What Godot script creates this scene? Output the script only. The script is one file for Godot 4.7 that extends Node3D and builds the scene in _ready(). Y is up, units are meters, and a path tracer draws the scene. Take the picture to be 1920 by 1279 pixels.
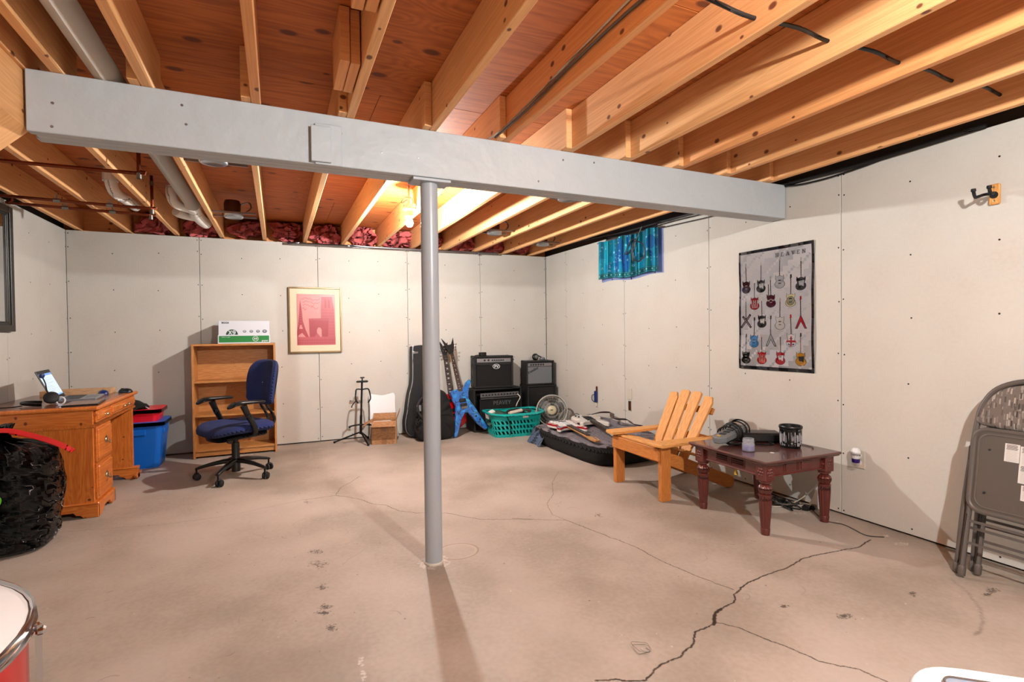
extends Node3D
# Unfinished basement: drywall room, exposed joists, steel post, musicians' gear along the back wall.
# World: y up, floor at y = 0, camera above the origin, joists run along z, beam and back wall along x.

const F_PX := 972.0
const RIGHT := 3.361
const BACK := -6.283
const LEFT := -1.83
const FRONT := 2.5
const JOIST_Y := 2.262
const SUB_Y := 2.485
const REFLECT := 0.86  # overall reflectance factor, the same for every colour it applies to
const PLAIN := ["drywall", "concrete_floor", "lumber", "lumber_aged", "plywood", "grey_paint", "post_paint", "poster_print", "red_print", "curtain_print", "pvc", "white_plastic", "drum_head", "screen_picture", "mirror"]

var M := {}
var used := {}
var rng := RandomNumberGenerator.new()
var cam_x: Vector3
var cam_y: Vector3
var cam_f: Vector3

# ---------------------------------------------------------------- mesh builder
class MB:
	var v := PackedVector3Array()
	var n := PackedVector3Array()
	var u := PackedVector2Array()
	var x := Transform3D()
	var uo := Vector2.ZERO
	var planar := 0.0  # > 0: uv straight from the local xy position

	func tri(a: Vector3, b: Vector3, c: Vector3, na: Vector3, nb: Vector3, nc: Vector3, ua: Vector2, ub: Vector2, uc: Vector2) -> void:
		var g := (c - a).cross(b - a)
		if g.length_squared() < 1e-16:
			return
		var flip := g.dot(na + nb + nc) < 0.0
		var p := [a, c, b] if flip else [a, b, c]
		var q := [na, nc, nb] if flip else [na, nb, nc]
		var w := [ua, uc, ub] if flip else [ua, ub, uc]
		for i in 3:
			v.append(x * (p[i] as Vector3))
			n.append((x.basis * (q[i] as Vector3)).normalized())
			u.append((w[i] as Vector2) + uo if planar <= 0.0 else Vector2(p[i].x, -p[i].y) * planar)

	func quad(a: Vector3, b: Vector3, c: Vector3, d: Vector3, na: Vector3, nb: Vector3, nc: Vector3, nd: Vector3, ua: Vector2, ub: Vector2, uc: Vector2, ud: Vector2) -> void:
		tri(a, b, c, na, nb, nc, ua, ub, uc)
		tri(a, c, d, na, nc, nd, ua, uc, ud)

	func flat(pts: Array, nn: Vector3, g := 0) -> void:
		# convex flat polygon, uv with u along axis g
		var w := []
		for p in pts:
			w.append(buv(p, nn, g))
		for i in range(1, pts.size() - 1):
			tri(pts[0], pts[i], pts[i + 1], nn, nn, nn, w[0], w[i], w[i + 1])

	func buv(p: Vector3, nn: Vector3, g: int) -> Vector2:
		var k := nn.abs().max_axis_index()
		if k == g:
			return Vector2(p[(g + 1) % 3], p[(g + 2) % 3])
		return Vector2(p[g], p[3 - g - k] + 0.37 * k)

	func box(c: Vector3, s: Vector3, bev := 0.0, grain := -1) -> void:
		var h := s * 0.5
		var g := s.max_axis_index() if grain < 0 else grain
		var b := minf(bev, minf(h.x, minf(h.y, h.z)) * 0.9)
		for k in 3:
			var i := (k + 1) % 3
			var j := (k + 2) % 3
			for sg in [-1.0, 1.0]:
				var nn := Vector3.ZERO
				nn[k] = sg
				var pts := []
				for q in [[-1, -1], [1, -1], [1, 1], [-1, 1]]:
					var p := Vector3.ZERO
					p[k] = sg * h[k]
					p[i] = q[0] * (h[i] - b)
					p[j] = q[1] * (h[j] - b)
					pts.append(c + p)
				flat(pts, nn, g)
		if b <= 0.0:
			return
		for k in 3:
			var i := (k + 1) % 3
			var j := (k + 2) % 3
			for si in [-1.0, 1.0]:
				for sj in [-1.0, 1.0]:
					var nn := Vector3.ZERO
					nn[i] = si
					nn[j] = sj
					var pts := []
					for q in [[-1, 0], [1, 0], [1, 1], [-1, 1]]:
						var p := Vector3.ZERO
						p[k] = q[0] * (h[k] - b)
						p[i] = si * (h[i] - (b if q[1] == 0 else 0.0))
						p[j] = sj * (h[j] - (b if q[1] == 1 else 0.0))
						pts.append(c + p)
					flat(pts, nn.normalized(), g)
		for a in [-1.0, 1.0]:
			for bb in [-1.0, 1.0]:
				for cc in [-1.0, 1.0]:
					var sg := Vector3(a, bb, cc)
					var pts := []
					for k in 3:
						var p := (h - Vector3.ONE * b) * sg
						p[k] = h[k] * sg[k]
						pts.append(c + p)
					flat(pts, sg.normalized(), g)

	func prism(poly: PackedVector2Array, z0: float, z1: float, smooth := 0.0, bev := 0.0, grain := 0) -> void:
		# polygon in local xy, extruded from z0 to z1 (z1 > z0); smooth = largest angle (rad) shaded smoothly
		var P := poly
		if Geometry2D.is_polygon_clockwise(P):
			P = P.duplicate()
			P.reverse()
		var m := P.size()
		var fn := []
		for i in m:
			var e := P[(i + 1) % m] - P[i]
			fn.append(Vector3(e.y, -e.x, 0).normalized())
		var inner := PackedVector2Array()
		for i in m:
			var a: Vector3 = fn[(i + m - 1) % m]
			var b: Vector3 = fn[i]
			var o := (a + b)
			o = o.normalized() / maxf(0.4, o.normalized().dot(b))
			inner.append(P[i] - Vector2(o.x, o.y) * bev)
		var idx := Geometry2D.triangulate_polygon(inner)
		if idx.is_empty():
			inner = P.duplicate()
			idx = Geometry2D.triangulate_polygon(inner)
		if idx.is_empty():
			push_warning("outline crosses itself")
			print("outline crosses itself ", P.size())
		for sg in [0, 1]:
			var z: float = z1 if sg else z0
			var nn := Vector3(0, 0, 1 if sg else -1)
			for t in range(0, idx.size(), 3):
				var q := []
				for k in 3:
					var w: Vector2 = inner[idx[t + k]]
					q.append(Vector3(w.x, w.y, z))
				flat(q, nn, grain)
		var run := 0.0
		for i in m:
			var j := (i + 1) % m
			var a: Vector3 = fn[i]
			var na: Vector3 = a
			var nb: Vector3 = a
			if smooth > 0.0:
				if a.angle_to(fn[(i + m - 1) % m]) < smooth:
					na = (a + fn[(i + m - 1) % m]).normalized()
				if a.angle_to(fn[j]) < smooth:
					nb = (a + fn[j]).normalized()
			var l := P[i].distance_to(P[j])
			var p0 := Vector3(P[i].x, P[i].y, 0)
			var p1 := Vector3(P[j].x, P[j].y, 0)
			var zz := Vector3(0, 0, 1)
			var za := z0 + bev
			var zb := z1 - bev
			quad(p0 + zz * za, p1 + zz * za, p1 + zz * zb, p0 + zz * zb, na, nb, nb, na, Vector2(run, za), Vector2(run + l, za), Vector2(run + l, zb), Vector2(run, zb))
			if bev > 0.0:
				var q0 := Vector3(inner[i].x, inner[i].y, 0)
				var q1 := Vector3(inner[j].x, inner[j].y, 0)
				for sg in [0, 1]:
					var d := Vector3(0, 0, 1 if sg else -1)
					var zo: float = zb if sg else za
					var zi: float = z1 if sg else z0
					quad(p0 + zz * zo, p1 + zz * zo, q1 + zz * zi, q0 + zz * zi, (na + d * 0.4).normalized(), (nb + d * 0.4).normalized(), (nb + d).normalized(), (na + d).normalized(), Vector2(run, zo), Vector2(run + l, zo), Vector2(run + l, zi), Vector2(run, zi))
			run += l

	func surf(R: Array, wrap := true, cap := true, us := 1.0, vs := 1.0) -> void:
		# rings of equal length; smooth normals; u runs round the ring, v along the rings (0..us, 0..vs)
		var nr := R.size()
		var m: int = R[0].size()
		var N := []
		for r in nr:
			var a := PackedVector3Array()
			a.resize(m)
			N.append(a)
		var last := m if wrap else m - 1
		var cen := Vector3.ZERO
		for r in nr - 1:
			for i in last:
				var j := (i + 1) % m
				var g: Vector3 = (R[r + 1][i] - R[r][i]).cross(R[r][j] - R[r][i]) + (R[r + 1][j] - R[r + 1][i]).cross(R[r + 1][j] - R[r][j]) * 1.0
				N[r][i] += g
				N[r][j] += g
				N[r + 1][i] += g
				N[r + 1][j] += g
		var sgn := 0.0
		for r in nr:
			cen = Vector3.ZERO
			for p in R[r]:
				cen += p
			cen /= m
			for i in m:
				sgn += N[r][i].dot(R[r][i] - cen)
		var fl := -1.0 if (wrap and sgn < 0.0) else 1.0
		for r in nr - 1:
			for i in last:
				var j := (i + 1) % m
				var a0 := Vector2(us * i / last, vs * r / (nr - 1))
				var b0 := Vector2(us * (i + 1) / last, vs * r / (nr - 1))
				var c0 := Vector2(us * (i + 1) / last, vs * (r + 1) / (nr - 1))
				var d0 := Vector2(us * i / last, vs * (r + 1) / (nr - 1))
				quad(R[r][i], R[r][j], R[r + 1][j], R[r + 1][i], N[r][i].normalized() * fl, N[r][j].normalized() * fl, N[r + 1][j].normalized() * fl, N[r + 1][i].normalized() * fl, a0, b0, c0, d0)
		if cap and wrap:
			for e in [0, nr - 1]:
				var o: int = 1 if e == 0 else nr - 2
				var c := Vector3.ZERO
				var c2 := Vector3.ZERO
				for i in m:
					c += R[e][i] / m
					c2 += R[o][i] / m
				var nn := (c - c2).normalized()
				for i in m:
					var p: Vector3 = R[e][i]
					var q: Vector3 = R[e][(i + 1) % m]
					tri(c, p, q, nn, nn, nn, Vector2(c.x, c.z), Vector2(p.x, p.z), Vector2(q.x, q.z))

	func tube(pts: Array, r, seg := 8, closed := false, cap := true) -> void:
		# r: number or array of radii
		var k := pts.size()
		var R := []
		var t0: Vector3 = (pts[1] - pts[0]).normalized()
		var up := Vector3.UP if absf(t0.y) < 0.9 else Vector3.RIGHT
		var side := up.cross(t0).normalized()
		var run := 0.0
		for i in k:
			var t: Vector3
			if closed:
				t = (pts[(i + 1) % k] - pts[(i + k - 1) % k]).normalized()
			elif i == 0:
				t = t0
			elif i == k - 1:
				t = (pts[i] - pts[i - 1]).normalized()
			else:
				t = (pts[i + 1] - pts[i - 1]).normalized()
			side = (side - t * side.dot(t)).normalized()
			var w := t.cross(side)
			var ring := PackedVector3Array()
			var rr: float = r[i] if r is Array else r
			for s in seg:
				var a := TAU * s / seg
				ring.append(pts[i] + (side * cos(a) + w * sin(a)) * rr)
			R.append(ring)
			if i > 0:
				run += pts[i].distance_to(pts[i - 1])
		if closed:
			R.append(R[0])
		surf(R, true, cap and not closed, TAU * (r[0] if r is Array else r), run)

	func lathe(prof: Array, seg := 20, at := Transform3D()) -> void:
		# profile of Vector2(radius, height) along local y
		var old := x
		x = x * at
		var m := prof.size()
		var sn := []
		for i in m - 1:
			var d: Vector2 = prof[i + 1] - prof[i]
			sn.append(Vector2(d.y, -d.x).normalized())
		for i in m - 1:
			var a: Vector2 = prof[i]
			var b: Vector2 = prof[i + 1]
			var s: Vector2 = sn[i]
			var na := s
			var nb := s
			if i > 0 and absf(s.angle_to(sn[i - 1])) < 0.8:
				na = (s + sn[i - 1]).normalized()
			if i < m - 2 and absf(s.angle_to(sn[i + 1])) < 0.8:
				nb = (s + sn[i + 1]).normalized()
			for k in seg:
				var t0 := TAU * k / seg
				var t1 := TAU * (k + 1) / seg
				var c0 := Vector3(cos(t0), 0, sin(t0))
				var c1 := Vector3(cos(t1), 0, sin(t1))
				var U := Vector3.UP
				quad(c0 * a.x + U * a.y, c1 * a.x + U * a.y, c1 * b.x + U * b.y, c0 * b.x + U * b.y, c0 * na.x + U * na.y, c1 * na.x + U * na.y, c1 * nb.x + U * nb.y, c0 * nb.x + U * nb.y, Vector2(t0 * 0.1, a.y), Vector2(t1 * 0.1, a.y), Vector2(t1 * 0.1, b.y), Vector2(t0 * 0.1, b.y))
		x = old

	func mesh() -> ArrayMesh:
		var arr := []
		arr.resize(Mesh.ARRAY_MAX)
		arr[Mesh.ARRAY_VERTEX] = v
		arr[Mesh.ARRAY_NORMAL] = n
		arr[Mesh.ARRAY_TEX_UV] = u
		var am := ArrayMesh.new()
		am.add_surface_from_arrays(Mesh.PRIMITIVE_TRIANGLES, arr)
		return am

# ---------------------------------------------------------------- node helpers
func mb(t := Transform3D()) -> MB:
	var m := MB.new()
	m.x = t
	m.uo = Vector2(rng.randf() * 3.0, rng.randf() * 3.0)
	return m

func xf(p: Vector3, yaw := 0.0, pitch := 0.0, roll := 0.0) -> Transform3D:
	return Transform3D(Basis.from_euler(Vector3(pitch, yaw, roll)), p)

func numbered(called: String) -> String:
	var k: int = used.get(called, 0)
	used[called] = k + 1
	return called if k == 0 else "%s_%03d" % [called, k]

func obj(called: String, m: MB, mat: Material, parent: Node = self) -> MeshInstance3D:
	var o := MeshInstance3D.new()
	o.name = numbered(called) if parent == self else called
	o.mesh = m.mesh()
	o.material_override = mat
	parent.add_child(o, true)
	return o

func tag(o: Node, label: String, category: String, group := "") -> Node:
	o.set_meta("label", label)
	o.set_meta("category", category)
	if group:
		o.set_meta("group", group)
	return o

func thing(called: String, label: String, category: String, at := Vector3.ZERO, yaw := 0.0, group := "") -> Node3D:
	var o := Node3D.new()
	o.name = numbered(called)
	add_child(o)
	o.position = at
	o.rotation.y = yaw
	tag(o, label, category, group)
	return o

func setting(called: String) -> Node3D:
	var o := Node3D.new()
	o.name = called
	add_child(o)
	o.set_meta("kind", "structure")
	return o

func copy_of(o: Node3D, at: Vector3, label := "") -> Node3D:
	var base := String(o.name).rstrip("0123456789").trim_suffix("_")
	var c: Node3D = o.duplicate()
	c.name = numbered(base)
	add_child(c)
	c.position = at
	if label:
		c.set_meta("label", label)
	return c

func bx(called: String, c: Vector3, s: Vector3, mat: Material, parent: Node, bev := 0.002, grain := -1) -> MeshInstance3D:
	var m := mb()
	m.box(c, s, bev, grain)
	return obj(called, m, mat, parent)

func tb(called: String, pts: Array, r, mat: Material, parent: Node, seg := 8, closed := false) -> MeshInstance3D:
	var m := mb()
	m.tube(pts, r, seg, closed)
	return obj(called, m, mat, parent)

func lt(called: String, prof: Array, mat: Material, parent: Node, at := Transform3D(), seg := 20) -> MeshInstance3D:
	var m := mb()
	m.lathe(prof, seg, at)
	return obj(called, m, mat, parent)

func words(called: String, text: String, h: float, at: Transform3D, mat: Material, parent: Node, font := "Droid Sans", weight := 400) -> MeshInstance3D:
	var t := TextMesh.new()
	var f := SystemFont.new()
	f.font_names = PackedStringArray([font])
	f.font_weight = weight
	t.font = f
	t.text = text
	t.font_size = 64
	t.pixel_size = h / 46.0
	t.depth = 0.0016
	t.curve_step = 4.0
	var o := MeshInstance3D.new()
	o.name = called
	o.mesh = t
	o.material_override = mat
	o.transform = at
	parent.add_child(o, true)
	return o

func smooth_path(pts: Array, steps := 6, closed := false) -> Array:
	var out := []
	var k := pts.size()
	var last := k if closed else k - 1
	for i in last:
		var a: Vector3 = pts[(i + k - 1) % k] if closed else pts[maxi(i - 1, 0)]
		var b: Vector3 = pts[i]
		var c: Vector3 = pts[(i + 1) % k]
		var d: Vector3 = pts[(i + 2) % k] if closed else pts[mini(i + 2, k - 1)]
		for s in steps:
			out.append(b.cubic_interpolate(c, a, d, float(s) / steps))
	if not closed:
		out.append(pts[k - 1])
	return out

func smooth_poly(pts: Array, steps := 5) -> PackedVector2Array:
	var out := PackedVector2Array()
	var k := pts.size()
	for i in k:
		var a: Vector2 = pts[(i + k - 1) % k]
		var b: Vector2 = pts[i]
		var c: Vector2 = pts[(i + 1) % k]
		var d: Vector2 = pts[(i + 2) % k]
		for s in steps:
			out.append(b.cubic_interpolate(c, a, d, float(s) / steps))
	return out

func round_rect(w: float, h: float, r: float, seg := 5) -> PackedVector2Array:
	var out := PackedVector2Array()
	for q in [[1, 1, 0], [-1, 1, 1], [-1, -1, 2], [1, -1, 3]]:
		for s in seg + 1:
			var a: float = PI / 2 * (q[2] + float(s) / seg)
			out.append(Vector2(q[0] * (w / 2 - r), q[1] * (h / 2 - r)) + Vector2(cos(a), sin(a)) * r)
	return out

func ring_of(poly: PackedVector2Array, y: float, sc := 1.0, off := Vector2.ZERO) -> PackedVector3Array:
	var a := PackedVector3Array()
	for p in poly:
		a.append(Vector3(p.x * sc + off.x, y, p.y * sc + off.y))
	return a

# pixel of the photograph (1920 x 1279) to a ray, then to the plane that the thing touches
func ray(px: float, py: float) -> Vector3:
	return cam_f + cam_x * ((px - 960.0) / F_PX) - cam_y * ((py - 639.5) / F_PX)

func on_floor(px: float, py: float, y := 0.0) -> Vector3:
	var d := ray(px, py)
	return Vector3(0, 1.22, 0) + d * ((y - 1.22) / d.y)

func on_x(px: float, py: float, xx: float) -> Vector3:
	var d := ray(px, py)
	return Vector3(0, 1.22, 0) + d * (xx / d.x)

func on_z(px: float, py: float, zz: float) -> Vector3:
	var d := ray(px, py)
	return Vector3(0, 1.22, 0) + d * (zz / d.z)

# ---------------------------------------------------------------- pictures
class Pic:
	var im: Image
	var w: int
	var h: int

	func _init(ww: int, hh: int, c: Color) -> void:
		w = ww
		h = hh
		im = Image.create(ww, hh, false, Image.FORMAT_RGB8)
		im.fill(c)

	func poly(pts: Array, c: Color) -> void:
		# pts in 0..1
		var y0 := 1e9
		var y1 := -1e9
		for p in pts:
			y0 = minf(y0, p.y * h)
			y1 = maxf(y1, p.y * h)
		for y in range(maxi(0, int(y0)), mini(h - 1, int(y1)) + 1):
			var xs := []
			for i in pts.size():
				var a: Vector2 = pts[i] * Vector2(w, h)
				var b: Vector2 = pts[(i + 1) % pts.size()] * Vector2(w, h)
				var yy := y + 0.5
				if (a.y <= yy) != (b.y <= yy):
					xs.append(a.x + (yy - a.y) / (b.y - a.y) * (b.x - a.x))
			xs.sort()
			for k in range(0, xs.size() - 1, 2):
				var l := clampi(int(round(xs[k])), 0, w)
				var r := clampi(int(round(xs[k + 1])), 0, w)
				if r > l:
					im.fill_rect(Rect2i(l, y, r - l, 1), c)

	func oval(c0: Vector2, rx: float, ry: float, c: Color, turn := 0.0) -> void:
		var pts := []
		for i in 28:
			var a := TAU * i / 28
			pts.append(c0 + Vector2(cos(a) * rx, sin(a) * ry).rotated(turn))
		poly(pts, c)

	func rect(x0: float, y0: float, x1: float, y1: float, c: Color) -> void:
		im.fill_rect(Rect2i(int(x0 * w), int(y0 * h), maxi(1, int((x1 - x0) * w)), maxi(1, int((y1 - y0) * h))), c)

	func line(a: Vector2, b: Vector2, t: float, c: Color) -> void:
		var d := (b - a)
		var s := Vector2(-d.y * h / float(w), d.x * w / float(h)).normalized() * t * 0.5
		poly([a + s, b + s, b - s, a - s], c)

	func tex() -> ImageTexture:
		im.generate_mipmaps()
		return ImageTexture.create_from_image(im)

func noise_bytes(nw: int, nh: int, w: int, h: int, freq: float, sd: int, oct := 4) -> PackedByteArray:
	var f := FastNoiseLite.new()
	f.seed = sd
	f.noise_type = FastNoiseLite.TYPE_SIMPLEX_SMOOTH
	f.frequency = freq
	f.fractal_octaves = oct
	var im := f.get_seamless_image(nw, nh)
	im.convert(Image.FORMAT_L8)
	if nw != w or nh != h:
		im.resize(w, h, Image.INTERPOLATE_CUBIC)
	return im.get_data()

func mix_tex(w: int, h: int, layers: Array, stops: Array) -> ImageTexture:
	# layers: [bytes, weight]; the sum (0..1) goes through colour stops [t, Color]
	var lut := PackedByteArray()
	for i in 256:
		var t := i / 255.0
		var c: Color = stops[0][1]
		for k in stops.size() - 1:
			if t >= stops[k][0]:
				var q: float = clampf((t - stops[k][0]) / (stops[k + 1][0] - stops[k][0]), 0, 1)
				c = (stops[k][1] as Color).lerp(stops[k + 1][1], q)
		lut.append_array([c.r8, c.g8, c.b8])
	var out := PackedByteArray()
	out.resize(w * h * 3)
	var a: PackedByteArray = layers[0][0]
	var wa: float = layers[0][1]
	var b: PackedByteArray = layers[1][0]
	var wb: float = layers[1][1]
	var o := 0
	for i in w * h:
		var t := clampi(int(a[i] * wa + b[i] * wb), 0, 255) * 3
		out[o] = lut[t]
		out[o + 1] = lut[t + 1]
		out[o + 2] = lut[t + 2]
		o += 3
	return ImageTexture.create_from_image(Image.create_from_data(w, h, false, Image.FORMAT_RGB8, out))

func wood_tex(sd: int, w: int, h: int, knots: int, light: Color, dark: Color, knot: Color, rings := 9.0, contrast := 1.0, ksize := 0.04, kasp := 0.8) -> ImageTexture:
	var A := noise_bytes(24, 128, w, h, 0.03, sd, 3)
	var B := noise_bytes(64, 256, w, h, 0.12, sd + 1, 3)
	var r := RandomNumberGenerator.new()
	r.seed = sd
	var ks := []
	for k in knots:
		ks.append([r.randf() * w, (0.15 + 0.7 * r.randf()) * h, h * ksize * r.randf_range(0.5, 1.2)])
	var out := PackedByteArray()
	out.resize(w * h * 3)
	for y in h:
		for xx in w:
			var i := y * w + xx
			var dy := 0.0
			var kd := 0.0
			for q in ks:
				var ex: float = (xx - q[0]) / (q[2] * kasp)
				if absf(ex) < 9.0:
					var ey: float = (y - q[1]) / q[2]
					if absf(ey) < 6.0:
						dy += (ey / (0.7 + ex * ex * 0.12 + ey * ey)) * q[2] * 1.3
						kd = maxf(kd, clampf(1.5 - (ex * ex + ey * ey) * 1.1, 0.0, 1.0))
			var t := 0.5 + 0.5 * sin(((y + dy) / h + A[i] / 255.0 * 0.55) * rings * TAU)
			t = clampf((t * 0.45 + (B[i] / 255.0 - 0.35) * 0.9) * contrast, 0, 1)
			var c := light.lerp(dark, t).lerp(knot, kd * 0.85)
			out[i * 3] = c.r8
			out[i * 3 + 1] = c.g8
			out[i * 3 + 2] = c.b8
	return ImageTexture.create_from_image(Image.create_from_data(w, h, false, Image.FORMAT_RGB8, out))

func mat(called: String, c: Color, rough := 0.7, metal := 0.0, tex: Texture2D = null, uvs := Vector3.ONE) -> StandardMaterial3D:
	var m := StandardMaterial3D.new()
	m.resource_name = called
	m.albedo_color = Color(c.r * REFLECT, c.g * REFLECT, c.b * REFLECT, c.a) if not called in PLAIN else c
	m.roughness = rough
	m.metallic = metal
	if tex:
		m.albedo_texture = tex
		m.uv1_scale = uvs
	M[called] = m
	return m

func bump(m: StandardMaterial3D, freq: float, strength: float, sc: Vector3, sd := 5) -> void:
	var f := FastNoiseLite.new()
	f.seed = sd
	f.frequency = freq
	f.fractal_octaves = 4
	var t := NoiseTexture2D.new()
	t.width = 256
	t.height = 256
	t.seamless = true
	t.as_normal_map = true
	t.bump_strength = strength
	t.noise = f
	m.normal_enabled = true
	m.normal_texture = t
	m.normal_scale = 1.0
	if m.albedo_texture == null:
		m.uv1_scale = sc

# ---------------------------------------------------------------- scene
func _ready() -> void:
	rng.seed = 77
	# camera
	var yaw := 0.424841
	var pitch := -0.015938
	var roll := -0.011113
	cam_f = Vector3(sin(yaw) * cos(pitch), sin(pitch), -cos(yaw) * cos(pitch))
	var r0 := Vector3(cos(yaw), 0, sin(yaw))
	var u0 := r0.cross(cam_f)
	cam_x = r0 * cos(roll) + u0 * sin(roll)
	cam_y = u0 * cos(roll) - r0 * sin(roll)
	var cam := Camera3D.new()
	cam.name = "camera"
	cam.transform = Transform3D(Basis(cam_x, cam_y, -cam_f), Vector3(0, 1.22, 0))
	cam.fov = 66.684
	cam.near = 0.05
	add_child(cam)
	cam.current = true
	# sky (seen only through the small basement window)
	var we := WorldEnvironment.new()
	we.name = "environment"
	var e := Environment.new()
	e.background_mode = Environment.BG_SKY
	var sky := Sky.new()
	var sm := ProceduralSkyMaterial.new()
	sm.sky_top_color = Color(0.55, 0.72, 0.95)
	sm.sky_horizon_color = Color(0.86, 0.92, 1.0)
	sm.ground_bottom_color = Color(0.35, 0.33, 0.30)
	sm.ground_horizon_color = Color(0.75, 0.78, 0.82)
	sm.sky_energy_multiplier = 3.2
	sm.ground_energy_multiplier = 2.0
	sky.sky_material = sm
	e.sky = sky
	e.ambient_light_source = Environment.AMBIENT_SOURCE_SKY
	e.tonemap_mode = Environment.TONE_MAPPER_LINEAR
	e.tonemap_exposure = EXPOSURE
	e.sdfgi_enabled = true
	e.ssao_enabled = true
	e.ssil_enabled = true
	we.environment = e
	add_child(we)
	# setting
	make_materials()
	build_floor()
	build_walls()
	build_ceiling()
	build_beam_and_post()
	build_bulbs()
	build_services()
	# things, largest first
	build_desk_corner()
	build_bookcase_corner()
	build_back_wall()
	build_right_side()
	build_near_things()
	build_wall_things()

const EXPOSURE := 1.06
const BULB := Color(0.98, 0.98, 0.97)
const BULB_ENERGY := 5.5

func make_materials() -> void:
	var lum := wood_tex(11, 1024, 256, 9, Color(0.90, 0.68, 0.455), Color(0.79, 0.545, 0.335), Color(0.37, 0.19, 0.095), 6.0, 0.7, 0.034, 0.7)
	var ply := wood_tex(23, 1024, 512, 26, Color(0.74, 0.42, 0.17), Color(0.56, 0.285, 0.09), Color(0.36, 0.17, 0.06), 14.0, 0.8, 0.016, 1.7)
	var pine := wood_tex(37, 1024, 256, 8, Color(0.93, 0.55, 0.24), Color(0.76, 0.37, 0.12), Color(0.42, 0.17, 0.05), 6.0, 0.9, 0.03, 0.9)
	var fine := wood_tex(51, 512, 256, 0, Color(1, 1, 1), Color(0.80, 0.74, 0.68), Color(0.4, 0.3, 0.2), 12.0)
	mat("lumber", Color(1, 1, 1), 0.62, 0, lum, Vector3(0.42, 3.4, 1))
	mat("lumber_aged", Color(0.97, 0.90, 0.84), 0.66, 0, lum, Vector3(0.37, 3.1, 1))
	mat("plywood", Color(1, 1, 1), 0.68, 0, ply, Vector3(0.41, 0.82, 1))
	mat("pine_orange", Color(1, 1, 1), 0.32, 0, pine, Vector3(0.9, 3.0, 1))
	mat("pine_dark_top", Color(0.62, 0.42, 0.34), 0.22, 0, fine, Vector3(1.2, 3.0, 1))
	mat("shelf_oak", Color(0.87, 0.60, 0.33), 0.48, 0, fine, Vector3(1.1, 4.0, 1))
	mat("cedar", Color(0.99, 0.72, 0.40), 0.58, 0, fine, Vector3(1.6, 5.0, 1))
	mat("cedar_warm", Color(0.90, 0.57, 0.26), 0.58, 0, fine, Vector3(1.4, 5.0, 1))
	mat("mahogany", Color(0.40, 0.10, 0.04), 0.24, 0, fine, Vector3(2.0, 6.0, 1))
	(M.mahogany as StandardMaterial3D).clearcoat_enabled = true
	(M.mahogany as StandardMaterial3D).clearcoat = 0.7
	mat("mahogany_top", Color(0.36, 0.125, 0.085), 0.06, 0, fine, Vector3(2.0, 6.0, 1))
	(M.mahogany_top as StandardMaterial3D).clearcoat_enabled = true
	mat("maple_neck", Color(0.86, 0.64, 0.38), 0.35, 0, fine, Vector3(3, 9, 1))
	mat("rosewood", Color(0.22, 0.13, 0.09), 0.45, 0, fine, Vector3(3, 9, 1))
	var dn := mix_tex(512, 512, [[noise_bytes(512, 512, 512, 512, 0.008, 3, 4), 0.6], [noise_bytes(512, 512, 512, 512, 0.12, 4, 3), 0.4]], [[0.0, Color(0.90, 0.865, 0.83)], [0.35, Color(0.925, 0.90, 0.87)], [0.62, Color(0.935, 0.915, 0.885)], [1.0, Color(0.945, 0.925, 0.90)]])
	mat("drywall", Color(0.785, 0.79, 0.785), 0.85, 0, dn, Vector3(0.55, 0.55, 1))
	mat("screw_head", Color(0.16, 0.13, 0.12), 0.6, 0.3)
	mat("concrete_block", Color(0.30, 0.27, 0.25), 0.9)
	mat("grey_paint", Color(0.66, 0.68, 0.695), 0.5)
	bump(M.grey_paint, 0.02, 1.2, Vector3(1.5, 1.5, 1))
	mat("post_paint", Color(0.60, 0.62, 0.645), 0.34)
	mat("black_plastic", Color(0.035, 0.035, 0.04), 0.38)
	mat("black_rubber", Color(0.028, 0.027, 0.03), 0.7)
	mat("black_vinyl", Color(0.045, 0.044, 0.048), 0.55)
	bump(M.black_vinyl, 0.18, 3.0, Vector3(6, 6, 1))
	mat("black_cloth", Color(0.035, 0.035, 0.042), 0.92)
	mat("grille_cloth", Color(0.03, 0.03, 0.033), 0.85)
	bump(M.grille_cloth, 0.3, 5.0, Vector3(9, 9, 1))
	mat("grey_grille", Color(0.50, 0.52, 0.54), 0.8)
	bump(M.grey_grille, 0.3, 5.0, Vector3(12, 12, 1))
	mat("chrome", Color(0.86, 0.86, 0.87), 0.13, 1.0)
	mat("brushed", Color(0.68, 0.68, 0.70), 0.36, 1.0)
	mat("galvanised", Color(0.74, 0.75, 0.77), 0.3, 0.9)
	mat("brass", Color(0.93, 0.86, 0.70), 0.28, 1.0)
	mat("copper", Color(0.56, 0.27, 0.16), 0.36, 0.85)
	mat("solder", Color(0.62, 0.60, 0.57), 0.4, 0.9)
	mat("pvc", Color(0.90, 0.87, 0.83), 0.35)
	mat("white_plastic", Color(0.84, 0.84, 0.845), 0.3)
	mat("tray_pine", Color(0.90, 0.74, 0.56), 0.6, 0, fine, Vector3(1.6, 5.0, 1))
	var cl := mat("curtain_lining", Color(0.62, 0.70, 0.95), 0.9)
	cl.backlight_enabled = true
	cl.backlight = Color(0.8, 0.85, 1.0)
	mat("white_matte", Color(0.90, 0.89, 0.87), 0.6)
	mat("off_white", Color(0.86, 0.83, 0.77), 0.5)
	mat("cable_black", Color(0.03, 0.03, 0.03), 0.5)
	mat("cable_white", Color(0.86, 0.83, 0.77), 0.5)
	mat("cable_grey", Color(0.40, 0.36, 0.33), 0.5)
	mat("blue_fabric", Color(0.02, 0.115, 0.37), 0.9)
	(M.blue_fabric as StandardMaterial3D).rim_enabled = true
	(M.blue_fabric as StandardMaterial3D).rim = 0.15
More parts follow.
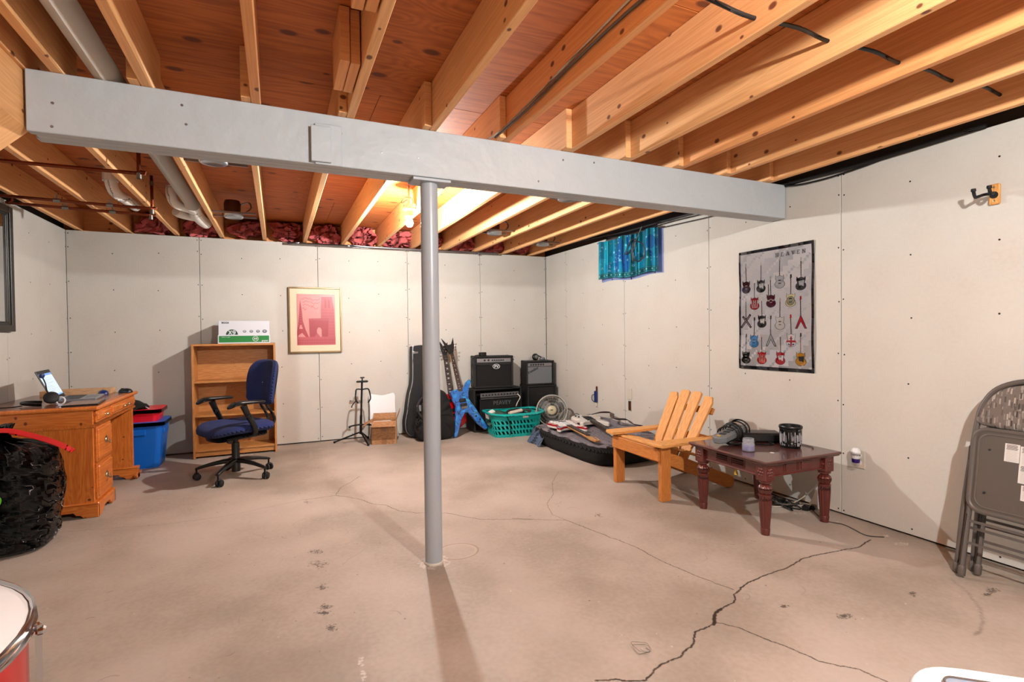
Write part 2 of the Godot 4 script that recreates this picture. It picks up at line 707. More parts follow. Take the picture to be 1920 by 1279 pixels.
	bump(M.blue_fabric, 0.2, 3.0, Vector3(5, 5, 1))
	mat("tote_blue", Color(0.02, 0.43, 0.86), 0.36)
	mat("tote_red", Color(0.98, 0.06, 0.16), 0.35)
	mat("strap_red", Color(0.93, 0.07, 0.08), 0.35)
	mat("bag_black", Color(0.03, 0.03, 0.035), 0.24)
	mat("label_green", Color(0.36, 0.80, 0.08), 0.4)
	mat("cardboard", Color(0.76, 0.56, 0.38), 0.8, 0, fine, Vector3(3, 1, 1))
	mat("tape_brown", Color(0.60, 0.42, 0.27), 0.35)
	mat("teal_plastic", Color(0.04, 0.70, 0.67), 0.35)
	mat("carton_white", Color(0.90, 0.91, 0.94), 0.5)
	mat("carton_green", Color(0.10, 0.53, 0.22), 0.5)
	mat("ink_dark", Color(0.05, 0.06, 0.10), 0.6)
	mat("ink_green", Color(0.08, 0.30, 0.24), 0.6)
	mat("ink_grey", Color(0.42, 0.45, 0.50), 0.6)
	mat("ink_white", Color(0.95, 0.95, 0.95), 0.6)
	mat("chair_grey", Color(0.36, 0.33, 0.31), 0.42)
	mat("chair_pan", Color(0.34, 0.31, 0.285), 0.5)
	mat("frame_gold", Color(0.62, 0.52, 0.36), 0.35, 0.7)
	mat("frame_dark", Color(0.15, 0.13, 0.10), 0.4)
	mat("mat_cream", Color(0.93, 0.88, 0.76), 0.7)
	mat("drum_red", Color(0.62, 0.015, 0.025), 0.3)
	mat("drum_head", Color(0.74, 0.73, 0.725), 0.5)
	mat("panel_grey", Color(0.55, 0.61, 0.68), 0.25)
	mat("guitar_red", Color(0.80, 0.03, 0.06), 0.15)
	mat("guitar_white", Color(0.93, 0.91, 0.87), 0.18)
	mat("leather", Color(0.36, 0.16, 0.07), 0.45)
	mat("quilt_grey", Color(0.50, 0.475, 0.50), 0.9)
	bump(M.quilt_grey, 0.05, 6.0, Vector3(2.0, 2.0, 1))
	mat("velour_black", Color(0.018, 0.018, 0.02), 0.95)
	mat("sheet_blue", Color(0.42, 0.50, 0.62), 0.85)
	mat("fan_grey", Color(0.72, 0.70, 0.66), 0.4)
	mat("fan_hub", Color(0.80, 0.76, 0.62), 0.4)
	mat("grey_strip", Color(0.45, 0.47, 0.48), 0.5)
	mat("purple_wax", Color(0.30, 0.24, 0.66), 0.5)
	mat("purple_gel", Color(0.16, 0.03, 0.42), 0.2)
	var g := mat("clear_glass", Color(0.95, 0.96, 0.98, 0.16), 0.03)
	g.transparency = BaseMaterial3D.TRANSPARENCY_ALPHA
	var wg := mat("window_glass", Color(0.9, 0.95, 1.0, 0.10), 0.02)
	wg.transparency = BaseMaterial3D.TRANSPARENCY_ALPHA
	mat("mirror", Color(0.90, 0.91, 0.92), 0.03, 1.0)
	mat("insulation", Color(0.92, 0.44, 0.44), 0.95)
	bump(M.insulation, 0.12, 6.0, Vector3(3, 3, 1))
	mat("blue_tool", Color(0.02, 0.14, 0.42), 0.4)
	mat("yellow_tassel", Color(0.80, 0.66, 0.22), 0.7)
	mat("housing_brown", Color(0.36, 0.19, 0.11), 0.5, 0.5)
	mat("laptop_silver", Color(0.66, 0.68, 0.72), 0.3, 0.6)
	mat("keys_dark", Color(0.10, 0.10, 0.12), 0.5)
	mat("porcelain", Color(0.90, 0.88, 0.84), 0.25)
	make_floor_texture()
	make_prints()

func make_floor_texture() -> void:
	var S := 2048
	var A := noise_bytes(512, 512, S, S, 0.009, 61, 5)
	var B := noise_bytes(1024, 1024, S, S, 0.16, 62, 4)
	var t := mix_tex(S, S, [[A, 0.82], [B, 0.18]], [[0.0, Color(0.62, 0.565, 0.50)], [0.36, Color(0.715, 0.662, 0.598)], [0.5, Color(0.765, 0.708, 0.645)], [0.66, Color(0.80, 0.742, 0.685)], [1.0, Color(0.84, 0.785, 0.73)]])
	var im := t.get_image()
	var r := RandomNumberGenerator.new()
	r.seed = 9
	var dab := func(p: Vector2, rad: float, c: Color, al: float) -> void:
		var q := p * S
		var k := int(ceil(rad)) + 1
		for yy in range(int(q.y) - k, int(q.y) + k + 1):
			for xx in range(int(q.x) - k, int(q.x) + k + 1):
				if xx >= 0 and yy >= 0 and xx < S and yy < S:
					var d := Vector2(xx, yy).distance_to(q)
					var a := clampf(rad + 0.5 - d, 0, 1) * al
					if a > 0.0:
						im.set_pixel(xx, yy, im.get_pixel(xx, yy).lerp(c, a))
	var uv := func(px: float, py: float) -> Vector2:
		var p := on_floor(px, py)
		return Vector2((p.x + 1.9) / 5.3, (p.z + 6.3) / 5.3)
	# cracks: pixel runs on the photograph, width in texels, strength
	var cracks := [
		[[1115, 1276, 1210, 1276, 1220, 1265, 1240, 1245, 1275, 1232, 1287, 1217, 1300, 1205, 1302, 1185, 1337, 1170, 1340, 1150, 1375, 1130, 1375, 1115, 1395, 1097, 1425, 1082, 1475, 1065, 1505, 1047, 1560, 1035, 1610, 1026, 1632, 1012], 1.3, 0.85],
		[[1337, 1172, 1340, 1150, 1352, 1141], 2.4, 0.75],
		[[960, 972, 1035, 975, 1060, 975, 1125, 1000, 1190, 1025, 1240, 1052, 1305, 1080, 1375, 1106], 0.9, 0.7],
		[[1060, 975, 1035, 965, 1025, 945, 1037, 927, 1035, 905, 1047, 885], 0.7, 0.45],
		[[1340, 1167, 1385, 1177, 1420, 1192, 1485, 1217, 1535, 1240, 1610, 1255, 1660, 1277, 1700, 1300], 1.0, 0.7],
		[[570, 937, 628, 929, 648, 931, 680, 938, 698, 945, 723, 947, 748, 958, 779, 962, 838, 962, 877, 970, 904, 974, 999, 974], 0.9, 0.65],
		[[629, 928, 639, 914, 658, 904, 674, 893], 0.8, 0.55],
		[[110, 998, 300, 984, 420, 968, 570, 937], 0.7, 0.25],
		[[680, 1032, 640, 1060], 0.6, 0.2],
	]
	for c in cracks:
		var pts: Array = c[0]
		for i in range(0, pts.size() - 2, 2):
			var a: Vector2 = uv.call(pts[i], pts[i + 1])
			var b: Vector2 = uv.call(pts[i + 2], pts[i + 3])
			var steps := int(a.distance_to(b) * S / 0.8) + 1
			var side := (b - a).orthogonal().normalized()
			var j := 0.0
			for s in steps:
				j = clampf(j * 0.93 + r.randf_range(-0.7, 0.7), -5.0, 5.0)
				var p := a.lerp(b, float(s) / steps) + side * j / S * sin(PI * s / steps)
				dab.call(p, c[1] * r.randf_range(0.55, 1.3), Color(0.22, 0.17, 0.14), c[2] * r.randf_range(0.4, 1.0))
	# scraped paint spots by the post, tyre arc, white scuffs
	for f in [[592, 1034, 22, 7], [597, 1058, 28, 12], [602, 1102, 18, 9], [610, 1138, 20, 7], [606, 1149, 22, 5], [621, 1177, 16, 9], [575, 942, 12, 5], [1582, 1155, 24, 8], [1710, 1113, 14, 6], [1860, 1107, 20, 8], [1850, 1115, 14, 5], [1468, 1137, 10, 4], [1122, 966, 10, 5]]:
		for k in int(f[2] * 4):
			var p: Vector2 = uv.call(f[0] + r.randfn() * f[2] * 0.3, f[1] + r.randfn() * f[3] * 0.3)
			dab.call(p, r.randf_range(0.5, 1.6), Color(0.33, 0.28, 0.25), r.randf_range(0.25, 0.75))
	var arc := [[1782, 1085], [1815, 1112], [1836, 1140], [1842, 1165], [1836, 1185], [1826, 1190]]
	for i in arc.size() - 1:
		for s in 60:
			var p: Vector2 = uv.call(lerpf(arc[i][0], arc[i + 1][0], s / 60.0) + r.randfn() * 2.0, lerpf(arc[i][1], arc[i + 1][1], s / 60.0) + r.randfn() * 1.2)
			dab.call(p, 2.0, Color(0.60, 0.56, 0.51), 0.16)
	for f in [[583, 852, 5, 10, 40], [676, 1240, 8, 16, 22], [681, 1268, 8, 20, 22], [600, 842, 8, 2, 12], [620, 838, 8, 2, 12], [1560, 980, 22, 4, 40], [1690, 1020, 24, 5, 50], [1500, 962, 24, 5, 60], [1660, 1005, 10, 3, 20]]:
		for k in f[4]:
			var p: Vector2 = uv.call(f[0] + r.randf_range(-1, 1) * f[2] * 0.5, f[1] + r.randf_range(-1, 1) * f[3] * 0.5)
			dab.call(p, r.randf_range(0.8, 2.2), Color(0.93, 0.90, 0.86), 0.5)
	# patch poured round the post foot
	var pc := Vector2((0.90 + 1.9) / 5.3, (-2.76 + 6.3) / 5.3)
	for k in 260:
		var a := TAU * k / 260
		dab.call(pc + Vector2(cos(a), sin(a) * 0.9) * (0.115 / 5.3), 1.3, Color(0.62, 0.50, 0.40), 0.35)
		dab.call(pc + Vector2(cos(a), sin(a) * 0.9) * (0.10 / 5.3), 2.0, Color(0.88, 0.80, 0.72), 0.16)
	pc = Vector2((0.741 + 1.9) / 5.3, (-2.68 + 6.3) / 5.3)
	for k in 160:
		var a := r.randf() * TAU
		dab.call(pc + Vector2(cos(a), sin(a)) * (r.randf_range(0.045, 0.085) / 5.3), r.randf_range(1, 3), Color(0.92, 0.87, 0.82), 0.5)
	for k in 500:
		dab.call(Vector2(r.randf(), r.randf()), r.randf_range(0.5, 1.7), Color(0.93, 0.9, 0.86) if r.randf() < 0.5 else Color(0.36, 0.31, 0.28), r.randf_range(0.3, 0.8))
	for k in 90:
		var a := Vector2(r.randf(), r.randf())
		var d := Vector2.from_angle(r.randf() * TAU) * r.randf_range(0.004, 0.03)
		for s in 40:
			dab.call(a + d * s / 40.0 + d.orthogonal() * 0.2 * sin(s * 0.08), 0.8, Color(0.60, 0.54, 0.49), 0.3)
	var ft := ImageTexture.create_from_image(im)
	var m := mat("concrete_floor", Color(0.81, 0.81, 0.82), 0.58, 0, ft, Vector3(1 / 5.3, 1 / 5.3, 1))
	m.metallic_specular = 0.35

func build_floor() -> void:
	var f := setting("floor")
	var m := mb()
	m.uo = Vector2(1.9, 6.3 - 0.37)
	m.box(Vector3(0.77, -0.05, -1.93), Vector3(5.5, 0.1, 9.1), 0.0, 0)
	obj("slab", m, M.concrete_floor, f)

func drywall(parent: Node3D, poly: PackedVector2Array, at: Transform3D, screws: Array) -> void:
	# poly in panel axes (along the wall, up); the face towards the room is local +z
	var m := mb(at)
	m.prism(poly, -0.0127, 0.0, 0.0, 0.0015)
	var o := obj("drywall_panel", m, M.drywall, parent)
	var s := mb(at)
	for q in screws:
		s.lathe([Vector2(0.0055, 0.0), Vector2(0.0048, 0.0008), Vector2(0.0, 0.0009)], 6, Transform3D(Basis(Vector3.RIGHT, PI / 2), Vector3(q.x, q.y, 0)))
	var k := obj("screw_heads", s, M.screw_head, o)
	k.set_meta("kind", "stuff")

func panel_screws(x0: float, x1: float, y1: float, hole := Rect2()) -> Array:
	var out := []
	for e in [x0 + 0.016, x1 - 0.016]:
		var y := 0.05
		while y < y1 - 0.02:
			out.append(Vector2(e + rng.randf_range(-0.004, 0.004), y + rng.randf_range(-0.02, 0.02)))
			y += 0.34
		out.append(Vector2(e, y1 - 0.03))
	var k := int(round((x1 - x0) / 0.406))
	for i in range(1, k):
		var xx := lerpf(x0, x1, float(i) / k)
		var y := 0.07
		while y < y1 - 0.02:
			out.append(Vector2(xx + rng.randf_range(-0.012, 0.012), y + rng.randf_range(-0.03, 0.03)))
			y += 0.40
	if hole.size.x > 0.0:
		out = out.filter(func(p): return not hole.grow(0.02).has_point(p))
	return out

func build_walls() -> void:
	var top := 2.252
	# back wall
	var w := setting("wall_back")
	bx("foundation", Vector3(0.77, 1.22, -6.52), Vector3(5.7, 2.64, 0.12), M.concrete_block, w, 0.0)
	bx("furring", Vector3(0.77, 2.20, BACK - 0.04), Vector3(5.18, 0.09, 0.038), M.lumber_aged, w)
	var seams := [LEFT + 0.0005, -0.728, 0.43, 1.453, 2.40, RIGHT - 0.002]
	for i in seams.size() - 1:
		var a: float = seams[i] + 0.002
		var b: float = seams[i + 1] - 0.002
		var d := rng.randf_range(-0.001, 0.001)
		drywall(w, PackedVector2Array([Vector2(a, 0.012), Vector2(b, 0.012), Vector2(b, top + d), Vector2(a, top - d)]), xf(Vector3(0, 0, BACK)), panel_screws(a, b, top))
	# right wall: local x of a panel is world z, facing -x
	w = setting("wall_right")
	var RB := Transform3D(Basis(Vector3(0, 0, 1), Vector3(0, 1, 0), Vector3(-1, 0, 0)), Vector3(RIGHT, 0, 0))
	var y0 := 1.86
	var y1 := 2.22
	var za := -4.86
	var zb := -3.99
	bx("foundation", Vector3(3.54, y0 / 2 - 0.05, -1.95), Vector3(0.16, y0 + 0.1, 9.2), M.concrete_block, w, 0.0)
	bx("foundation", Vector3(3.54, (y1 + 2.54) / 2, -1.95), Vector3(0.16, 2.54 - y1, 9.2), M.concrete_block, w, 0.0)
	bx("foundation", Vector3(3.54, (y0 + y1) / 2, (za - 6.55) / 2), Vector3(0.16, y1 - y0, za + 6.55), M.concrete_block, w, 0.0)
	bx("foundation", Vector3(3.54, (y0 + y1) / 2, (zb + 2.65) / 2), Vector3(0.16, y1 - y0, 2.65 - zb), M.concrete_block, w, 0.0)
	bx("furring", Vector3(RIGHT + 0.035, 2.20, -5.6), Vector3(0.036, 0.08, 1.4), M.lumber_aged, w)
	bx("furring", Vector3(RIGHT + 0.035, 2.20, -0.75), Vector3(0.036, 0.08, 6.4), M.lumber_aged, w)
	seams = [BACK + 0.002, -5.743, -4.526, -3.34, -2.203, -0.985, 0.234, 1.453, FRONT]
	for i in seams.size() - 1:
		var a: float = seams[i] + 0.002
		var b: float = seams[i + 1] - 0.002
		var pts: PackedVector2Array
		var hole := Rect2()
		if i == 1:
			pts = PackedVector2Array([Vector2(a, 0.012), Vector2(b, 0.012), Vector2(b, y0), Vector2(za, y0), Vector2(za, top), Vector2(a, top)])
			hole = Rect2(za, y0, 1, 1)
		elif i == 2:
			pts = PackedVector2Array([Vector2(a, 0.012), Vector2(b, 0.012), Vector2(b, top), Vector2(zb, top), Vector2(zb, y0), Vector2(a, y0)])
			hole = Rect2(a - 0.1, y0, zb - a + 0.1, 1)
		else:
			pts = PackedVector2Array([Vector2(a, 0.012), Vector2(b, 0.012), Vector2(b, top), Vector2(a, top)])
		drywall(w, pts, RB, panel_screws(a, b, top, hole))
	# left wall
	w = setting("wall_left")
	var LB := Transform3D(Basis(Vector3(0, 0, -1), Vector3(0, 1, 0), Vector3(1, 0, 0)), Vector3(LEFT, 0, 0))
	bx("foundation", Vector3(-1.98, 1.22, -1.95), Vector3(0.12, 2.64, 9.2), M.concrete_block, w, 0.0)
	var z := 6.285
	while z > -2.4:
		var b := maxf(z - 1.219, -2.5)
		drywall(w, PackedVector2Array([Vector2(b + 0.002, 0.012), Vector2(z - 0.002, 0.012), Vector2(z - 0.002, top), Vector2(b + 0.002, top)]), LB, panel_screws(b, z, top))
		z -= 1.219
	# wall behind the camera
	w = setting("wall_front")
	bx("foundation", Vector3(0.77, 1.22, 2.60), Vector3(5.7, 2.64, 0.12), M.concrete_block, w, 0.0)
	var FB := Transform3D(Basis(Vector3(-1, 0, 0), Vector3(0, 1, 0), Vector3(0, 0, -1)), Vector3(0, 0, FRONT))
	var xx := -RIGHT + 0.002
	while xx < 1.7:
		var b := minf(xx + 1.219, 1.83 - 0.014)
		drywall(w, PackedVector2Array([Vector2(xx + 0.002, 0.012), Vector2(b - 0.002, 0.012), Vector2(b - 0.002, top), Vector2(xx + 0.002, top)]), FB, panel_screws(xx, b, top))
		xx += 1.219
	# basement window in the right wall
	w = setting("window_1")
	var zc := (za + zb) / 2
	var yc := (y0 + y1) / 2
	for s in [-1, 1]:
		bx("window_frame", Vector3(3.50, yc, zc + s * ((zb - za) / 2 - 0.02)), Vector3(0.06, y1 - y0, 0.04), M.white_matte, w)
		bx("window_frame", Vector3(3.50, yc + s * ((y1 - y0) / 2 - 0.02), zc), Vector3(0.06, 0.04, zb - za - 0.08), M.white_matte, w)
	bx("mullion", Vector3(3.50, yc, zc), Vector3(0.05, y1 - y0 - 0.08, 0.03), M.white_matte, w)
	for s in [-1, 1]:
		bx("pane", Vector3(3.505, yc, zc + s * (zb - za - 0.05) / 4), Vector3(0.004, y1 - y0 - 0.08, (zb - za - 0.11) / 2), M.window_glass, w, 0.0)
	bx("window_sill", Vector3(3.415, y0 + 0.006, zc), Vector3(0.10, 0.012, zb - za), M.white_matte, w)

func build_ceiling() -> void:
	var c := setting("ceiling")
	# plywood sheets, long side across the joists
	var row := 0
	var z := -6.46
	while z < 2.6:
		var z2 := minf(z + 1.219, 2.66)
		var x := -1.92 - (1.1 if row % 2 else 0.0)
		while x < 3.5:
			var a := maxf(x, -1.92)
			var b := minf(x + 2.438, 3.46)
			if b - a > 0.1:
				bx("plywood_sheet", Vector3((a + b) / 2, SUB_Y + 0.009, (z + z2) / 2), Vector3(b - a - 0.003, 0.018, z2 - z - 0.003), M.plywood, c, 0.001, 0)
			x += 2.438
		z = z2
		row += 1
	bx("upper_floor", Vector3(0.77, SUB_Y + 0.06, -1.95), Vector3(5.7, 0.06, 9.2), M.concrete_block, c, 0.0)
	bx("rim_joist", Vector3(0.77, (JOIST_Y + SUB_Y) / 2, -6.43), Vector3(5.3, SUB_Y - JOIST_Y - 0.002, 0.038), M.lumber_aged, c)
	bx("rim_joist", Vector3(0.77, (JOIST_Y + SUB_Y) / 2, 2.52), Vector3(5.3, SUB_Y - JOIST_Y - 0.002, 0.038), M.lumber_aged, c)
	var h := SUB_Y - JOIST_Y - 0.001
	for k in range(-3, 10):
		var xr := -0.46 + 0.4085 * k
		if k == 9:
			xr = 3.21
		var lm: Material = M.lumber if k % 3 != 1 else M.lumber_aged
		bx("joist", Vector3(xr - 0.0195, JOIST_Y + h / 2, (-2.80 + 2.50) / 2), Vector3(0.038, h, 5.30), lm, c, 0.003, 2)
		bx("joist", Vector3(xr - 0.0585, JOIST_Y + h / 2, (-2.55 - 6.41) / 2), Vector3(0.038, h, 3.86), M.lumber, c, 0.003, 2)
	# trimmer beside the near left bay and short doubled offcuts nailed to a joist
	bx("joist", Vector3(-0.775, JOIST_Y + h / 2, -0.15), Vector3(0.038, h, 5.26), M.lumber, c, 0.003, 2)
	for q in [[0.255, -2.09, -2.355], [0.295, -2.10, -2.36], [0.252, 0.6, -1.748], [0.294, 0.6, -1.742]]:
		bx("nailed_block", Vector3(q[0], JOIST_Y + h / 2 + 0.004, (q[1] + q[2]) / 2), Vector3(0.037, h - 0.012, q[1] - q[2]), M.lumber_aged, c, 0.002, 2)

func build_beam_and_post() -> void:
	var b := thing("support_beam", "long grey painted built-up wood beam carried by the round post", "beam", Vector3(1.24, 2.022, -2.67))
	for k in 3:
		bx("ply_board", Vector3(0.0 + [0.0, 0.012, 0.0][k], 0.1195, 0.0467 - 0.0467 * k), Vector3(4.22, 0.239, 0.0445), M.grey_paint, b, 0.003, 0)
	bx("cleat", Vector3(0.201 - 1.24, 0.088, 0.084), Vector3(0.088, 0.166, 0.028), M.grey_paint, b, 0.002, 1)
	bx("cleat", Vector3(0.235 - 1.24, 0.092, 0.076), Vector3(0.12, 0.19, 0.012), M.grey_paint, b, 0.002, 1)
	for q in [[98, 193], [97, 237], [341, 197], [349, 233], [640, 250], [716, 286], [784, 296], [1010, 340], [1056, 300], [1114, 305]]:
		var p := on_z(q[0], q[1], -2.6) - b.position
		lt("nail_head", [Vector2(0.006, 0), Vector2(0.005, 0.002), Vector2(0, 0.0022)], M.brushed, b, Transform3D(Basis(Vector3.RIGHT, PI / 2), Vector3(p.x, p.y, 0.069)), 8)
	var p := thing("support_post", "round grey painted steel post standing on the cracked concrete floor", "post", Vector3(0.741, 0, -2.68))
	lt("pipe", [Vector2(0.0, 0.004), Vector2(0.0455, 0.004), Vector2(0.0455, 2.006), Vector2(0.0, 2.006)], M.post_paint, p, Transform3D(), 40)
	lt("floor_collar", [Vector2(0.05, 0.0), Vector2(0.051, 0.006), Vector2(0.0465, 0.012), Vector2(0.0455, 0.012)], M.off_white, p, Transform3D(), 40)
	bx("cap_plate", Vector3(0.0, 2.0135, 0.01), Vector3(0.20, 0.015, 0.12), M.post_paint, p)
	# timber header at the left end of the beam, with the sloping stair board under it
	var t := thing("timber_header", "bare wood header boxed round the left end of the beam", "beam", Vector3(-1.05, 2.04, -1.3))
	bx("header_board", Vector3(0.15, 0.11, -0.03), Vector3(0.036, 0.222, 2.7), M.lumber, t, 0.003, 2)
	bx("header_board", Vector3(-0.20, 0.11, -1.37), Vector3(0.66, 0.22, 0.036), M.lumber_aged, t, 0.003, 0)
	var m := mb(xf(Vector3(0.168, 0.0, 0)))
	m.prism(PackedVector2Array([Vector2(0, 0.0), Vector2(-0.36, -0.36), Vector2(-0.36, -0.32), Vector2(-0.036, 0.004)]), -1.37, 1.3, 0, 0.002, 2)
	obj("sloping_board", m, M.lumber, t)

func bulb_lamp(label: String, at: Vector3, strength: float) -> void:
	# at = centre of the glass
	var l := thing("bare_bulb_lamp", label, "lamp", at, 0.0, "bare bulbs on the joists")
	bx("box_plate", Vector3(0.0, 0.142, 0), Vector3(0.09, 0.03, 0.09), M.galvanised, l)
	tb("cable", smooth_path([Vector3(0.03, 0.155, 0), Vector3(0.01, 0.19, 0.06), Vector3(-0.05, 0.20, 0.04), Vector3(-0.06, 0.17, -0.03), Vector3(0.03, 0.235, -0.06)]), 0.005, M.cable_white, l, 6)
	bx("hanger_strut", Vector3(0.0, 0.2375, -0.02), Vector3(0.02, 0.161, 0.02), M.galvanised, l)
	lt("socket", [Vector2(0.0, 0.13), Vector2(0.055, 0.128), Vector2(0.055, 0.11), Vector2(0.036, 0.10), Vector2(0.032, 0.055), Vector2(0.024, 0.05), Vector2(0, 0.05)], M.porcelain, l, Transform3D(), 24)
	var gm := StandardMaterial3D.new()
	gm.resource_name = "bulb_glow"
	gm.albedo_color = Color(1, 1, 1)
	gm.emission_enabled = true
	gm.emission = BULB
	gm.emission_energy_multiplier = 14.0
	lt("bulb", [Vector2(0.0, -0.036), Vector2(0.016, -0.034), Vector2(0.028, -0.022), Vector2(0.033, -0.004), Vector2(0.030, 0.016), Vector2(0.018, 0.038), Vector2(0.014, 0.05), Vector2(0, 0.05)], gm, l, Transform3D(), 24)
	var o := OmniLight3D.new()
	o.name = "bulb_light"
	o.light_color = BULB
	o.light_energy = strength
	o.light_size = 0.03
	o.omni_range = 14.0
	o.omni_attenuation = 2.0
	o.shadow_enabled = true
	l.add_child(o)

func build_bulbs() -> void:
	bulb_lamp("glowing bare bulb in a porcelain socket behind the grey beam", Vector3(1.043, 2.167, -4.4), BULB_ENERGY)
	bulb_lamp("bare bulb hung under the joists on the open side of the grey beam", Vector3(1.25, 2.165, 0.22), BULB_ENERGY * 1.5)

# ---------------------------------------------------------------- flat print
func poster_guitar(p: Pic, c: Vector2, s: float, body: Color, kind: String, trim: Color, neck: Color) -> void:
	# c = middle of the body, s = body height, in poster units (0..1 across and down)
	var a := float(p.h) / p.w
	var X := func(x: float, y: float) -> Vector2: return c + Vector2(x * a, y) * s
	var ink := Color(0.10, 0.09, 0.10)
	p.line(X.call(0, -0.2), X.call(0, -1.75), 0.07 * s * a, neck)
	for k in 6:
		p.line(X.call(-0.03, -0.6 - 0.18 * k), X.call(0.03, -0.6 - 0.18 * k), 0.014 * s, Color(0.75, 0.72, 0.68))
	p.poly([X.call(-0.07, -1.72), X.call(0.09, -1.80), X.call(0.07, -2.08), X.call(-0.05, -2.05)], trim if kind != "white" else Color(0.75, 0.72, 0.66))
	if kind == "v":
		p.poly([X.call(0, -0.62), X.call(0.12, -0.35), X.call(0.50, 0.50), X.call(0.30, 0.50), X.call(0, -0.05), X.call(-0.30, 0.50), X.call(-0.50, 0.50), X.call(-0.12, -0.35)], ink)
		p.poly([X.call(0, -0.52), X.call(0.10, -0.30), X.call(0.42, 0.46), X.call(0.34, 0.46), X.call(0, -0.12), X.call(-0.34, 0.46), X.call(-0.42, 0.46), X.call(-0.10, -0.30)], body)
	elif kind == "x":
		for q in [[-0.5, 0.55, 0.45, -0.6], [0.5, 0.55, -0.32, -0.45]]:
			p.line(X.call(q[0], q[1]), X.call(q[2], q[3]), 0.26 * s, ink)
			p.line(X.call(q[0] * 0.9, q[1] * 0.9), X.call(q[2] * 0.9, q[3] * 0.9), 0.17 * s, body)
			p.line(X.call(q[0] * 0.8, q[1] * 0.8), X.call(q[2] * 0.8, q[3] * 0.8), 0.05 * s, trim)
	else:
		for g in [[1.08, ink], [1.0, body]]:
			var f: float = g[0]
			p.oval(X.call(0, 0.2), 0.42 * f * s * a, 0.32 * f * s, g[1])
			p.oval(X.call(0, -0.22), 0.33 * f * s * a, 0.26 * f * s, g[1])
			p.poly([X.call(-0.36 * f, -0.25), X.call(-0.34 * f, -0.55 * f), X.call(-0.12, -0.28)], g[1])
			p.poly([X.call(0.36 * f, -0.25), X.call(0.34 * f, -0.52 * f), X.call(0.12, -0.28)], g[1])
		if kind == "rings":
			for k in 4:
				p.oval(X.call(0, 0.05), (0.36 - 0.09 * k) * s * a, (0.36 - 0.09 * k) * s, ink)
				p.oval(X.call(0, 0.05), (0.315 - 0.09 * k) * s * a, (0.315 - 0.09 * k) * s, body)
		elif kind == "flag":
			p.rect(c.x - 0.40 * s * a, c.y + 0.02 * s, c.x + 0.40 * s * a, c.y + 0.18 * s, trim)
			p.rect(c.x - 0.07 * s * a, c.y - 0.3 * s, c.x + 0.07 * s * a, c.y + 0.5 * s, trim)
			p.poly([X.call(-0.34, 0.28), X.call(-0.12, 0.28), X.call(-0.12, 0.46)], Color(0.12, 0.18, 0.5))
			p.poly([X.call(0.34, 0.28), X.call(0.12, 0.28), X.call(0.12, 0.46)], Color(0.12, 0.18, 0.5))
		elif kind == "stripes":
			for k in 4:
				p.line(X.call(-0.3 + 0.2 * k, -0.3), X.call(-0.2 + 0.14 * k, 0.4), 0.05 * s * a, trim)
		elif kind == "guard":
			p.poly([X.call(-0.2, -0.2), X.call(0.28, -0.25), X.call(0.22, 0.25), X.call(0.0, 0.1), X.call(-0.15, 0.12)], trim)
		elif kind == "double":
			p.line(X.call(-0.2, -0.2), X.call(-0.2, -1.4), 0.07 * s * a, neck)
			p.rect(c.x - 0.3 * s * a, c.y - 0.1 * s, c.x - 0.1 * s * a, c.y + 0.02 * s, trim)
			p.rect(c.x + 0.1 * s * a, c.y - 0.1 * s, c.x + 0.3 * s * a, c.y + 0.02 * s, trim)
		p.rect(c.x - 0.12 * s * a, c.y - 0.16 * s, c.x + 0.12 * s * a, c.y - 0.08 * s, Color(0.70, 0.69, 0.66) if body.get_luminance() < 0.4 else ink)
		p.rect(c.x - 0.12 * s * a, c.y + 0.10 * s, c.x + 0.12 * s * a, c.y + 0.17 * s, Color(0.70, 0.69, 0.66) if body.get_luminance() < 0.4 else ink)
	p.rect(c.x - 0.2 * s * a, c.y + 0.66 * s, c.x + 0.2 * s * a, c.y + 0.69 * s, Color(0.72, 0.70, 0.72))

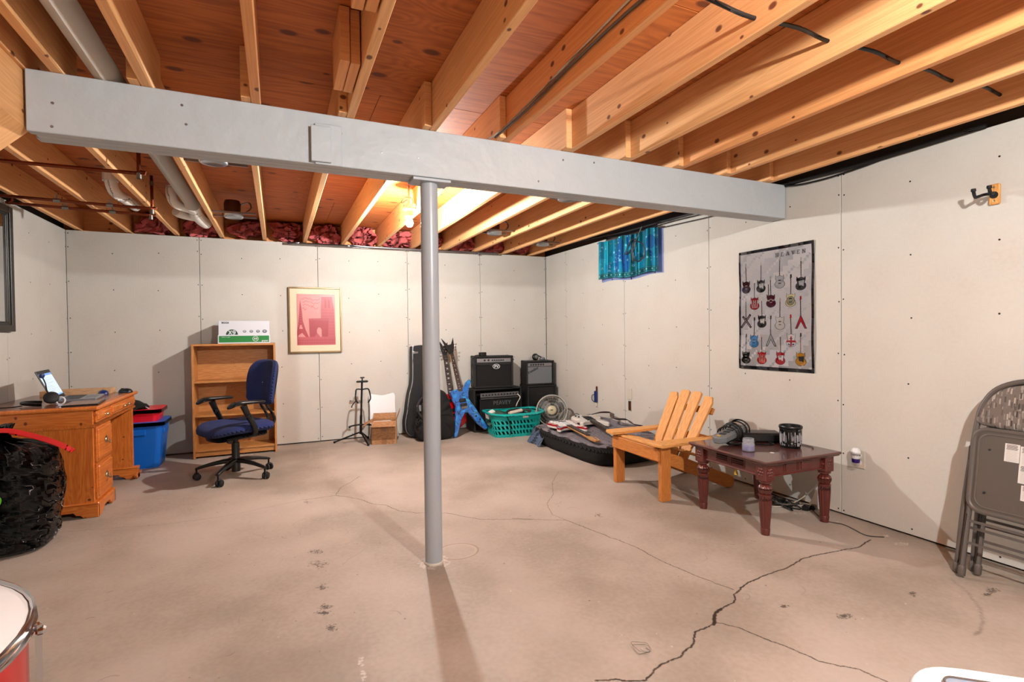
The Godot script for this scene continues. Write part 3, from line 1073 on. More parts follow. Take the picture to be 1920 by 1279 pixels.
func make_prints() -> void:
	var k := Color(0.07, 0.06, 0.07)
	var maroon := Color(0.32, 0.06, 0.14)
	var p := Pic.new(640, 960, Color(0.10, 0.09, 0.13))
	p.rect(0.028, 0.026, 0.972, 0.974, Color(0.90, 0.885, 0.90))
	var L := [[180, 500, "sg", Color(0.27, 0.12, 0.13), Color(0.72, 0.70, 0.72)], [312, 490, "guard", k, Color(0.85, 0.83, 0.82)], [465, 455, "white", Color(0.74, 0.74, 0.76), k], [622, 470, "guard", k, Color(0.75, 0.75, 0.77)],
		[255, 630, "stripes", Color(0.66, 0.10, 0.14), Color(0.95, 0.93, 0.92)], [392, 610, "double", maroon, Color(0.75, 0.72, 0.7)], [548, 605, "rings", Color(0.90, 0.87, 0.68), k],
		[178, 775, "x", Color(0.30, 0.10, 0.14), Color(0.80, 0.78, 0.78)], [315, 775, "guard", k, Color(0.90, 0.89, 0.87)], [465, 790, "white", Color(0.90, 0.89, 0.86), Color(0.7, 0.6, 0.5)], [622, 785, "v", Color(0.80, 0.10, 0.16), Color(0.75, 0.08, 0.14)],
		[250, 935, "sg", Color(0.30, 0.58, 0.82), k], [390, 930, "v", Color(0.75, 0.75, 0.76), k], [548, 930, "flag", Color(0.93, 0.92, 0.92), Color(0.80, 0.07, 0.12)],
		[180, 1065, "sg", k, Color(0.3, 0.3, 0.3)], [315, 1070, "stripes", Color(0.85, 0.10, 0.08), Color(0.95, 0.85, 0.8)], [465, 1075, "guard", Color(0.74, 0.07, 0.16), Color(0.93, 0.91, 0.9)], [620, 1085, "guard", Color(0.90, 0.62, 0.16), k]]
	for g in L:
		var u: float = (g[0] - 117.0) / 598.0
		var v: float = (g[1] - (225.0 - 105.0 * u)) / (925.0 + 155.0 * u)
		poster_guitar(p, Vector2(u, v), 0.098, g[3], g[2], g[4], Color(0.62, 0.44, 0.28) if g[0] == 620 else Color(0.25, 0.18, 0.16))
	var m := mat("poster_print", Color(1, 1, 1), 0.16, 0, p.tex())
	m.clearcoat_enabled = true
	m.clearcoat_roughness = 0.08
	# red print of a lattice tower, an arch and a church tower
	var pk := Color(0.72, 0.46, 0.45)
	var rd := Color(0.56, 0.13, 0.18)
	var md := Color(0.62, 0.25, 0.28)
	p = Pic.new(400, 540, pk)
	for c in [[0.12, 0.10, 0.60, 0.08], [0.15, 0.16, 0.60, 0.13], [0.15, 0.22, 0.45, 0.20], [0.36, 0.27, 0.55, 0.25], [0.14, 0.29, 0.24, 0.295]]:
		var pts := []
		for i in 12:
			pts.append(Vector2(lerpf(c[0], c[2], i / 11.0), c[1] + 0.012 * sin(i * 2.1) - 0.02 * sin(i * 0.6)))
		for i in 11:
			p.line(pts[i], pts[i + 1], 0.010, md)
	p.poly([Vector2(0.64, 0.05), Vector2(0.92, 0.05), Vector2(0.97, 0.30), Vector2(0.99, 0.84), Vector2(0.62, 0.84), Vector2(0.62, 0.30)], md)
	for q in [[0.72, 0.06], [0.81, 0.06]]:
		p.poly([Vector2(q[0], 0.27), Vector2(q[0], 0.12), Vector2(q[0] + 0.025, 0.085), Vector2(q[0] + 0.05, 0.12), Vector2(q[0] + 0.05, 0.27)], rd)
	for y in 9:
		p.line(Vector2(0.63, 0.31 + 0.06 * y), Vector2(0.98, 0.31 + 0.06 * y), 0.006, rd)
	p.poly([Vector2(0.09, 0.11), Vector2(0.125, 0.30), Vector2(0.15, 0.52), Vector2(0.22, 0.70), Vector2(0.30, 0.84), Vector2(0.22, 0.84), Vector2(0.13, 0.76), Vector2(0.04, 0.80), Vector2(0.02, 0.84), Vector2(0.0, 0.84), Vector2(0.0, 0.74), Vector2(0.03, 0.60), Vector2(0.06, 0.40), Vector2(0.075, 0.20)], rd)
	p.poly([Vector2(0.055, 0.68), Vector2(0.075, 0.61), Vector2(0.12, 0.61), Vector2(0.15, 0.68)], pk)
	for y in 8:
		p.line(Vector2(0.04, 0.32 + 0.045 * y), Vector2(0.15, 0.33 + 0.045 * y), 0.006, md)
	p.poly([Vector2(0.30, 0.48), Vector2(0.82, 0.47), Vector2(0.82, 0.56), Vector2(0.80, 0.84), Vector2(0.32, 0.84), Vector2(0.31, 0.56)], rd)
	for i in 13:
		p.rect(0.31 + 0.04 * i, 0.48, 0.33 + 0.04 * i, 0.52, md)
	p.poly([Vector2(0.51, 0.84), Vector2(0.51, 0.70), Vector2(0.545, 0.655), Vector2(0.60, 0.655), Vector2(0.635, 0.70), Vector2(0.635, 0.84)], pk)
	p.rect(0.0, 0.84, 1.0, 1.0, md)
	p.poly([Vector2(0.42, 0.86), Vector2(0.52, 0.76), Vector2(0.62, 0.86)], md)
	for j in 2:
		for i in 22:
			p.rect(0.03 + 0.044 * i, 0.89 + 0.05 * j, 0.05 + 0.044 * i, 0.92 + 0.05 * j, rd)
	mat("red_print", Color(1, 1, 1), 0.35, 0, p.tex())
	# curtain print
	var r := RandomNumberGenerator.new()
	r.seed = 5
	p = Pic.new(640, 400, Color(0.03, 0.55, 0.68))
	for i in 26:
		p.oval(Vector2(r.randf(), r.randf() * 0.8), r.randf_range(0.02, 0.07), r.randf_range(0.08, 0.3), [Color(0.04, 0.68, 0.78), Color(0.02, 0.40, 0.64), Color(0.02, 0.52, 0.52)][i % 3])
	for i in 70:
		var c := Vector2(r.randf(), r.randf() * 0.84)
		var s := r.randf_range(0.008, 0.026)
		var w := Color(0.62, 0.86, 0.92)
		if i % 3 == 0:
			for q in 8:
				p.line(c, c + Vector2(cos(q * PI / 4) * 0.625, sin(q * PI / 4)) * s * 1.6, 0.006, w)
		else:
			p.oval(c, s * 0.625, s, w)
			p.oval(c, s * 0.38, s * 0.6, Color(0.03, 0.46, 0.62))
	p.rect(0, 0.86, 1, 1, Color(0.01, 0.42, 0.48))
	p.rect(0, 0.875, 1, 0.885, Color(0.35, 0.70, 0.75))
	p.rect(0, 0.97, 1, 0.98, Color(0.35, 0.70, 0.75))
	for i in 16:
		p.oval(Vector2(0.03 + i / 16.0, 0.925), 0.012, 0.022, Color(0.50, 0.80, 0.74))
	m = mat("curtain_print", Color(1, 1, 1), 0.9, 0, p.tex())
	m.backlight_enabled = true
	m.backlight = Color(0.55, 0.62, 0.62)
	m.cull_mode = BaseMaterial3D.CULL_DISABLED
	# woven seat fabric: short upright dashes
	p = Pic.new(256, 256, Color(0.44, 0.40, 0.38))
	for i in 700:
		var c := Vector2(r.randf(), r.randf())
		var t := r.randf()
		p.rect(c.x, c.y, c.x + 0.018, c.y + 0.07, Color(0.24, 0.21, 0.20).lerp(Color(0.70, 0.66, 0.62), t))
	mat("dash_fabric", Color(1, 1, 1), 0.95, 0, p.tex(), Vector3(2.4, 2.4, 1))
	# crackle finish of the blue guitar
	p = Pic.new(384, 384, Color(0.02, 0.42, 0.78))
	for i in 40:
		p.oval(Vector2(r.randf(), r.randf()), r.randf_range(0.02, 0.09), r.randf_range(0.02, 0.09), [Color(0.05, 0.55, 0.86), Color(0.02, 0.33, 0.66), Color(0.10, 0.62, 0.90)][i % 3], r.randf() * 3.0)
	for i in 46:
		var a := Vector2(r.randf(), r.randf())
		var d := r.randf() * TAU
		for s in 7:
			var b := a + Vector2.from_angle(d) * r.randf_range(0.015, 0.04)
			p.line(a, b, r.randf_range(0.010, 0.022), Color(0.01, 0.05, 0.16))
			a = b
			d += r.randf_range(-0.8, 0.8)
	mat("blue_crackle", Color(1, 1, 1), 0.10, 0, p.tex(), Vector3(2.4, 2.4, 1)).clearcoat_enabled = true
	# flag-striped guitar body
	p = Pic.new(256, 256, Color(0.92, 0.90, 0.87))
	for i in 5:
		p.rect(0.0, 0.06 + 0.2 * i, 1.0, 0.15 + 0.2 * i, Color(0.66, 0.10, 0.13))
	p.rect(0.0, 0.52, 0.62, 1.0, Color(0.30, 0.34, 0.50))
	for i in 30:
		p.oval(Vector2(0.05 + 0.1 * (i % 6), 0.56 + 0.09 * (i / 6)), 0.022, 0.022, Color(0.92, 0.9, 0.9))
	mat("flag_finish", Color(1, 1, 1), 0.18, 0, p.tex(), Vector3(2.6, 2.6, 1))
	# trees printed round the candle pot
	p = Pic.new(512, 192, Color(0.05, 0.045, 0.05))
	for i in 150:
		var x := r.randf()
		p.rect(x, r.randf_range(0.05, 0.4), x + r.randf_range(0.002, 0.012), r.randf_range(0.75, 1.0), Color(0.55, 0.56, 0.60).lerp(Color(0.92, 0.92, 0.94), r.randf()))
	for i in 46:
		var x := r.randf()
		p.line(Vector2(x, 1.0), Vector2(x + r.randf_range(-0.02, 0.02), r.randf_range(0.1, 0.4)), 0.006, Color(0.03, 0.03, 0.03))
		p.oval(Vector2(x, r.randf_range(0.1, 0.45)), 0.02, 0.05, Color(0.06, 0.05, 0.06))
	mat("tree_print", Color(1, 1, 1), 0.2, 0, p.tex(), Vector3(1.6, 9.2, 1))
	# laptop screen
	p = Pic.new(320, 200, Color(0.90, 0.96, 1.0))
	p.rect(0, 0, 1, 0.09, Color(0.45, 0.66, 0.95))
	p.rect(0.02, 0.02, 0.2, 0.06, Color(0.2, 0.35, 0.7))
	for i in 9:
		p.rect(0.1, 0.2 + 0.07 * i, 0.1 + r.randf_range(0.3, 0.75), 0.215 + 0.07 * i, Color(0.72, 0.82, 0.92))
	p.rect(0, 0.94, 1, 1, Color(0.55, 0.78, 0.98))
	m = mat("screen_picture", Color(0.0, 0.0, 0.0), 0.2)
	m.emission_enabled = true
	m.emission_texture = p.tex()
	m.emission = Color(0, 0, 0)
	m.emission_operator = BaseMaterial3D.EMISSION_OP_ADD
	m.emission_energy_multiplier = 0.9
	# caution labels under the folding chair seats
	p = Pic.new(256, 256, Color(0.88, 0.87, 0.85))
	for i in 26:
		var y := 0.05 + 0.036 * i
		p.rect(0.08 + r.randf() * 0.06, y, 0.80 + r.randf() * 0.14, y + (0.02 if i < 8 else 0.01), Color(0.25, 0.24, 0.24) if i < 8 else Color(0.62, 0.61, 0.60))
	mat("caution_label", Color(1, 1, 1), 0.6, 0, p.tex())

# ---------------------------------------------------------------- pipes, wires, insulation overhead
func build_services() -> void:
	# drain pipe
	var d := thing("drain_pipe", "white plastic drain pipe running between the joists over the beam", "pipe", Vector3(-0.63, 2.318, -2.0))
	tb("pipe", [Vector3(0, 0, 4.4), Vector3(0, 0, -3.12)], 0.049, M.pvc, d, 24)
	lt("coupling", [Vector2(0.049, -0.05), Vector2(0.056, -0.05), Vector2(0.056, 0.05), Vector2(0.049, 0.05)], M.pvc, d, Transform3D(Basis(Vector3.RIGHT, PI / 2), Vector3(0, 0, -3.10)), 24)
	tb("elbow", smooth_path([Vector3(0, 0, -3.12), Vector3(-0.005, -0.004, -3.25), Vector3(-0.01, -0.01, -3.4), Vector3(0.0, -0.012, -3.60), Vector3(0.02, -0.01, -3.78)]), 0.052, M.pvc, d, 20)
	tb("branch", smooth_path([Vector3(0, -0.012, -3.50), Vector3(-0.06, -0.012, -3.47), Vector3(-0.13, -0.010, -3.40), Vector3(-0.16, 0.0, -3.36)]), 0.042, M.pvc, d, 20)
	tb("branch", smooth_path([Vector3(0, -0.01, -3.2), Vector3(-0.06, -0.012, -3.12), Vector3(-0.115, -0.005, -3.03), Vector3(-0.135, 0.05, -2.98), Vector3(-0.135, 0.12, -2.97)]), 0.038, M.pvc, d, 20)
	var t := thing("drain_trap", "white plastic drain trap beside the copper pipes", "pipe", Vector3(-1.07, 2.315, -4.75))
	tb("bend", smooth_path([Vector3(-0.04, 0.15, 0.02), Vector3(-0.035, 0.04, 0.0), Vector3(-0.02, -0.01, -0.06), Vector3(0.01, -0.02, -0.18), Vector3(0.02, -0.015, -0.45)]), 0.040, M.pvc, t, 20)
	lt("coupling", [Vector2(0.042, -0.03), Vector2(0.05, -0.03), Vector2(0.05, 0.03), Vector2(0.042, 0.03)], M.pvc, t, xf(Vector3(-0.038, 0.09, 0.01)), 20)
	# copper water lines
	var lines := [
		["copper water pipe turning up beside a joist close behind the beam", [Vector3(-1.74, 2.225, -3.87), Vector3(-0.80, 2.225, -3.86), Vector3(-0.765, 2.24, -3.86), Vector3(-0.76, 2.27, -3.86), Vector3(-0.76, 2.47, -3.86)]],
		["upper copper water pipe of the pair strapped under the joists", [Vector3(-1.77, 2.33, -4.80), Vector3(-1.77, 2.235, -4.80), Vector3(-1.74, 2.225, -4.81), Vector3(-0.90, 2.215, -4.83), Vector3(-0.875, 2.225, -4.83), Vector3(-0.87, 2.25, -4.83), Vector3(-0.87, 2.47, -4.83)]],
		["lower copper water pipe of the pair strapped under the joists", [Vector3(-1.77, 2.33, -5.02), Vector3(-1.77, 2.235, -5.02), Vector3(-1.74, 2.22, -5.03), Vector3(-0.95, 2.21, -5.06), Vector3(-0.925, 2.22, -5.06), Vector3(-0.92, 2.25, -5.06), Vector3(-0.92, 2.47, -5.06)]]]
	for l in lines:
		var o := thing("copper_pipe", l[0], "pipe", l[1][1], 0.0, "copper pipes by the left wall")
		var pts := []
		for p in l[1]:
			pts.append(p - o.position)
		tb("tube", smooth_path(pts, 4), 0.011, M.copper, o, 12)
		for q in [1, 2]:
			lt("joint", [Vector2(0.011, -0.018), Vector2(0.0145, -0.017), Vector2(0.0145, 0.017), Vector2(0.011, 0.018)], M.solder, o, xf(pts[pts.size() - q] + Vector3(0, -0.06, 0), 0, 0, 0), 12)
		for xx in [0.35, 0.72]:
			var c: Vector3 = pts[1 if pts.size() < 7 else 2].lerp(pts[1] if pts.size() < 7 else pts[3], xx)
			if pts.size() >= 7:
				bx("strap", c + Vector3(0, 0.026, 0), Vector3(0.012, 0.03, 0.004), M.galvanised, o, 0.0)
				lt("joint", [Vector2(0.011, -0.02), Vector2(0.015, -0.02), Vector2(0.015, 0.02), Vector2(0.011, 0.02)], M.solder, o, Transform3D(Basis(Vector3.FORWARD, PI / 2), c), 12)
	# conduit along the top of the back wall
	var c := thing("conduit_pipe", "thin metal pipe clipped along the top edge of the back wall", "pipe", Vector3(0.243, 2.232, -6.20))
	tb("tube", smooth_path([Vector3(-0.01, 0.05, -0.09), Vector3(-0.012, 0.01, -0.05), Vector3(0.0, 0.0, 0.0), Vector3(0.06, 0, 0.0), Vector3(2.38, 0.012, 0.0)]), 0.014, M.brushed, c, 12)
	for q in [0.52, 1.36, 2.1]:
		lt("clip", [Vector2(0.014, -0.008), Vector2(0.018, -0.008), Vector2(0.018, 0.008), Vector2(0.014, 0.008)], M.galvanised, c, Transform3D(Basis(Vector3.FORWARD, PI / 2), Vector3(q, 0.004, 0)), 12)
		bx("clip_tab", Vector3(q, 0.004, -0.04), Vector3(0.014, 0.012, 0.062), M.galvanised, c, 0.0)
	# recessed lamp housings on hanger bars between joists
	var bays := [[-0.335, -5.22, "unlit recessed lamp housing two joists from the drain pipe, by the back wall"], [-0.335, -3.62, "unlit recessed lamp housing right behind the beam near the drain pipe"], [2.115, -5.10, "unlit recessed lamp housing in the bay halfway to the window"], [2.115, -3.58, "unlit recessed lamp housing right behind the beam toward the window"], [2.93, -5.55, "unlit recessed lamp housing in the corner bay by the window wall"]]
	var first: Node3D = null
	for b in bays:
		var at := Vector3(b[0], 2.285, b[1])
		if first:
			copy_of(first, at, b[2])
			continue
		first = thing("recessed_housing", b[2], "lamp housing", at, 0.0, "recessed housings between the joists")
		for s in [-1, 1]:
			bx("hanger_bar", Vector3(0, 0.012, 0.085 * s), Vector3(0.365, 0.016, 0.006), M.galvanised, first, 0.0)
		lt("trim_pan", [Vector2(0.0, -0.012), Vector2(0.062, -0.014), Vector2(0.07, -0.02), Vector2(0.078, -0.012), Vector2(0.08, 0.012), Vector2(0.0, 0.012)], M.galvanised, first, Transform3D(), 28)
		lt("can", [Vector2(0.065, 0.012), Vector2(0.068, 0.10), Vector2(0.06, 0.13), Vector2(0.0, 0.135)], M.housing_brown, first, xf(Vector3(-0.01, 0, 0)), 24)
		tb("flex_conduit", smooth_path([Vector3(0.05, 0.10, 0), Vector3(0.12, 0.12, 0.02), Vector3(0.14, 0.07, 0.05), Vector3(0.10, 0.02, 0.075)]), 0.007, M.brushed, first, 8)
	# pink insulation stuffed over the back wall, one batt in each bay
	var fn := FastNoiseLite.new()
	fn.seed = 3
	fn.frequency = 5.0
	fn.fractal_octaves = 3
	for k in range(-2, 9):
		var xc := -0.46 + 0.4085 * k + 0.166
		var wd := rng.randf_range(0.13, 0.165)
		var ht := rng.randf_range(0.07, 0.10)
		if k in [2, 3]:
			ht = 0.105
		var R := []
		for i in 15:
			var a := PI * i / 14.0
			var ring := PackedVector3Array()
			for j in 20:
				var q := TAU * j / 20.0
				var p := Vector3(cos(a) * wd, sin(a) * cos(q) * ht, sin(a) * sin(q) * 0.085)
				var f := 1.12 + 0.75 * fn.get_noise_3d(p.x * 2.2 + k * 7.0, p.y * 2.2, p.z * 2.2)
				p *= f
				ring.append(Vector3(clampf(p.x, -0.178, 0.178), clampf(p.y, -0.115, 0.112), clampf(p.z, -0.09, 0.095)))
			R.append(ring)
		var m := mb()
		m.surf(R, true, false, 0.6, 0.6)
		var o := obj("insulation_batt", m, M.insulation)
		o.position = Vector3(xc, 2.367, -6.31)
		tag(o, "pink glass wool batt stuffed between joist ends over the back wall", "insulation", "pink insulation batts over the back wall")
	# cable drilled through the joists on the near side
	var hp := [on_x(1410, 33, 1.53), on_x(1555, 78, 1.96), on_x(1685, 118, 2.36), on_x(1785, 152, 2.77), on_x(1875, 178, 3.17)]
	var path := [Vector3(hp[0].x - 0.45, hp[0].y + 0.02, hp[0].z + 0.02)]
	for i in hp.size():
		path.append(hp[i] + Vector3(-0.19, 0.004, 0.01))
		path.append(hp[i])
	path.append(hp[4] + Vector3(0.16, -0.02, 0))
	var w := tb("joist_cable", smooth_path(path, 5), 0.0075, M.cable_black, self)
	tag(w, "black cable threaded through drilled holes in the joists", "cable")
	# thin cream cable stapled along a joist, sagging
	var cp := [Vector3(1.129, 2.30, 0.9), Vector3(1.128, 2.33, -0.6), Vector3(1.128, 2.37, -1.3), Vector3(1.126, 2.34, -2.0), Vector3(1.115, 2.31, -2.45), Vector3(1.08, 2.285, -2.62), Vector3(1.02, 2.275, -2.78)]
	w = tb("stapled_cable", smooth_path(cp, 6), 0.005, M.cable_white, self)
	tag(w, "thin cream cable stapled along the joist in front of the beam", "cable")
	var cp2 := [Vector3(1.128, 2.28, 0.9), Vector3(1.127, 2.30, -0.8), Vector3(1.125, 2.33, -1.6), Vector3(1.12, 2.30, -2.3), Vector3(1.09, 2.276, -2.6)]
	w = tb("stapled_cable", smooth_path(cp2, 6), 0.006, M.cable_grey, self)
	tag(w, "dark grey cable stapled along the joist below the cream cable", "cable")
	# black cable in the far left bay
	w = tb("bay_cable", smooth_path([on_floor(-40, -60, 2.40), on_floor(0, 12, 2.40), on_floor(70, 85, 2.40), on_floor(110, 128, 2.38), on_floor(156, 149, 2.36), on_floor(190, 170, 2.40)], 6), 0.006, M.cable_black, self)
	tag(w, "black cable looping down to the beam beside the drain pipe", "cable")
	# bundle along the top of the right wall
	var bundles := [
		[["black cable lying along the top of the window wall past the beam", 0.010], [[1015, 466], [1060, 458], [1120, 445], [1180, 432], [1260, 410], [1330, 392]], 3.33],
		[["thick black cable in the gap over the window wall", 0.013], [[1350, 386], [1440, 352], [1500, 338], [1600, 312], [1720, 276], [1850, 235]], 3.34],
		[["thin cable drooping over the drywall past the beam end", 0.006], [[1466, 349], [1500, 346], [1540, 337], [1580, 325], [1640, 304], [1690, 284]], 3.345]]
	for b in bundles:
		var pts := []
		for q in b[1]:
			var p := on_x(q[0], q[1], b[2])
			pts.append(p)
		w = tb("wall_cable", smooth_path(pts, 5), b[0][1], M.cable_black, self)
		tag(w, b[0][0], "cable", "cables over the window wall")

# ---------------------------------------------------------------- desk corner
func panel_drawer(called: String, parent: Node3D, x: float, y0: float, y1: float, z0: float, z1: float, mt: Material) -> MeshInstance3D:
	# raised drawer front on the +x face
	var m := mb()
	m.box(Vector3(x + 0.007, (y0 + y1) / 2, (z0 + z1) / 2), Vector3(0.014, y1 - y0, z1 - z0), 0.003, 2)
	m.box(Vector3(x + 0.016, (y0 + y1) / 2, (z0 + z1) / 2), Vector3(0.016, y1 - y0 - 0.03, z1 - z0 - 0.03), 0.012, 2)
	return obj(called, m, mt, parent)

func bail_pull(parent: Node3D, at: Vector3) -> void:
	var m := mb()
	m.lathe([Vector2(0, 0.004), Vector2(0.016, 0.004), Vector2(0.02, 0.0), Vector2(0.02, -0.003), Vector2(0, -0.003)], 14, Transform3D(Basis(Vector3.FORWARD, PI / 2), at + Vector3(0.002, 0, 0)))
	for s in [-1, 1]:
		m.lathe([Vector2(0, 0.012), Vector2(0.006, 0.01), Vector2(0.009, 0.0), Vector2(0, -0.004)], 10, Transform3D(Basis(Vector3.FORWARD, -PI / 2), at + Vector3(0, 0.004, 0.026 * s)))
	var pts := []
	for i in 13:
		var a := PI * i / 12.0
		pts.append(at + Vector3(0.014 + 0.010 * sin(a), 0.004 - 0.026 * sin(a), 0.026 * cos(a)))
	m.tube(pts, 0.0035, 8)
	for k in 5:
		var a := PI * (0.15 + 0.175 * k)
		m.lathe([Vector2(0, 0.003), Vector2(0.008, 0.002), Vector2(0.009, 0.0), Vector2(0, -0.002)], 8, Transform3D(Basis(Vector3.FORWARD, -PI / 2), at + Vector3(0.001, 0.026 * sin(a), 0.028 * cos(a))))
	obj("handle", m, M.brass, parent)

func bracket_base(parent: Node3D, x0: float, x1: float, z0: float, z1: float) -> void:
	# plinth with scrolled bracket feet, cut out between the feet on the +x and +z faces
	var foot := func(l: float) -> PackedVector2Array:
		return PackedVector2Array([Vector2(0, 0), Vector2(0.085, 0), Vector2(0.10, 0.018), Vector2(0.125, 0.022), Vector2(0.14, 0.042), Vector2(l - 0.14, 0.042), Vector2(l - 0.125, 0.022), Vector2(l - 0.10, 0.018), Vector2(l - 0.085, 0), Vector2(l, 0), Vector2(l, 0.088), Vector2(0, 0.088)])
	var m := mb(xf(Vector3(x0, 0, 0)))
	m.prism(foot.call(x1 - x0), z1 - 0.02, z1, 0, 0.004, 0)
	m.prism(foot.call(x1 - x0), z0, z0 + 0.02, 0, 0.004, 0)
	m.x = Transform3D(Basis(Vector3(0, 0, -1), Vector3.UP, Vector3.RIGHT), Vector3(x1 - 0.02, 0, z1 - 0.001))
	m.prism(foot.call(z1 - z0 - 0.002), 0.0, 0.02, 0, 0.004, 0)
	m.x = Transform3D()
	m.box(Vector3((x0 + x1) / 2, 0.094, (z0 + z1) / 2), Vector3(x1 - x0 + 0.006, 0.014, z1 - z0 + 0.006), 0.006, 0)
	obj("bracket_base", m, M.pine_orange, parent)

func build_desk_corner() -> void:
	var o := Vector3(-1.47, 0, -4.905)
	var d := thing("pedestal_desk", "orange pine pedestal desk with a dark top and brass pulls", "desk", o)
	bx("desk_top", Vector3(0, 0.7375, 0), Vector3(0.71, 0.027, 1.11), M.pine_orange, d, 0.009, 2)
	bx("top_inlay", Vector3(-0.02, 0.7518, 0), Vector3(0.64, 0.002, 1.03), M.pine_dark_top, d, 0.0, 2)
	var z0 := 0.165
	var z1 := 0.535
	bx("pedestal", Vector3(-0.005, 0.36, (z0 + z1) / 2), Vector3(0.65, 0.525, z1 - z0), M.pine_orange, d, 0.003, 1)
	bracket_base(d, -0.345, 0.345, z0 - 0.015, z1 + 0.015)
	for k in 2:
		var dr := panel_drawer("drawer", d, 0.32, [0.115, 0.365][k], [0.355, 0.605][k], z0 + 0.02, z1 - 0.02, M.pine_orange)
		bail_pull(dr, Vector3(0.345, [0.24, 0.49][k], (z0 + z1) / 2))
	bx("end_panel", Vector3(-0.005, 0.36, -0.516), Vector3(0.65, 0.525, 0.036), M.pine_orange, d, 0.003, 1)
	bracket_base(d, -0.345, 0.355, -0.56, -0.485)
	bx("apron", Vector3(-0.005, 0.674, 0), Vector3(0.65, 0.10, 1.07), M.pine_orange, d, 0.003, 2)
	for q in [[0.185, 0.515], [-0.515, 0.165]]:
		var dr := panel_drawer("drawer", d, 0.32, 0.636, 0.716, q[0], q[1], M.pine_orange)
		var m := mb()
		for s in ([-0.06, 0.06] if q[1] < 0.2 else [0.0]):
			m.lathe([Vector2(0, 0.026), Vector2(0.009, 0.024), Vector2(0.012, 0.016), Vector2(0.005, 0.006), Vector2(0.007, 0)], 12, Transform3D(Basis(Vector3.FORWARD, PI / 2), Vector3(0.342, 0.676, (q[0] + q[1]) / 2 + s)))
		obj("knob", m, M.brass, dr)
	var m := mb()
	for q in [[Vector3(0.326, 0.618, -0.545), Vector3(0.326, 0.618, 0.545)], [Vector3(0.33, 0.618, 0.541), Vector3(-0.33, 0.618, 0.541)]]:
		m.tube([q[0], q[1]], 0.010, 10)
	obj("moulding", m, M.pine_orange, d)
	# things on the desk
	var y := 0.753
	var lp := thing("laptop", "open silver laptop with a lit pale blue screen on the desk", "laptop", Vector3(-1.37, y, -4.93), PI / 2 + 0.10)
	lp.scale = Vector3.ONE * 1.08
	# local: hinge at -z, keyboard towards +z
	bx("base", Vector3(0, 0.008, 0), Vector3(0.33, 0.016, 0.225), M.laptop_silver, lp, 0.004, 0)
	bx("keyboard", Vector3(0, 0.0165, -0.035), Vector3(0.29, 0.002, 0.105), M.keys_dark, lp, 0.0)
	bx("touchpad", Vector3(0, 0.0165, 0.065), Vector3(0.10, 0.0015, 0.06), M.brushed, lp, 0.0)
	var lid := mb(xf(Vector3(0, 0.014, -0.11), 0, -0.42))
	lid.box(Vector3(0, 0.108, -0.004), Vector3(0.33, 0.216, 0.007), 0.003, 0)
	var lo := obj("lid", lid, M.keys_dark, lp)
	var sc := mb(xf(Vector3(0, 0.014, -0.11), 0, -0.42))
	sc.uo = Vector2.ZERO
	var n := Vector3(0, 0, 1)
	sc.quad(Vector3(-0.152, 0.026, 0.0002), Vector3(0.152, 0.026, 0.0002), Vector3(0.152, 0.192, 0.0002), Vector3(-0.152, 0.192, 0.0002), n, n, n, n, Vector2(0, 1), Vector2(1, 1), Vector2(1, 0), Vector2(0, 0))
	obj("screen", sc, M.screen_picture, lo)
	var al := AreaLight3D.new()
	al.name = "screen_light"
	al.area_size = Vector2(0.30, 0.166)
	al.light_color = Color(0.75, 0.88, 1.0)
	al.light_energy = 0.04
	al.area_range = 12.0
	al.area_attenuation = 2.0
	al.shadow_enabled = true
	al.transform = xf(Vector3(0, 0.014, -0.11), 0, -0.42) * Transform3D(Basis(Vector3.UP, PI), Vector3(0, 0.109, 0.004))
	lo.add_child(al)
	var hs := thing("headset", "black headset with a boom microphone lying before the laptop", "headset", Vector3(-1.46, y, -4.60), 0.3)
	var band := []
	for i in 15:
		var a := PI * i / 14.0
		band.append(Vector3(-0.03 - 0.10 * sin(a), 0.014 + 0.012 * sin(a), 0.085 * cos(a)))
	tb("headband", band, 0.012, M.black_plastic, hs, 8)
	for s in [-1, 1]:
		lt("ear_cushion", [Vector2(0, 0.035), Vector2(0.03, 0.035), Vector2(0.042, 0.024), Vector2(0.042, 0.008), Vector2(0.034, 0.0), Vector2(0, 0.0)], M.black_vinyl, hs, xf(Vector3(0.02, 0.050, 0.07 * s), 0, PI / 2 - 0.6 * s, 0), 20)
	lt("ear_ring", [Vector2(0.024, 0.0), Vector2(0.03, 0.004), Vector2(0.024, 0.008), Vector2(0.02, 0.004), Vector2(0.024, 0.0)], M.white_plastic, hs, xf(Vector3(0.07, 0.03, 0.06), 0, 1.3, 0.4), 18)
	var boom := smooth_path([Vector3(0.03, 0.03, -0.05), Vector3(0.0, 0.09, -0.06), Vector3(-0.01, 0.15, -0.06), Vector3(-0.025, 0.195, -0.05)])
	tb("boom", boom, 0.004, M.black_plastic, hs, 6)
	lt("microphone", [Vector2(0, 0.018), Vector2(0.012, 0.014), Vector2(0.017, 0.0), Vector2(0.012, -0.014), Vector2(0, -0.018)], M.blue_tool, hs, xf(Vector3(-0.027, 0.203, -0.048)), 14)
	tb("cord", smooth_path([Vector3(-0.13, 0.008, 0.0), Vector3(-0.17, 0.006, 0.03), Vector3(-0.24, 0.006, 0.02), Vector3(-0.29, 0.006, 0.06)]), 0.004, M.cable_black, hs, 6)
	var tl := thing("tablet", "thin dark tablet lying flat at the near edge of the desk", "tablet", Vector3(-1.245, y, -4.56), 0.10)
	bx("case", Vector3(0, 0.005, 0), Vector3(0.20, 0.010, 0.29), M.black_plastic, tl, 0.003, 0)
	bx("glass", Vector3(0, 0.0105, 0), Vector3(0.176, 0.0015, 0.262), M.pine_dark_top, tl, 0.0)
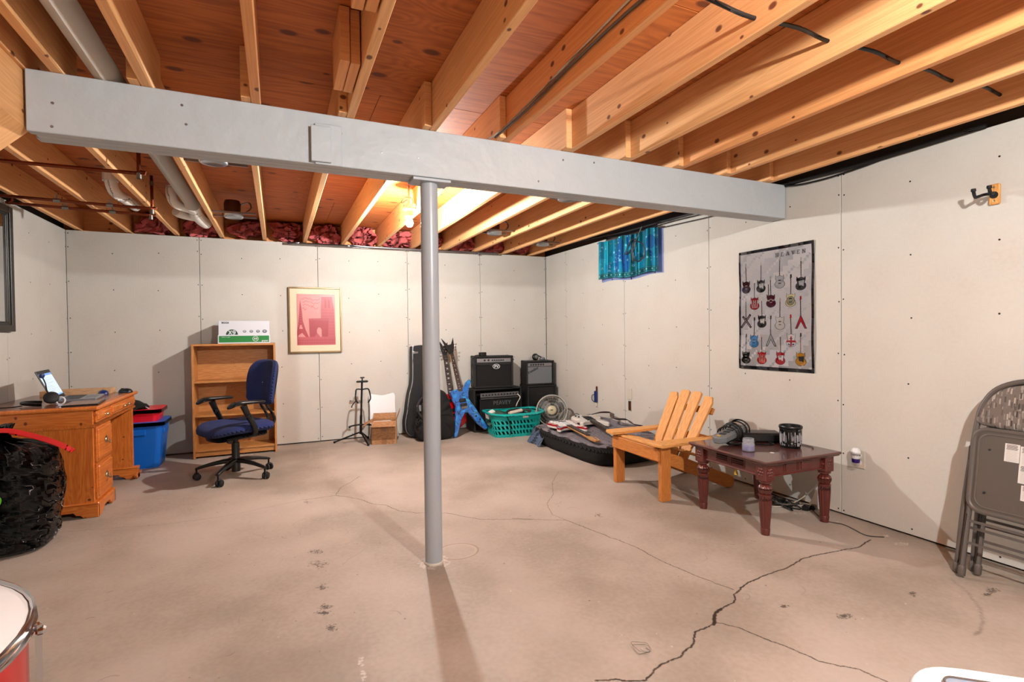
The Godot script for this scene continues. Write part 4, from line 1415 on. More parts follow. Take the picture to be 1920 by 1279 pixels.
	var mouse_prof := func(called: String, label: String, at: Vector3, yaw: float, mt: Material) -> void:
		var th := thing(called, label, "mouse", at, yaw)
		var R := []
		for i in 9:
			var t := i / 8.0
			var s := sin(acos(clampf(t, 0, 1)))
			R.append(ring_of(round_rect(0.062, 0.105, 0.028, 4), 0.002 + t * 0.034, 0.35 + 0.65 * s))
		var mm := mb()
		mm.surf(R, true, true, 0.2, 0.1)
		obj("shell", mm, mt, th)
		bx("wheel", Vector3(0, 0.031, -0.025), Vector3(0.008, 0.014, 0.02), M.black_rubber, th)
	mouse_prof.call("mouse", "dark blue computer mouse behind the open laptop", Vector3(-1.30, y, -5.22), 0.4, M.blue_tool)
	mouse_prof.call("mouse", "small black computer mouse at the far desk corner", Vector3(-1.17, y, -5.30), 1.2, M.black_plastic)
	var ty := thing("wooden_tray", "shallow raw wood tray against the wall behind the laptop", "tray", Vector3(-1.50, y, -5.37))
	bx("tray_floor", Vector3(0, 0.004, 0), Vector3(0.44, 0.008, 0.13), M.cedar, ty)
	for s in [-1, 1]:
		bx("tray_side", Vector3(0, 0.02, 0.07 * s), Vector3(0.46, 0.04, 0.01), M.tray_pine, ty, 0.001)
		bx("tray_end", Vector3(0.225 * s, 0.02, 0), Vector3(0.01, 0.04, 0.128), M.tray_pine, ty, 0.001)
	# totes
	var tub := func(called: String, label: String, at: Vector3, w: float, dp: float, y0: float, y1: float, taper: float, mt: Material) -> Node3D:
		var th := thing(called, label, "storage tub", at)
		var mm := mb()
		var outer := []
		for i in 7:
			var t := i / 6.0
			outer.append(ring_of(round_rect(w, dp, 0.05, 5), lerpf(y0, y1, t), lerpf(taper, 1.0, t)))
		mm.surf(outer, true, false, 1, 1)
		var inner := []
		for i in 7:
			var t := 1.0 - i / 6.0
			inner.append(ring_of(round_rect(w - 0.008, dp - 0.008, 0.05, 5), lerpf(y0 + 0.006, y1, t), lerpf(taper, 1.0, t)))
		mm.surf(inner, true, true, 1, 1)
		mm.surf([outer[0], ring_of(round_rect(w, dp, 0.05, 5), y0, taper * 0.02)], true, true)
		obj("shell", mm, mt, th)
		var rim := mb()
		var a := ring_of(round_rect(w, dp, 0.05, 5), y1 - 0.035, 1.0)
		var b := ring_of(round_rect(w + 0.035, dp + 0.035, 0.06, 5), y1 - 0.035, 1.0)
		var c := ring_of(round_rect(w + 0.035, dp + 0.035, 0.06, 5), y1 - 0.002, 1.0)
		var e := ring_of(round_rect(w - 0.006, dp - 0.006, 0.05, 5), y1, 1.0)
		rim.surf([a, b], true, false)
		rim.surf([b, c], true, false)
		rim.surf([c, e], true, false)
		obj("rim", rim, mt, th)
		return th
	var tb1: Node3D = tub.call("storage_tote", "deep blue plastic storage tote on the floor behind the desk", Vector3(-1.27, 0, -5.93), 0.56, 0.40, 0.0, 0.43, 0.86, M.tote_blue)
	bx("grip", Vector3(0.0, 0.335, 0.198), Vector3(0.30, 0.05, 0.012), M.tote_blue, tb1, 0.004)
	bx("grip", Vector3(0.275, 0.335, 0.0), Vector3(0.012, 0.05, 0.2), M.tote_blue, tb1, 0.004)
	var tb2: Node3D = tub.call("wash_tub", "red plastic tub nested inside the blue tote", Vector3(-1.27, 0, -5.94), 0.50, 0.34, 0.31, 0.545, 0.84, M.tote_red)
	tb("rope_handle", smooth_path([Vector3(0.03, 0.52, 0.10), Vector3(0.06, 0.565, 0.12), Vector3(0.13, 0.57, 0.13), Vector3(0.18, 0.53, 0.11)]), 0.005, M.white_plastic, tb2, 6)
	var fn := FastNoiseLite.new()
	fn.frequency = 9.0
	var R := []
	for i in 11:
		var a := PI * i / 10.0
		var ring := PackedVector3Array()
		for j in 18:
			var q := TAU * j / 18.0
			var p := Vector3(sin(a) * cos(q) * 0.13, cos(a) * 0.09, sin(a) * sin(q) * 0.10)
			ring.append(p * (1.0 + 0.35 * fn.get_noise_3dv(p)))
		R.append(ring)
	var cm := mb()
	cm.surf(R, true, false)
	var cl := obj("black_cloth", cm, M.black_cloth)
	cl.position = Vector3(-1.24, 0.535, -5.87)
	tag(cl, "crumpled black cloth heaped in the red tub", "cloth")
	build_trash_bag()

func build_trash_bag() -> void:
	var fn := FastNoiseLite.new()
	fn.seed = 21
	fn.frequency = 4.0
	fn.fractal_octaves = 4
	var fine := FastNoiseLite.new()
	fine.seed = 22
	fine.frequency = 9.0
	fine.fractal_octaves = 2
	var prof := [Vector2(0.02, 0.0), Vector2(0.70, 0.004), Vector2(0.86, 0.025), Vector2(0.94, 0.08), Vector2(0.98, 0.16), Vector2(1.0, 0.26), Vector2(1.0, 0.38), Vector2(0.99, 0.47), Vector2(0.95, 0.54), Vector2(0.84, 0.585), Vector2(0.66, 0.60), Vector2(0.46, 0.615), Vector2(0.28, 0.625), Vector2(0.17, 0.635), Vector2(0.13, 0.665), Vector2(0.17, 0.70), Vector2(0.22, 0.72)]
	var R := []
	var fin := []
	for i in prof.size() - 1:
		for s in 8:
			fin.append(prof[i].lerp(prof[i + 1], s / 8.0))
	for p in fin:
		var ring := PackedVector3Array()
		for j in 96:
			var a := TAU * j / 96.0
			var c := Vector2(cos(a), sin(a))
			var sq: float = pow(pow(absf(c.x), 3.2) + pow(absf(c.y), 3.2), -1.0 / 3.2)
			sq = lerpf(sq, 1.0, clampf((p.y - 0.5) / 0.12, 0, 1))
			var q := Vector3(c.x * 0.275 * p.x * sq, p.y, c.y * 0.235 * p.x * sq)
			var f := 0.030 * fn.get_noise_3dv(q * 0.7) + 0.006 * fine.get_noise_3d(c.x * 0.16, q.y * 1.7 + 0.10 * fn.get_noise_3dv(q), c.y * 0.16)
			if p.y > 0.5:
				f += 0.022 * sin(a * 15.0 + p.y * 20.0) * clampf((p.y - 0.5) * 9.0, 0, 1)
			f *= clampf(p.y * 14.0, 0.0, 1.0)
			var dir := Vector3(c.x, 0.35 if p.y > 0.45 else 0.0, c.y).normalized()
			ring.append(q + dir * f)
		R.append(ring)
	var th := thing("trash_bag", "full shiny black plastic trash bag with red drawstring on the floor", "trash bag", Vector3(-1.475, 0, -3.93), 0.1)
	var m := mb()
	m.surf(R, true, true, 2.0, 0.8)
	obj("bag", m, M.bag_black, th)
	var loop := smooth_path([Vector3(-0.08, 0.685, 0.07), Vector3(0.05, 0.70, 0.09), Vector3(0.16, 0.665, 0.10), Vector3(0.27, 0.615, 0.12), Vector3(0.345, 0.565, 0.13), Vector3(0.35, 0.55, 0.10), Vector3(0.29, 0.58, 0.06), Vector3(0.17, 0.64, 0.03), Vector3(0.06, 0.68, 0.03)], 5)
	var rib := mb()
	var Q := []
	for i in loop.size():
		var t: Vector3 = (loop[mini(i + 1, loop.size() - 1)] - loop[maxi(i - 1, 0)]).normalized()
		var s := t.cross(Vector3(0.1, 0.3, 1.0)).normalized()
		Q.append(PackedVector3Array([loop[i] - s * 0.013 + Vector3(0, 0, 0.001), loop[i] + s * 0.013 + Vector3(0, 0, 0.001), loop[i] + s * 0.013 - Vector3(0, 0, 0.001), loop[i] - s * 0.013 - Vector3(0, 0, 0.001)]))
	rib.surf(Q, true, true)
	obj("drawstring", rib, M.strap_red, th)
	var lab := mb(xf(Vector3(0.0, 0.0, 0.0)))
	var lb := smooth_poly([Vector2(-0.06, 0.31), Vector2(-0.02, 0.375), Vector2(0.05, 0.38), Vector2(0.078, 0.345), Vector2(0.05, 0.29), Vector2(0.0, 0.285)], 4)
	lab.prism(lb, 0.262, 0.268)
	obj("green_tag", lab, M.label_green, th)

# ---------------------------------------------------------------- bookcase and office chair
func build_bookcase_corner() -> void:
	var b := thing("bookcase", "low oak veneer bookcase with empty shelves against the back wall", "bookcase", Vector3(-0.40, 0, -6.105))
	var w := 0.755
	var dp := 0.30
	for s in [-1, 1]:
		bx("side_panel", Vector3(s * (w / 2 - 0.0095), 0.57, 0), Vector3(0.019, 1.14, dp), M.shelf_oak, b, 0.001, 1)
	bx("top_panel", Vector3(0, 1.1305, 0), Vector3(w - 0.038, 0.019, dp), M.shelf_oak, b, 0.001, 0)
	for y in [0.77, 0.43, 0.085]:
		bx("shelf", Vector3(0, y - 0.0095, -0.004), Vector3(w - 0.038, 0.019, dp - 0.012), M.shelf_oak, b, 0.001, 0)
	bx("kick_board", Vector3(0, 0.045, 0.12), Vector3(w - 0.038, 0.055, 0.016), M.shelf_oak, b, 0.001, 0)
	bx("back_panel", Vector3(0, 0.60, -dp / 2 + 0.003), Vector3(w - 0.038, 1.05, 0.005), M.shelf_oak, b, 0.0, 0)
	# carton of paper
	var c := thing("paper_carton", "white and green paper carton on top of the bookcase", "box", Vector3(-0.308, 1.1405, -6.08))
	bx("carton", Vector3(0, 0.118, -0.004), Vector3(0.465, 0.228, 0.22), M.carton_white, c, 0.002, 0)
	bx("lower_tray", Vector3(0, 0.044, 0), Vector3(0.478, 0.088, 0.235), M.carton_white, c, 0.002, 0)
	bx("green_band", Vector3(0, 0.046, 0.1178), Vector3(0.458, 0.066, 0.001), M.carton_green, c, 0.0)
	words("lettering", "BOiSE", 0.017, xf(Vector3(-0.17, 0.212, 0.1075)), M.ink_dark, c, "Droid Sans", 800)
	var bm := mb(xf(Vector3(-0.112, 0.0905, 0.1066)))
	var arc := PackedVector2Array()
	for i in 21:
		arc.append(Vector2(cos(PI * i / 20.0), sin(PI * i / 20.0) * 1.0) * 0.054)
	bm.prism(arc, 0.0, 0.001)
	obj("badge", bm, M.ink_green, c)
	words("lettering", "X9", 0.042, xf(Vector3(-0.112, 0.112, 0.1085)), M.ink_white, c, "Droid Sans", 800)
	for k in 4:
		var im := mb(xf(Vector3(0.002 + 0.062 * k, 0.124, 0.1066)))
		var P := PackedVector2Array()
		var seg: int = [5, 7, 16, 6][k]
		for i in seg:
			P.append(Vector2(cos(TAU * i / seg), sin(TAU * i / seg) * 0.8) * (0.018 if k != 3 else 0.024))
		im.prism(P, 0.0, 0.0006)
		obj("emblem", im, M.ink_grey, c)
		var i2 := mb(xf(Vector3(0.002 + 0.062 * k, 0.126, 0.1071)))
		i2.prism(round_rect(0.018, 0.008, 0.002, 2), 0.0, 0.0008)
		obj("emblem_bar", i2, M.carton_white, c)
	words("lettering", "X9", 0.02, xf(Vector3(0.102, 0.048, 0.119)), M.ink_white, c, "Droid Sans", 800)
	var rg := mb(xf(Vector3(0.102, 0.048, 0.119), 0, PI / 2))
	rg.lathe([Vector2(0.0235, -0.0006), Vector2(0.0275, -0.0006), Vector2(0.0275, 0.0006), Vector2(0.0235, 0.0006), Vector2(0.0235, -0.0006)], 28)
	obj("badge_ring", rg, M.ink_white, c)
	words("lettering", "multi-use paper", 0.008, xf(Vector3(-0.165, 0.067, 0.119)), M.ink_white, c)
	words("lettering", "paper", 0.016, xf(Vector3(0.19, 0.027, 0.119)), M.ink_white, c, "Droid Sans", 800)
	# office chair, facing away from the bookcase side
	var o := thing("office_chair", "blue upholstered office chair on black five-star casters before the bookcase", "office chair", Vector3(-0.345, 0, -5.06), -1.05)
	lt("gas_column", [Vector2(0.0, 0.05), Vector2(0.035, 0.05), Vector2(0.035, 0.15), Vector2(0.032, 0.16), Vector2(0.032, 0.30), Vector2(0.022, 0.30), Vector2(0.022, 0.38), Vector2(0, 0.38)], M.black_plastic, o)
	for k in 5:
		var a := deg_to_rad(112.0 + 72.0 * k) - 1.05
		var dir := Vector3(cos(a), 0, sin(a))
		var sd := Vector3(-sin(a), 0, cos(a))
		var Q := []
		for q in [[0.02, 0.145, 0.032, 0.028], [0.10, 0.142, 0.028, 0.025], [0.20, 0.125, 0.023, 0.020], [0.28, 0.105, 0.020, 0.016], [0.305, 0.098, 0.017, 0.012]]:
			var ring := PackedVector3Array()
			for e in 10:
				var t := TAU * e / 10
				ring.append(dir * q[0] + Vector3.UP * (q[1] + sin(t) * q[3] * 0.8) + sd * cos(t) * q[2])
			Q.append(ring)
		var m := mb()
		m.surf(Q, true, true)
		var arm := obj("base_arm", m, M.black_plastic, o)
		var cm := mb()
		cm.tube([dir * 0.298 + Vector3.UP * 0.10, dir * 0.298 + Vector3.UP * 0.055], 0.007, 8)
		var hub := dir * 0.298 + Vector3.UP * 0.028 + sd * 0.012 * (1 if k % 2 else -1)
		for s in [-1, 1]:
			cm.lathe([Vector2(0, 0.011), Vector2(0.022, 0.010), Vector2(0.0275, 0.005), Vector2(0.0275, -0.005), Vector2(0.022, -0.010), Vector2(0, -0.011)], 18, Transform3D(Basis(Vector3.UP, -a + 0.5 * k) * Basis(Vector3.RIGHT, PI / 2), hub + (Basis(Vector3.UP, -a + 0.5 * k) * Vector3(0, 0, 1)) * 0.016 * s))
		cm.box(hub + Vector3(0, 0.026, 0), Vector3(0.03, 0.016, 0.03), 0.005)
		obj("caster", cm, M.black_rubber, arm)
	# seat: local front +z
	var shell := func(w0: float, l0: float, y0: float, y1: float, dome: float, zoff: float) -> MB:
		var P := smooth_poly([Vector2(-w0 * 0.42, -l0 * 0.46), Vector2(w0 * 0.42, -l0 * 0.46), Vector2(w0 * 0.52, -l0 * 0.15), Vector2(w0 * 0.52, l0 * 0.25), Vector2(w0 * 0.36, l0 * 0.48), Vector2(0, l0 * 0.53), Vector2(-w0 * 0.36, l0 * 0.48), Vector2(-w0 * 0.52, l0 * 0.25), Vector2(-w0 * 0.52, -l0 * 0.15)], 5)
		var RR := []
		for q in [[0.75, 0.0], [0.93, 0.06], [0.99, 0.25], [1.0, 0.5], [0.98, 0.74], [0.92, 0.9], [0.8, 0.97], [0.5, 1.0], [0.2, 1.0], [0.02, 1.0]]:
			var ring := PackedVector3Array()
			for p in P:
				var zz: float = p.y * q[0]
				var dr: float = 0.035 * pow(clampf((zz / l0 - 0.2) / 0.33, 0, 1), 2.0)
				ring.append(Vector3(p.x * q[0], lerpf(y0, y1, q[1]) - dr - dome * (1.0 - q[0]) * (1.0 - absf(p.x) / w0), zz + zoff))
			RR.append(ring)
		var m := mb()
		m.surf(RR, true, true, 1.4, 0.5)
		return m
	obj("seat_cushion", shell.call(0.50, 0.50, 0.405, 0.485, 0.012, 0.0), M.blue_fabric, o)
	obj("seat_pan", shell.call(0.40, 0.40, 0.355, 0.41, 0.0, -0.01), M.black_plastic, o)
	var mech := mb()
	mech.box(Vector3(0, 0.355, -0.05), Vector3(0.14, 0.05, 0.24), 0.012)
	mech.tube([Vector3(0.0, 0.352, -0.02), Vector3(-0.24, 0.345, -0.02)], 0.007, 8)
	mech.box(Vector3(-0.255, 0.345, -0.02), Vector3(0.05, 0.012, 0.03), 0.005)
	mech.tube([Vector3(0.0, 0.35, 0.10), Vector3(0.13, 0.345, 0.12)], 0.006, 8)
	mech.lathe([Vector2(0, 0.02), Vector2(0.02, 0.016), Vector2(0.02, -0.016), Vector2(0, -0.02)], 12, xf(Vector3(0.15, 0.345, 0.12), 0, 0, PI / 2))
	obj("tilt_mechanism", mech, M.black_plastic, o)
	# backrest
	var BR := []
	var BP := smooth_poly([Vector2(-0.16, -0.19), Vector2(0.16, -0.19), Vector2(0.20, -0.10), Vector2(0.21, 0.05), Vector2(0.185, 0.15), Vector2(0.10, 0.20), Vector2(-0.10, 0.20), Vector2(-0.185, 0.15), Vector2(-0.21, 0.05), Vector2(-0.20, -0.10)], 5)
	for q in [[0.86, -0.034], [0.97, -0.026], [1.0, -0.008], [1.0, 0.010], [0.95, 0.026], [0.85, 0.034], [0.6, 0.037], [0.3, 0.036], [0.03, 0.035]]:
		var ring := PackedVector3Array()
		for p in BP:
			var xx: float = p.x * q[0]
			ring.append(Vector3(xx, p.y * q[0], q[1] + 1.1 * xx * xx - 0.25 * pow(p.y * q[0] - 0.02, 2)))
		BR.append(ring)
	var bk := mb(xf(Vector3(0, 0.80, -0.275), 0, -0.16))
	bk.surf(BR, true, true, 1.2, 0.4)
	var bo := obj("backrest", bk, M.blue_fabric, o)
	var bs := mb(xf(Vector3(0, 0.80, -0.275), 0, -0.16))
	var BS := []
	for q in [[0.2, -0.044], [0.75, -0.044], [0.93, -0.040], [0.955, -0.030], [0.94, -0.024]]:
		var ring := PackedVector3Array()
		for p in BP:
			var xx: float = p.x * q[0]
			ring.append(Vector3(xx, p.y * q[0], q[1] + 1.1 * xx * xx))
		BS.append(ring)
	bs.surf(BS, true, true)
	obj("back_shell", bs, M.black_plastic, bo)
	lt("button", [Vector2(0, 0.004), Vector2(0.004, 0.002), Vector2(0.005, 0)], M.white_plastic, bo, Transform3D(Basis(Vector3.RIGHT, PI / 2), Vector3(0.02, 0.80, -0.24)), 10)
	for s in [-1, 1]:
		tb("back_strut", smooth_path([Vector3(0.045 * s, 0.66, -0.27), Vector3(0.048 * s, 0.60, -0.255), Vector3(0.055 * s, 0.54, -0.29), Vector3(0.055 * s, 0.46, -0.325), Vector3(0.05 * s, 0.39, -0.28), Vector3(0.045 * s, 0.36, -0.17)], 6), 0.012, M.black_plastic, o, 10)
		# arms
		var ap := mb()
		ap.tube(smooth_path([Vector3(0.20 * s, 0.385, -0.03), Vector3(0.265 * s, 0.40, -0.035), Vector3(0.285 * s, 0.46, -0.02), Vector3(0.28 * s, 0.56, 0.03), Vector3(0.275 * s, 0.645, 0.065)], 5), [0.014, 0.015, 0.016, 0.017, 0.018, 0.019, 0.020, 0.020, 0.021, 0.021, 0.022, 0.022, 0.023, 0.023, 0.024, 0.024, 0.024, 0.025, 0.026, 0.027, 0.028].slice(0, 21), 10)
		var ao := obj("arm_post", ap, M.black_plastic, o)
		var pr := []
		for q in [[-0.15, 0.010, 0.660, 0.008], [-0.13, 0.026, 0.662, 0.014], [-0.05, 0.032, 0.666, 0.016], [0.05, 0.036, 0.668, 0.018], [0.11, 0.038, 0.660, 0.020], [0.145, 0.034, 0.645, 0.018], [0.158, 0.018, 0.636, 0.010]]:
			var ring := PackedVector3Array()
			for e in 14:
				var t := TAU * e / 14
				ring.append(Vector3(0.275 * s + cos(t) * q[1], q[2] + sin(t) * q[3], q[0] + 0.03))
			pr.append(ring)
		var pm := mb()
		pm.surf(pr, true, true)
		obj("arm_pad", pm, M.black_plastic, ao)

# ---------------------------------------------------------------- guitars
func guitar(th: Node3D, body: PackedVector2Array, bm: Material, o: Dictionary) -> void:
	# local: x across, y along the neck from the body's foot, z = front
	var t: float = o.get("thick", 0.042)
	var m := mb()
	m.uo = Vector2.ZERO
	m.prism(body, 0.0, t, 0.7, 0.006)
	obj("body", m, bm, th)
	var y0: float = o.neck_from
	var y1: float = o.nut
	var nk := mb()
	nk.box(Vector3(0, (y0 + y1) / 2 - 0.02, t - 0.006), Vector3(0.05, y1 - y0 + 0.04, 0.022), 0.008, 1)
	obj("neck", nk, o.get("neck_mat", M.rosewood), th)
	var fb := mb()
	fb.prism(PackedVector2Array([Vector2(-0.028, y0 - 0.03), Vector2(0.028, y0 - 0.03), Vector2(0.0215, y1), Vector2(-0.0215, y1)]), t + 0.004, t + 0.011, 0, 0.001, 1)
	var fo := obj("fretboard", fb, o.get("board_mat", M.rosewood), th)
	var fr := mb()
	var inl := mb()
	var sl: float = y1 - float(o.bridge)
	for k in range(1, 23):
		var y := y1 - sl * (1.0 - pow(2.0, -k / 12.0))
		if y < y0 - 0.025:
			break
		var hw := lerpf(0.0215, 0.028, (y1 - y) / (y1 - y0))
		fr.box(Vector3(0, y, t + 0.0116), Vector3(hw * 2 - 0.002, 0.0022, 0.0014), 0.0)
		if k in [3, 5, 7, 9, 12, 15, 17, 19, 21]:
			var yn := y1 - sl * (1.0 - pow(2.0, -(k - 0.5) / 12.0)) + 0.001
			inl.box(Vector3(0, yn, t + 0.0112), Vector3(0.022 if o.get("blocks", true) else 0.008, 0.012 if k < 12 else 0.008, 0.0008), 0.0)
	obj("frets", fr, M.brushed, fo)
	obj("inlays", inl, M.off_white, fo)
	var hd := mb()
	hd.prism(o.head, t - 0.016, t, 0, 0.002, 1)
	var ho := obj("headstock", hd, o.get("head_mat", M.black_plastic), th)
	for q in o.pegs:
		var pg := mb()
		pg.lathe([Vector2(0.004, 0), Vector2(0.004, 0.012), Vector2(0, 0.012)], 8, Transform3D(Basis(Vector3.RIGHT, PI / 2), Vector3(q.x, q.y, t)))
		pg.tube([Vector3(q.x, q.y, t - 0.010), Vector3(q.x + q.z * 0.03, q.y, t - 0.010)], 0.003, 6)
		pg.box(Vector3(q.x + q.z * 0.036, q.y, t - 0.010), Vector3(0.012, 0.016, 0.008), 0.003)
		obj("tuning_peg", pg, M.chrome, ho)
	for q in o.pickups:
		var pk := mb(xf(Vector3(0, q[0], 0), 0, 0, q[3] if q.size() > 3 else 0.0))
		pk.box(Vector3(0, 0, t + 0.006), Vector3(q[1], q[2], 0.012), 0.003)
		obj("pickup", pk, o.get("pickup_mat", M.black_plastic), th)
	var br := mb()
	br.box(Vector3(0, o.bridge, t + 0.006), Vector3(0.085, 0.03, 0.012), 0.003)
	obj("bridge", br, M.chrome, th)
	if o.has("guard"):
		var gm := mb()
		gm.prism(o.guard, t, t + 0.0025, 0.6)
		obj("pickguard", gm, o.get("guard_mat", M.white_plastic), th)
	for q in o.get("knobs", []):
		lt("knob", [Vector2(0, 0.014), Vector2(0.009, 0.013), Vector2(0.011, 0)], o.get("knob_mat", M.black_plastic), th, Transform3D(Basis(Vector3.RIGHT, PI / 2), Vector3(q.x, q.y, t)), 12)
	var st := mb()
	for k in 6:
		var f := (k - 2.5) / 2.5
		st.tube([Vector3(f * 0.026, o.bridge, t + 0.0135), Vector3(f * 0.017, y1, t + 0.0135), Vector3(f * 0.014, y1 + 0.06, t + 0.006)], 0.0006, 4)
	obj("strings", st, M.chrome, th)

func strat_outline() -> PackedVector2Array:
	return smooth_poly([Vector2(0.0, 0.0), Vector2(0.11, 0.015), Vector2(0.165, 0.09), Vector2(0.145, 0.18), Vector2(0.115, 0.235), Vector2(0.135, 0.31), Vector2(0.15, 0.365), Vector2(0.125, 0.395), Vector2(0.08, 0.35), Vector2(0.03, 0.325), Vector2(-0.03, 0.325), Vector2(-0.075, 0.36), Vector2(-0.125, 0.44), Vector2(-0.155, 0.42), Vector2(-0.14, 0.32), Vector2(-0.115, 0.25), Vector2(-0.15, 0.17), Vector2(-0.165, 0.085), Vector2(-0.11, 0.015)], 4)

func row_pegs(y: float) -> Array:
	var a := []
	for k in 6:
		a.append(Vector3(-0.022 + 0.003 * k, y + 0.028 * k, -1))
	return a

func v_pegs(y: float) -> Array:
	var a := []
	for s in [-1, 1]:
		for k in 3:
			a.append(Vector3(s * (0.024 + 0.014 * k), y + 0.035 * k, s))
	return a

# ---------------------------------------------------------------- amplifiers
func amp(called: String, label: String, at: Vector3, yaw: float, w: float, h: float, dp: float, shell: Material) -> Node3D:
	var a := thing(called, label, "amplifier", at, yaw)
	var m := mb()
	# open-fronted case: five boards
	m.box(Vector3(0, h / 2, -dp / 2 + 0.008), Vector3(w - 0.01, h - 0.01, 0.016), 0.0)
	for s in [-1, 1]:
		m.box(Vector3(s * (w / 2 - 0.011), h / 2, 0), Vector3(0.022, h, dp), 0.007)
		m.box(Vector3(0, h / 2 + s * (h / 2 - 0.011), 0), Vector3(w - 0.02, 0.022, dp), 0.007)
	obj("case", m, shell, a)
	for q in [[-1, -1], [1, -1], [-1, 1], [1, 1]]:
		for s in [-1, 1]:
			bx("corner_guard", Vector3(q[0] * (w / 2 - 0.014), h / 2 + q[1] * (h / 2 - 0.014), s * (dp / 2 - 0.014)), Vector3(0.032, 0.032, 0.032), M.black_rubber, a, 0.01)
	return a

func knob_row(parent: Node3D, x0: float, x1: float, n: int, y: float, z: float, r: float, mt: Material) -> void:
	for k in n:
		lt("knob", [Vector2(0, 0.016), Vector2(r * 0.7, 0.015), Vector2(r * 0.8, 0.006), Vector2(r, 0.0)], mt, parent, Transform3D(Basis(Vector3.RIGHT, PI / 2), Vector3(lerpf(x0, x1, k / maxf(1.0, n - 1.0)), y, z)), 12)

func build_back_wall() -> void:
	# guitar stand
	var s := thing("guitar_stand", "black tubular guitar stand beside the cardboard box", "guitar stand", Vector3(0.835, 0, -6.0))
	tb("upright", [Vector3(0, 0.10, 0), Vector3(0.012, 0.40, -0.005), Vector3(0.025, 0.70, -0.012)], 0.011, M.black_plastic, s, 12)
	tb("sleeve", [Vector3(0.0, 0.10, 0), Vector3(0.008, 0.31, -0.004)], 0.0145, M.black_plastic, s, 12)
	for q in [Vector3(-0.27, 0.012, -0.12), Vector3(0.05, 0.012, 0.20), Vector3(0.11, 0.013, -0.21)]:
		var l := tb("leg", [Vector3(0, 0.125, 0), q], 0.009, M.black_plastic, s, 10)
		lt("rubber_foot", [Vector2(0, 0.012), Vector2(0.012, 0.008), Vector2(0.013, -0.006), Vector2(0.008, -0.012), Vector2(0, -0.012)], M.black_rubber, l, xf(q), 12)
	tb("lower_yoke", smooth_path([Vector3(-0.13, 0.20, 0.10), Vector3(-0.12, 0.205, 0.06), Vector3(-0.02, 0.21, 0.02), Vector3(0.10, 0.205, 0.06), Vector3(0.11, 0.20, 0.10)]), 0.009, M.black_rubber, s, 10)
	for sg in [-1, 1]:
		tb("neck_arm", smooth_path([Vector3(0.025, 0.60, -0.01), Vector3(0.025 + 0.06 * sg, 0.605, 0.0), Vector3(0.025 + 0.075 * sg, 0.57, 0.03), Vector3(0.025 + 0.08 * sg, 0.50, 0.05), Vector3(0.025 + 0.055 * sg, 0.455, 0.04)]), 0.008, M.black_rubber, s, 10)
	bx("head_yoke", Vector3(0.025, 0.69, 0.0), Vector3(0.13, 0.022, 0.03), M.black_plastic, s, 0.008)
	bx("top_hook", Vector3(0.025, 0.735, 0.01), Vector3(0.05, 0.014, 0.03), M.black_plastic, s, 0.005)
	tb("hook_stem", [Vector3(0.025, 0.69, -0.005), Vector3(0.025, 0.735, 0.0)], 0.008, M.black_plastic, s)
	tb("strap", smooth_path([Vector3(-0.045, 0.49, 0.05), Vector3(-0.09, 0.44, 0.05), Vector3(-0.10, 0.41, 0.05)]), 0.006, M.black_rubber, s, 8)
	# white panel
	var p := mb(xf(Vector3(1.12, 0.0, -6.14), 0, -0.19))
	p.prism(smooth_poly([Vector2(-0.15, 0.0), Vector2(0.15, 0.0), Vector2(0.157, 0.10), Vector2(0.150, 0.38), Vector2(0.155, 0.49), Vector2(0.135, 0.525), Vector2(0.09, 0.52), Vector2(0.0, 0.505), Vector2(-0.09, 0.52), Vector2(-0.135, 0.525), Vector2(-0.155, 0.49), Vector2(-0.150, 0.38), Vector2(-0.157, 0.10)], 4), -0.012, 0.012, 0.8, 0.006)
	var po := obj("moulded_board", p, M.white_plastic)
	tag(po, "white moulded plastic board leaning on the wall behind the cardboard box", "board")
	# cardboard box with open flaps
	var c := thing("cardboard_box", "brown cardboard box with open flaps beside the guitar stand", "box", Vector3(1.085, 0, -5.92), -0.22)
	var w := 0.265
	var h := 0.255
	var d := 0.24
	for q in [[Vector3(0, h / 2, d / 2), Vector3(w, h, 0.004)], [Vector3(0, h / 2, -d / 2), Vector3(w, h, 0.004)], [Vector3(w / 2, h / 2, 0), Vector3(0.004, h, d)], [Vector3(-w / 2, h / 2, 0), Vector3(0.004, h, d)]]:
		bx("side", q[0], q[1], M.cardboard, c, 0.001, 0)
	bx("bottom", Vector3(0, 0.003, 0), Vector3(w, 0.004, d), M.cardboard, c, 0.0)
	for q in [[Vector3(0, h, d / 2), 0.0, 1.95, w], [Vector3(w / 2, h, 0), PI / 2, 0.35, d], [Vector3(-w / 2, h, 0), -PI / 2, 2.05, d], [Vector3(0, h, -d / 2), PI, 1.2, w]]:
		var m := mb(xf(q[0], q[1]) * xf(Vector3.ZERO, 0, q[2]))
		m.box(Vector3(0, 0.058, 0), Vector3(q[3] - 0.006, 0.116, 0.004), 0.001, 0)
		obj("flap", m, M.cardboard, c)
	bx("tape", Vector3(0.0, h / 2 + 0.07, d / 2 + 0.0025), Vector3(0.05, 0.11, 0.0012), M.tape_brown, c, 0.0)
	bx("tape", Vector3(0.0, 0.035, d / 2 + 0.0025), Vector3(0.05, 0.07, 0.0012), M.tape_brown, c, 0.0)
	var sh := bx("paper_sheet", Vector3.ZERO, Vector3(0.20, 0.006, 0.17), M.white_matte, self)
	sh.position = Vector3(1.085, 0.225, -5.92)
	sh.rotation = Vector3(0.05, 0.2, -0.04)
	tag(sh, "white papers lying in the open cardboard box", "paper")
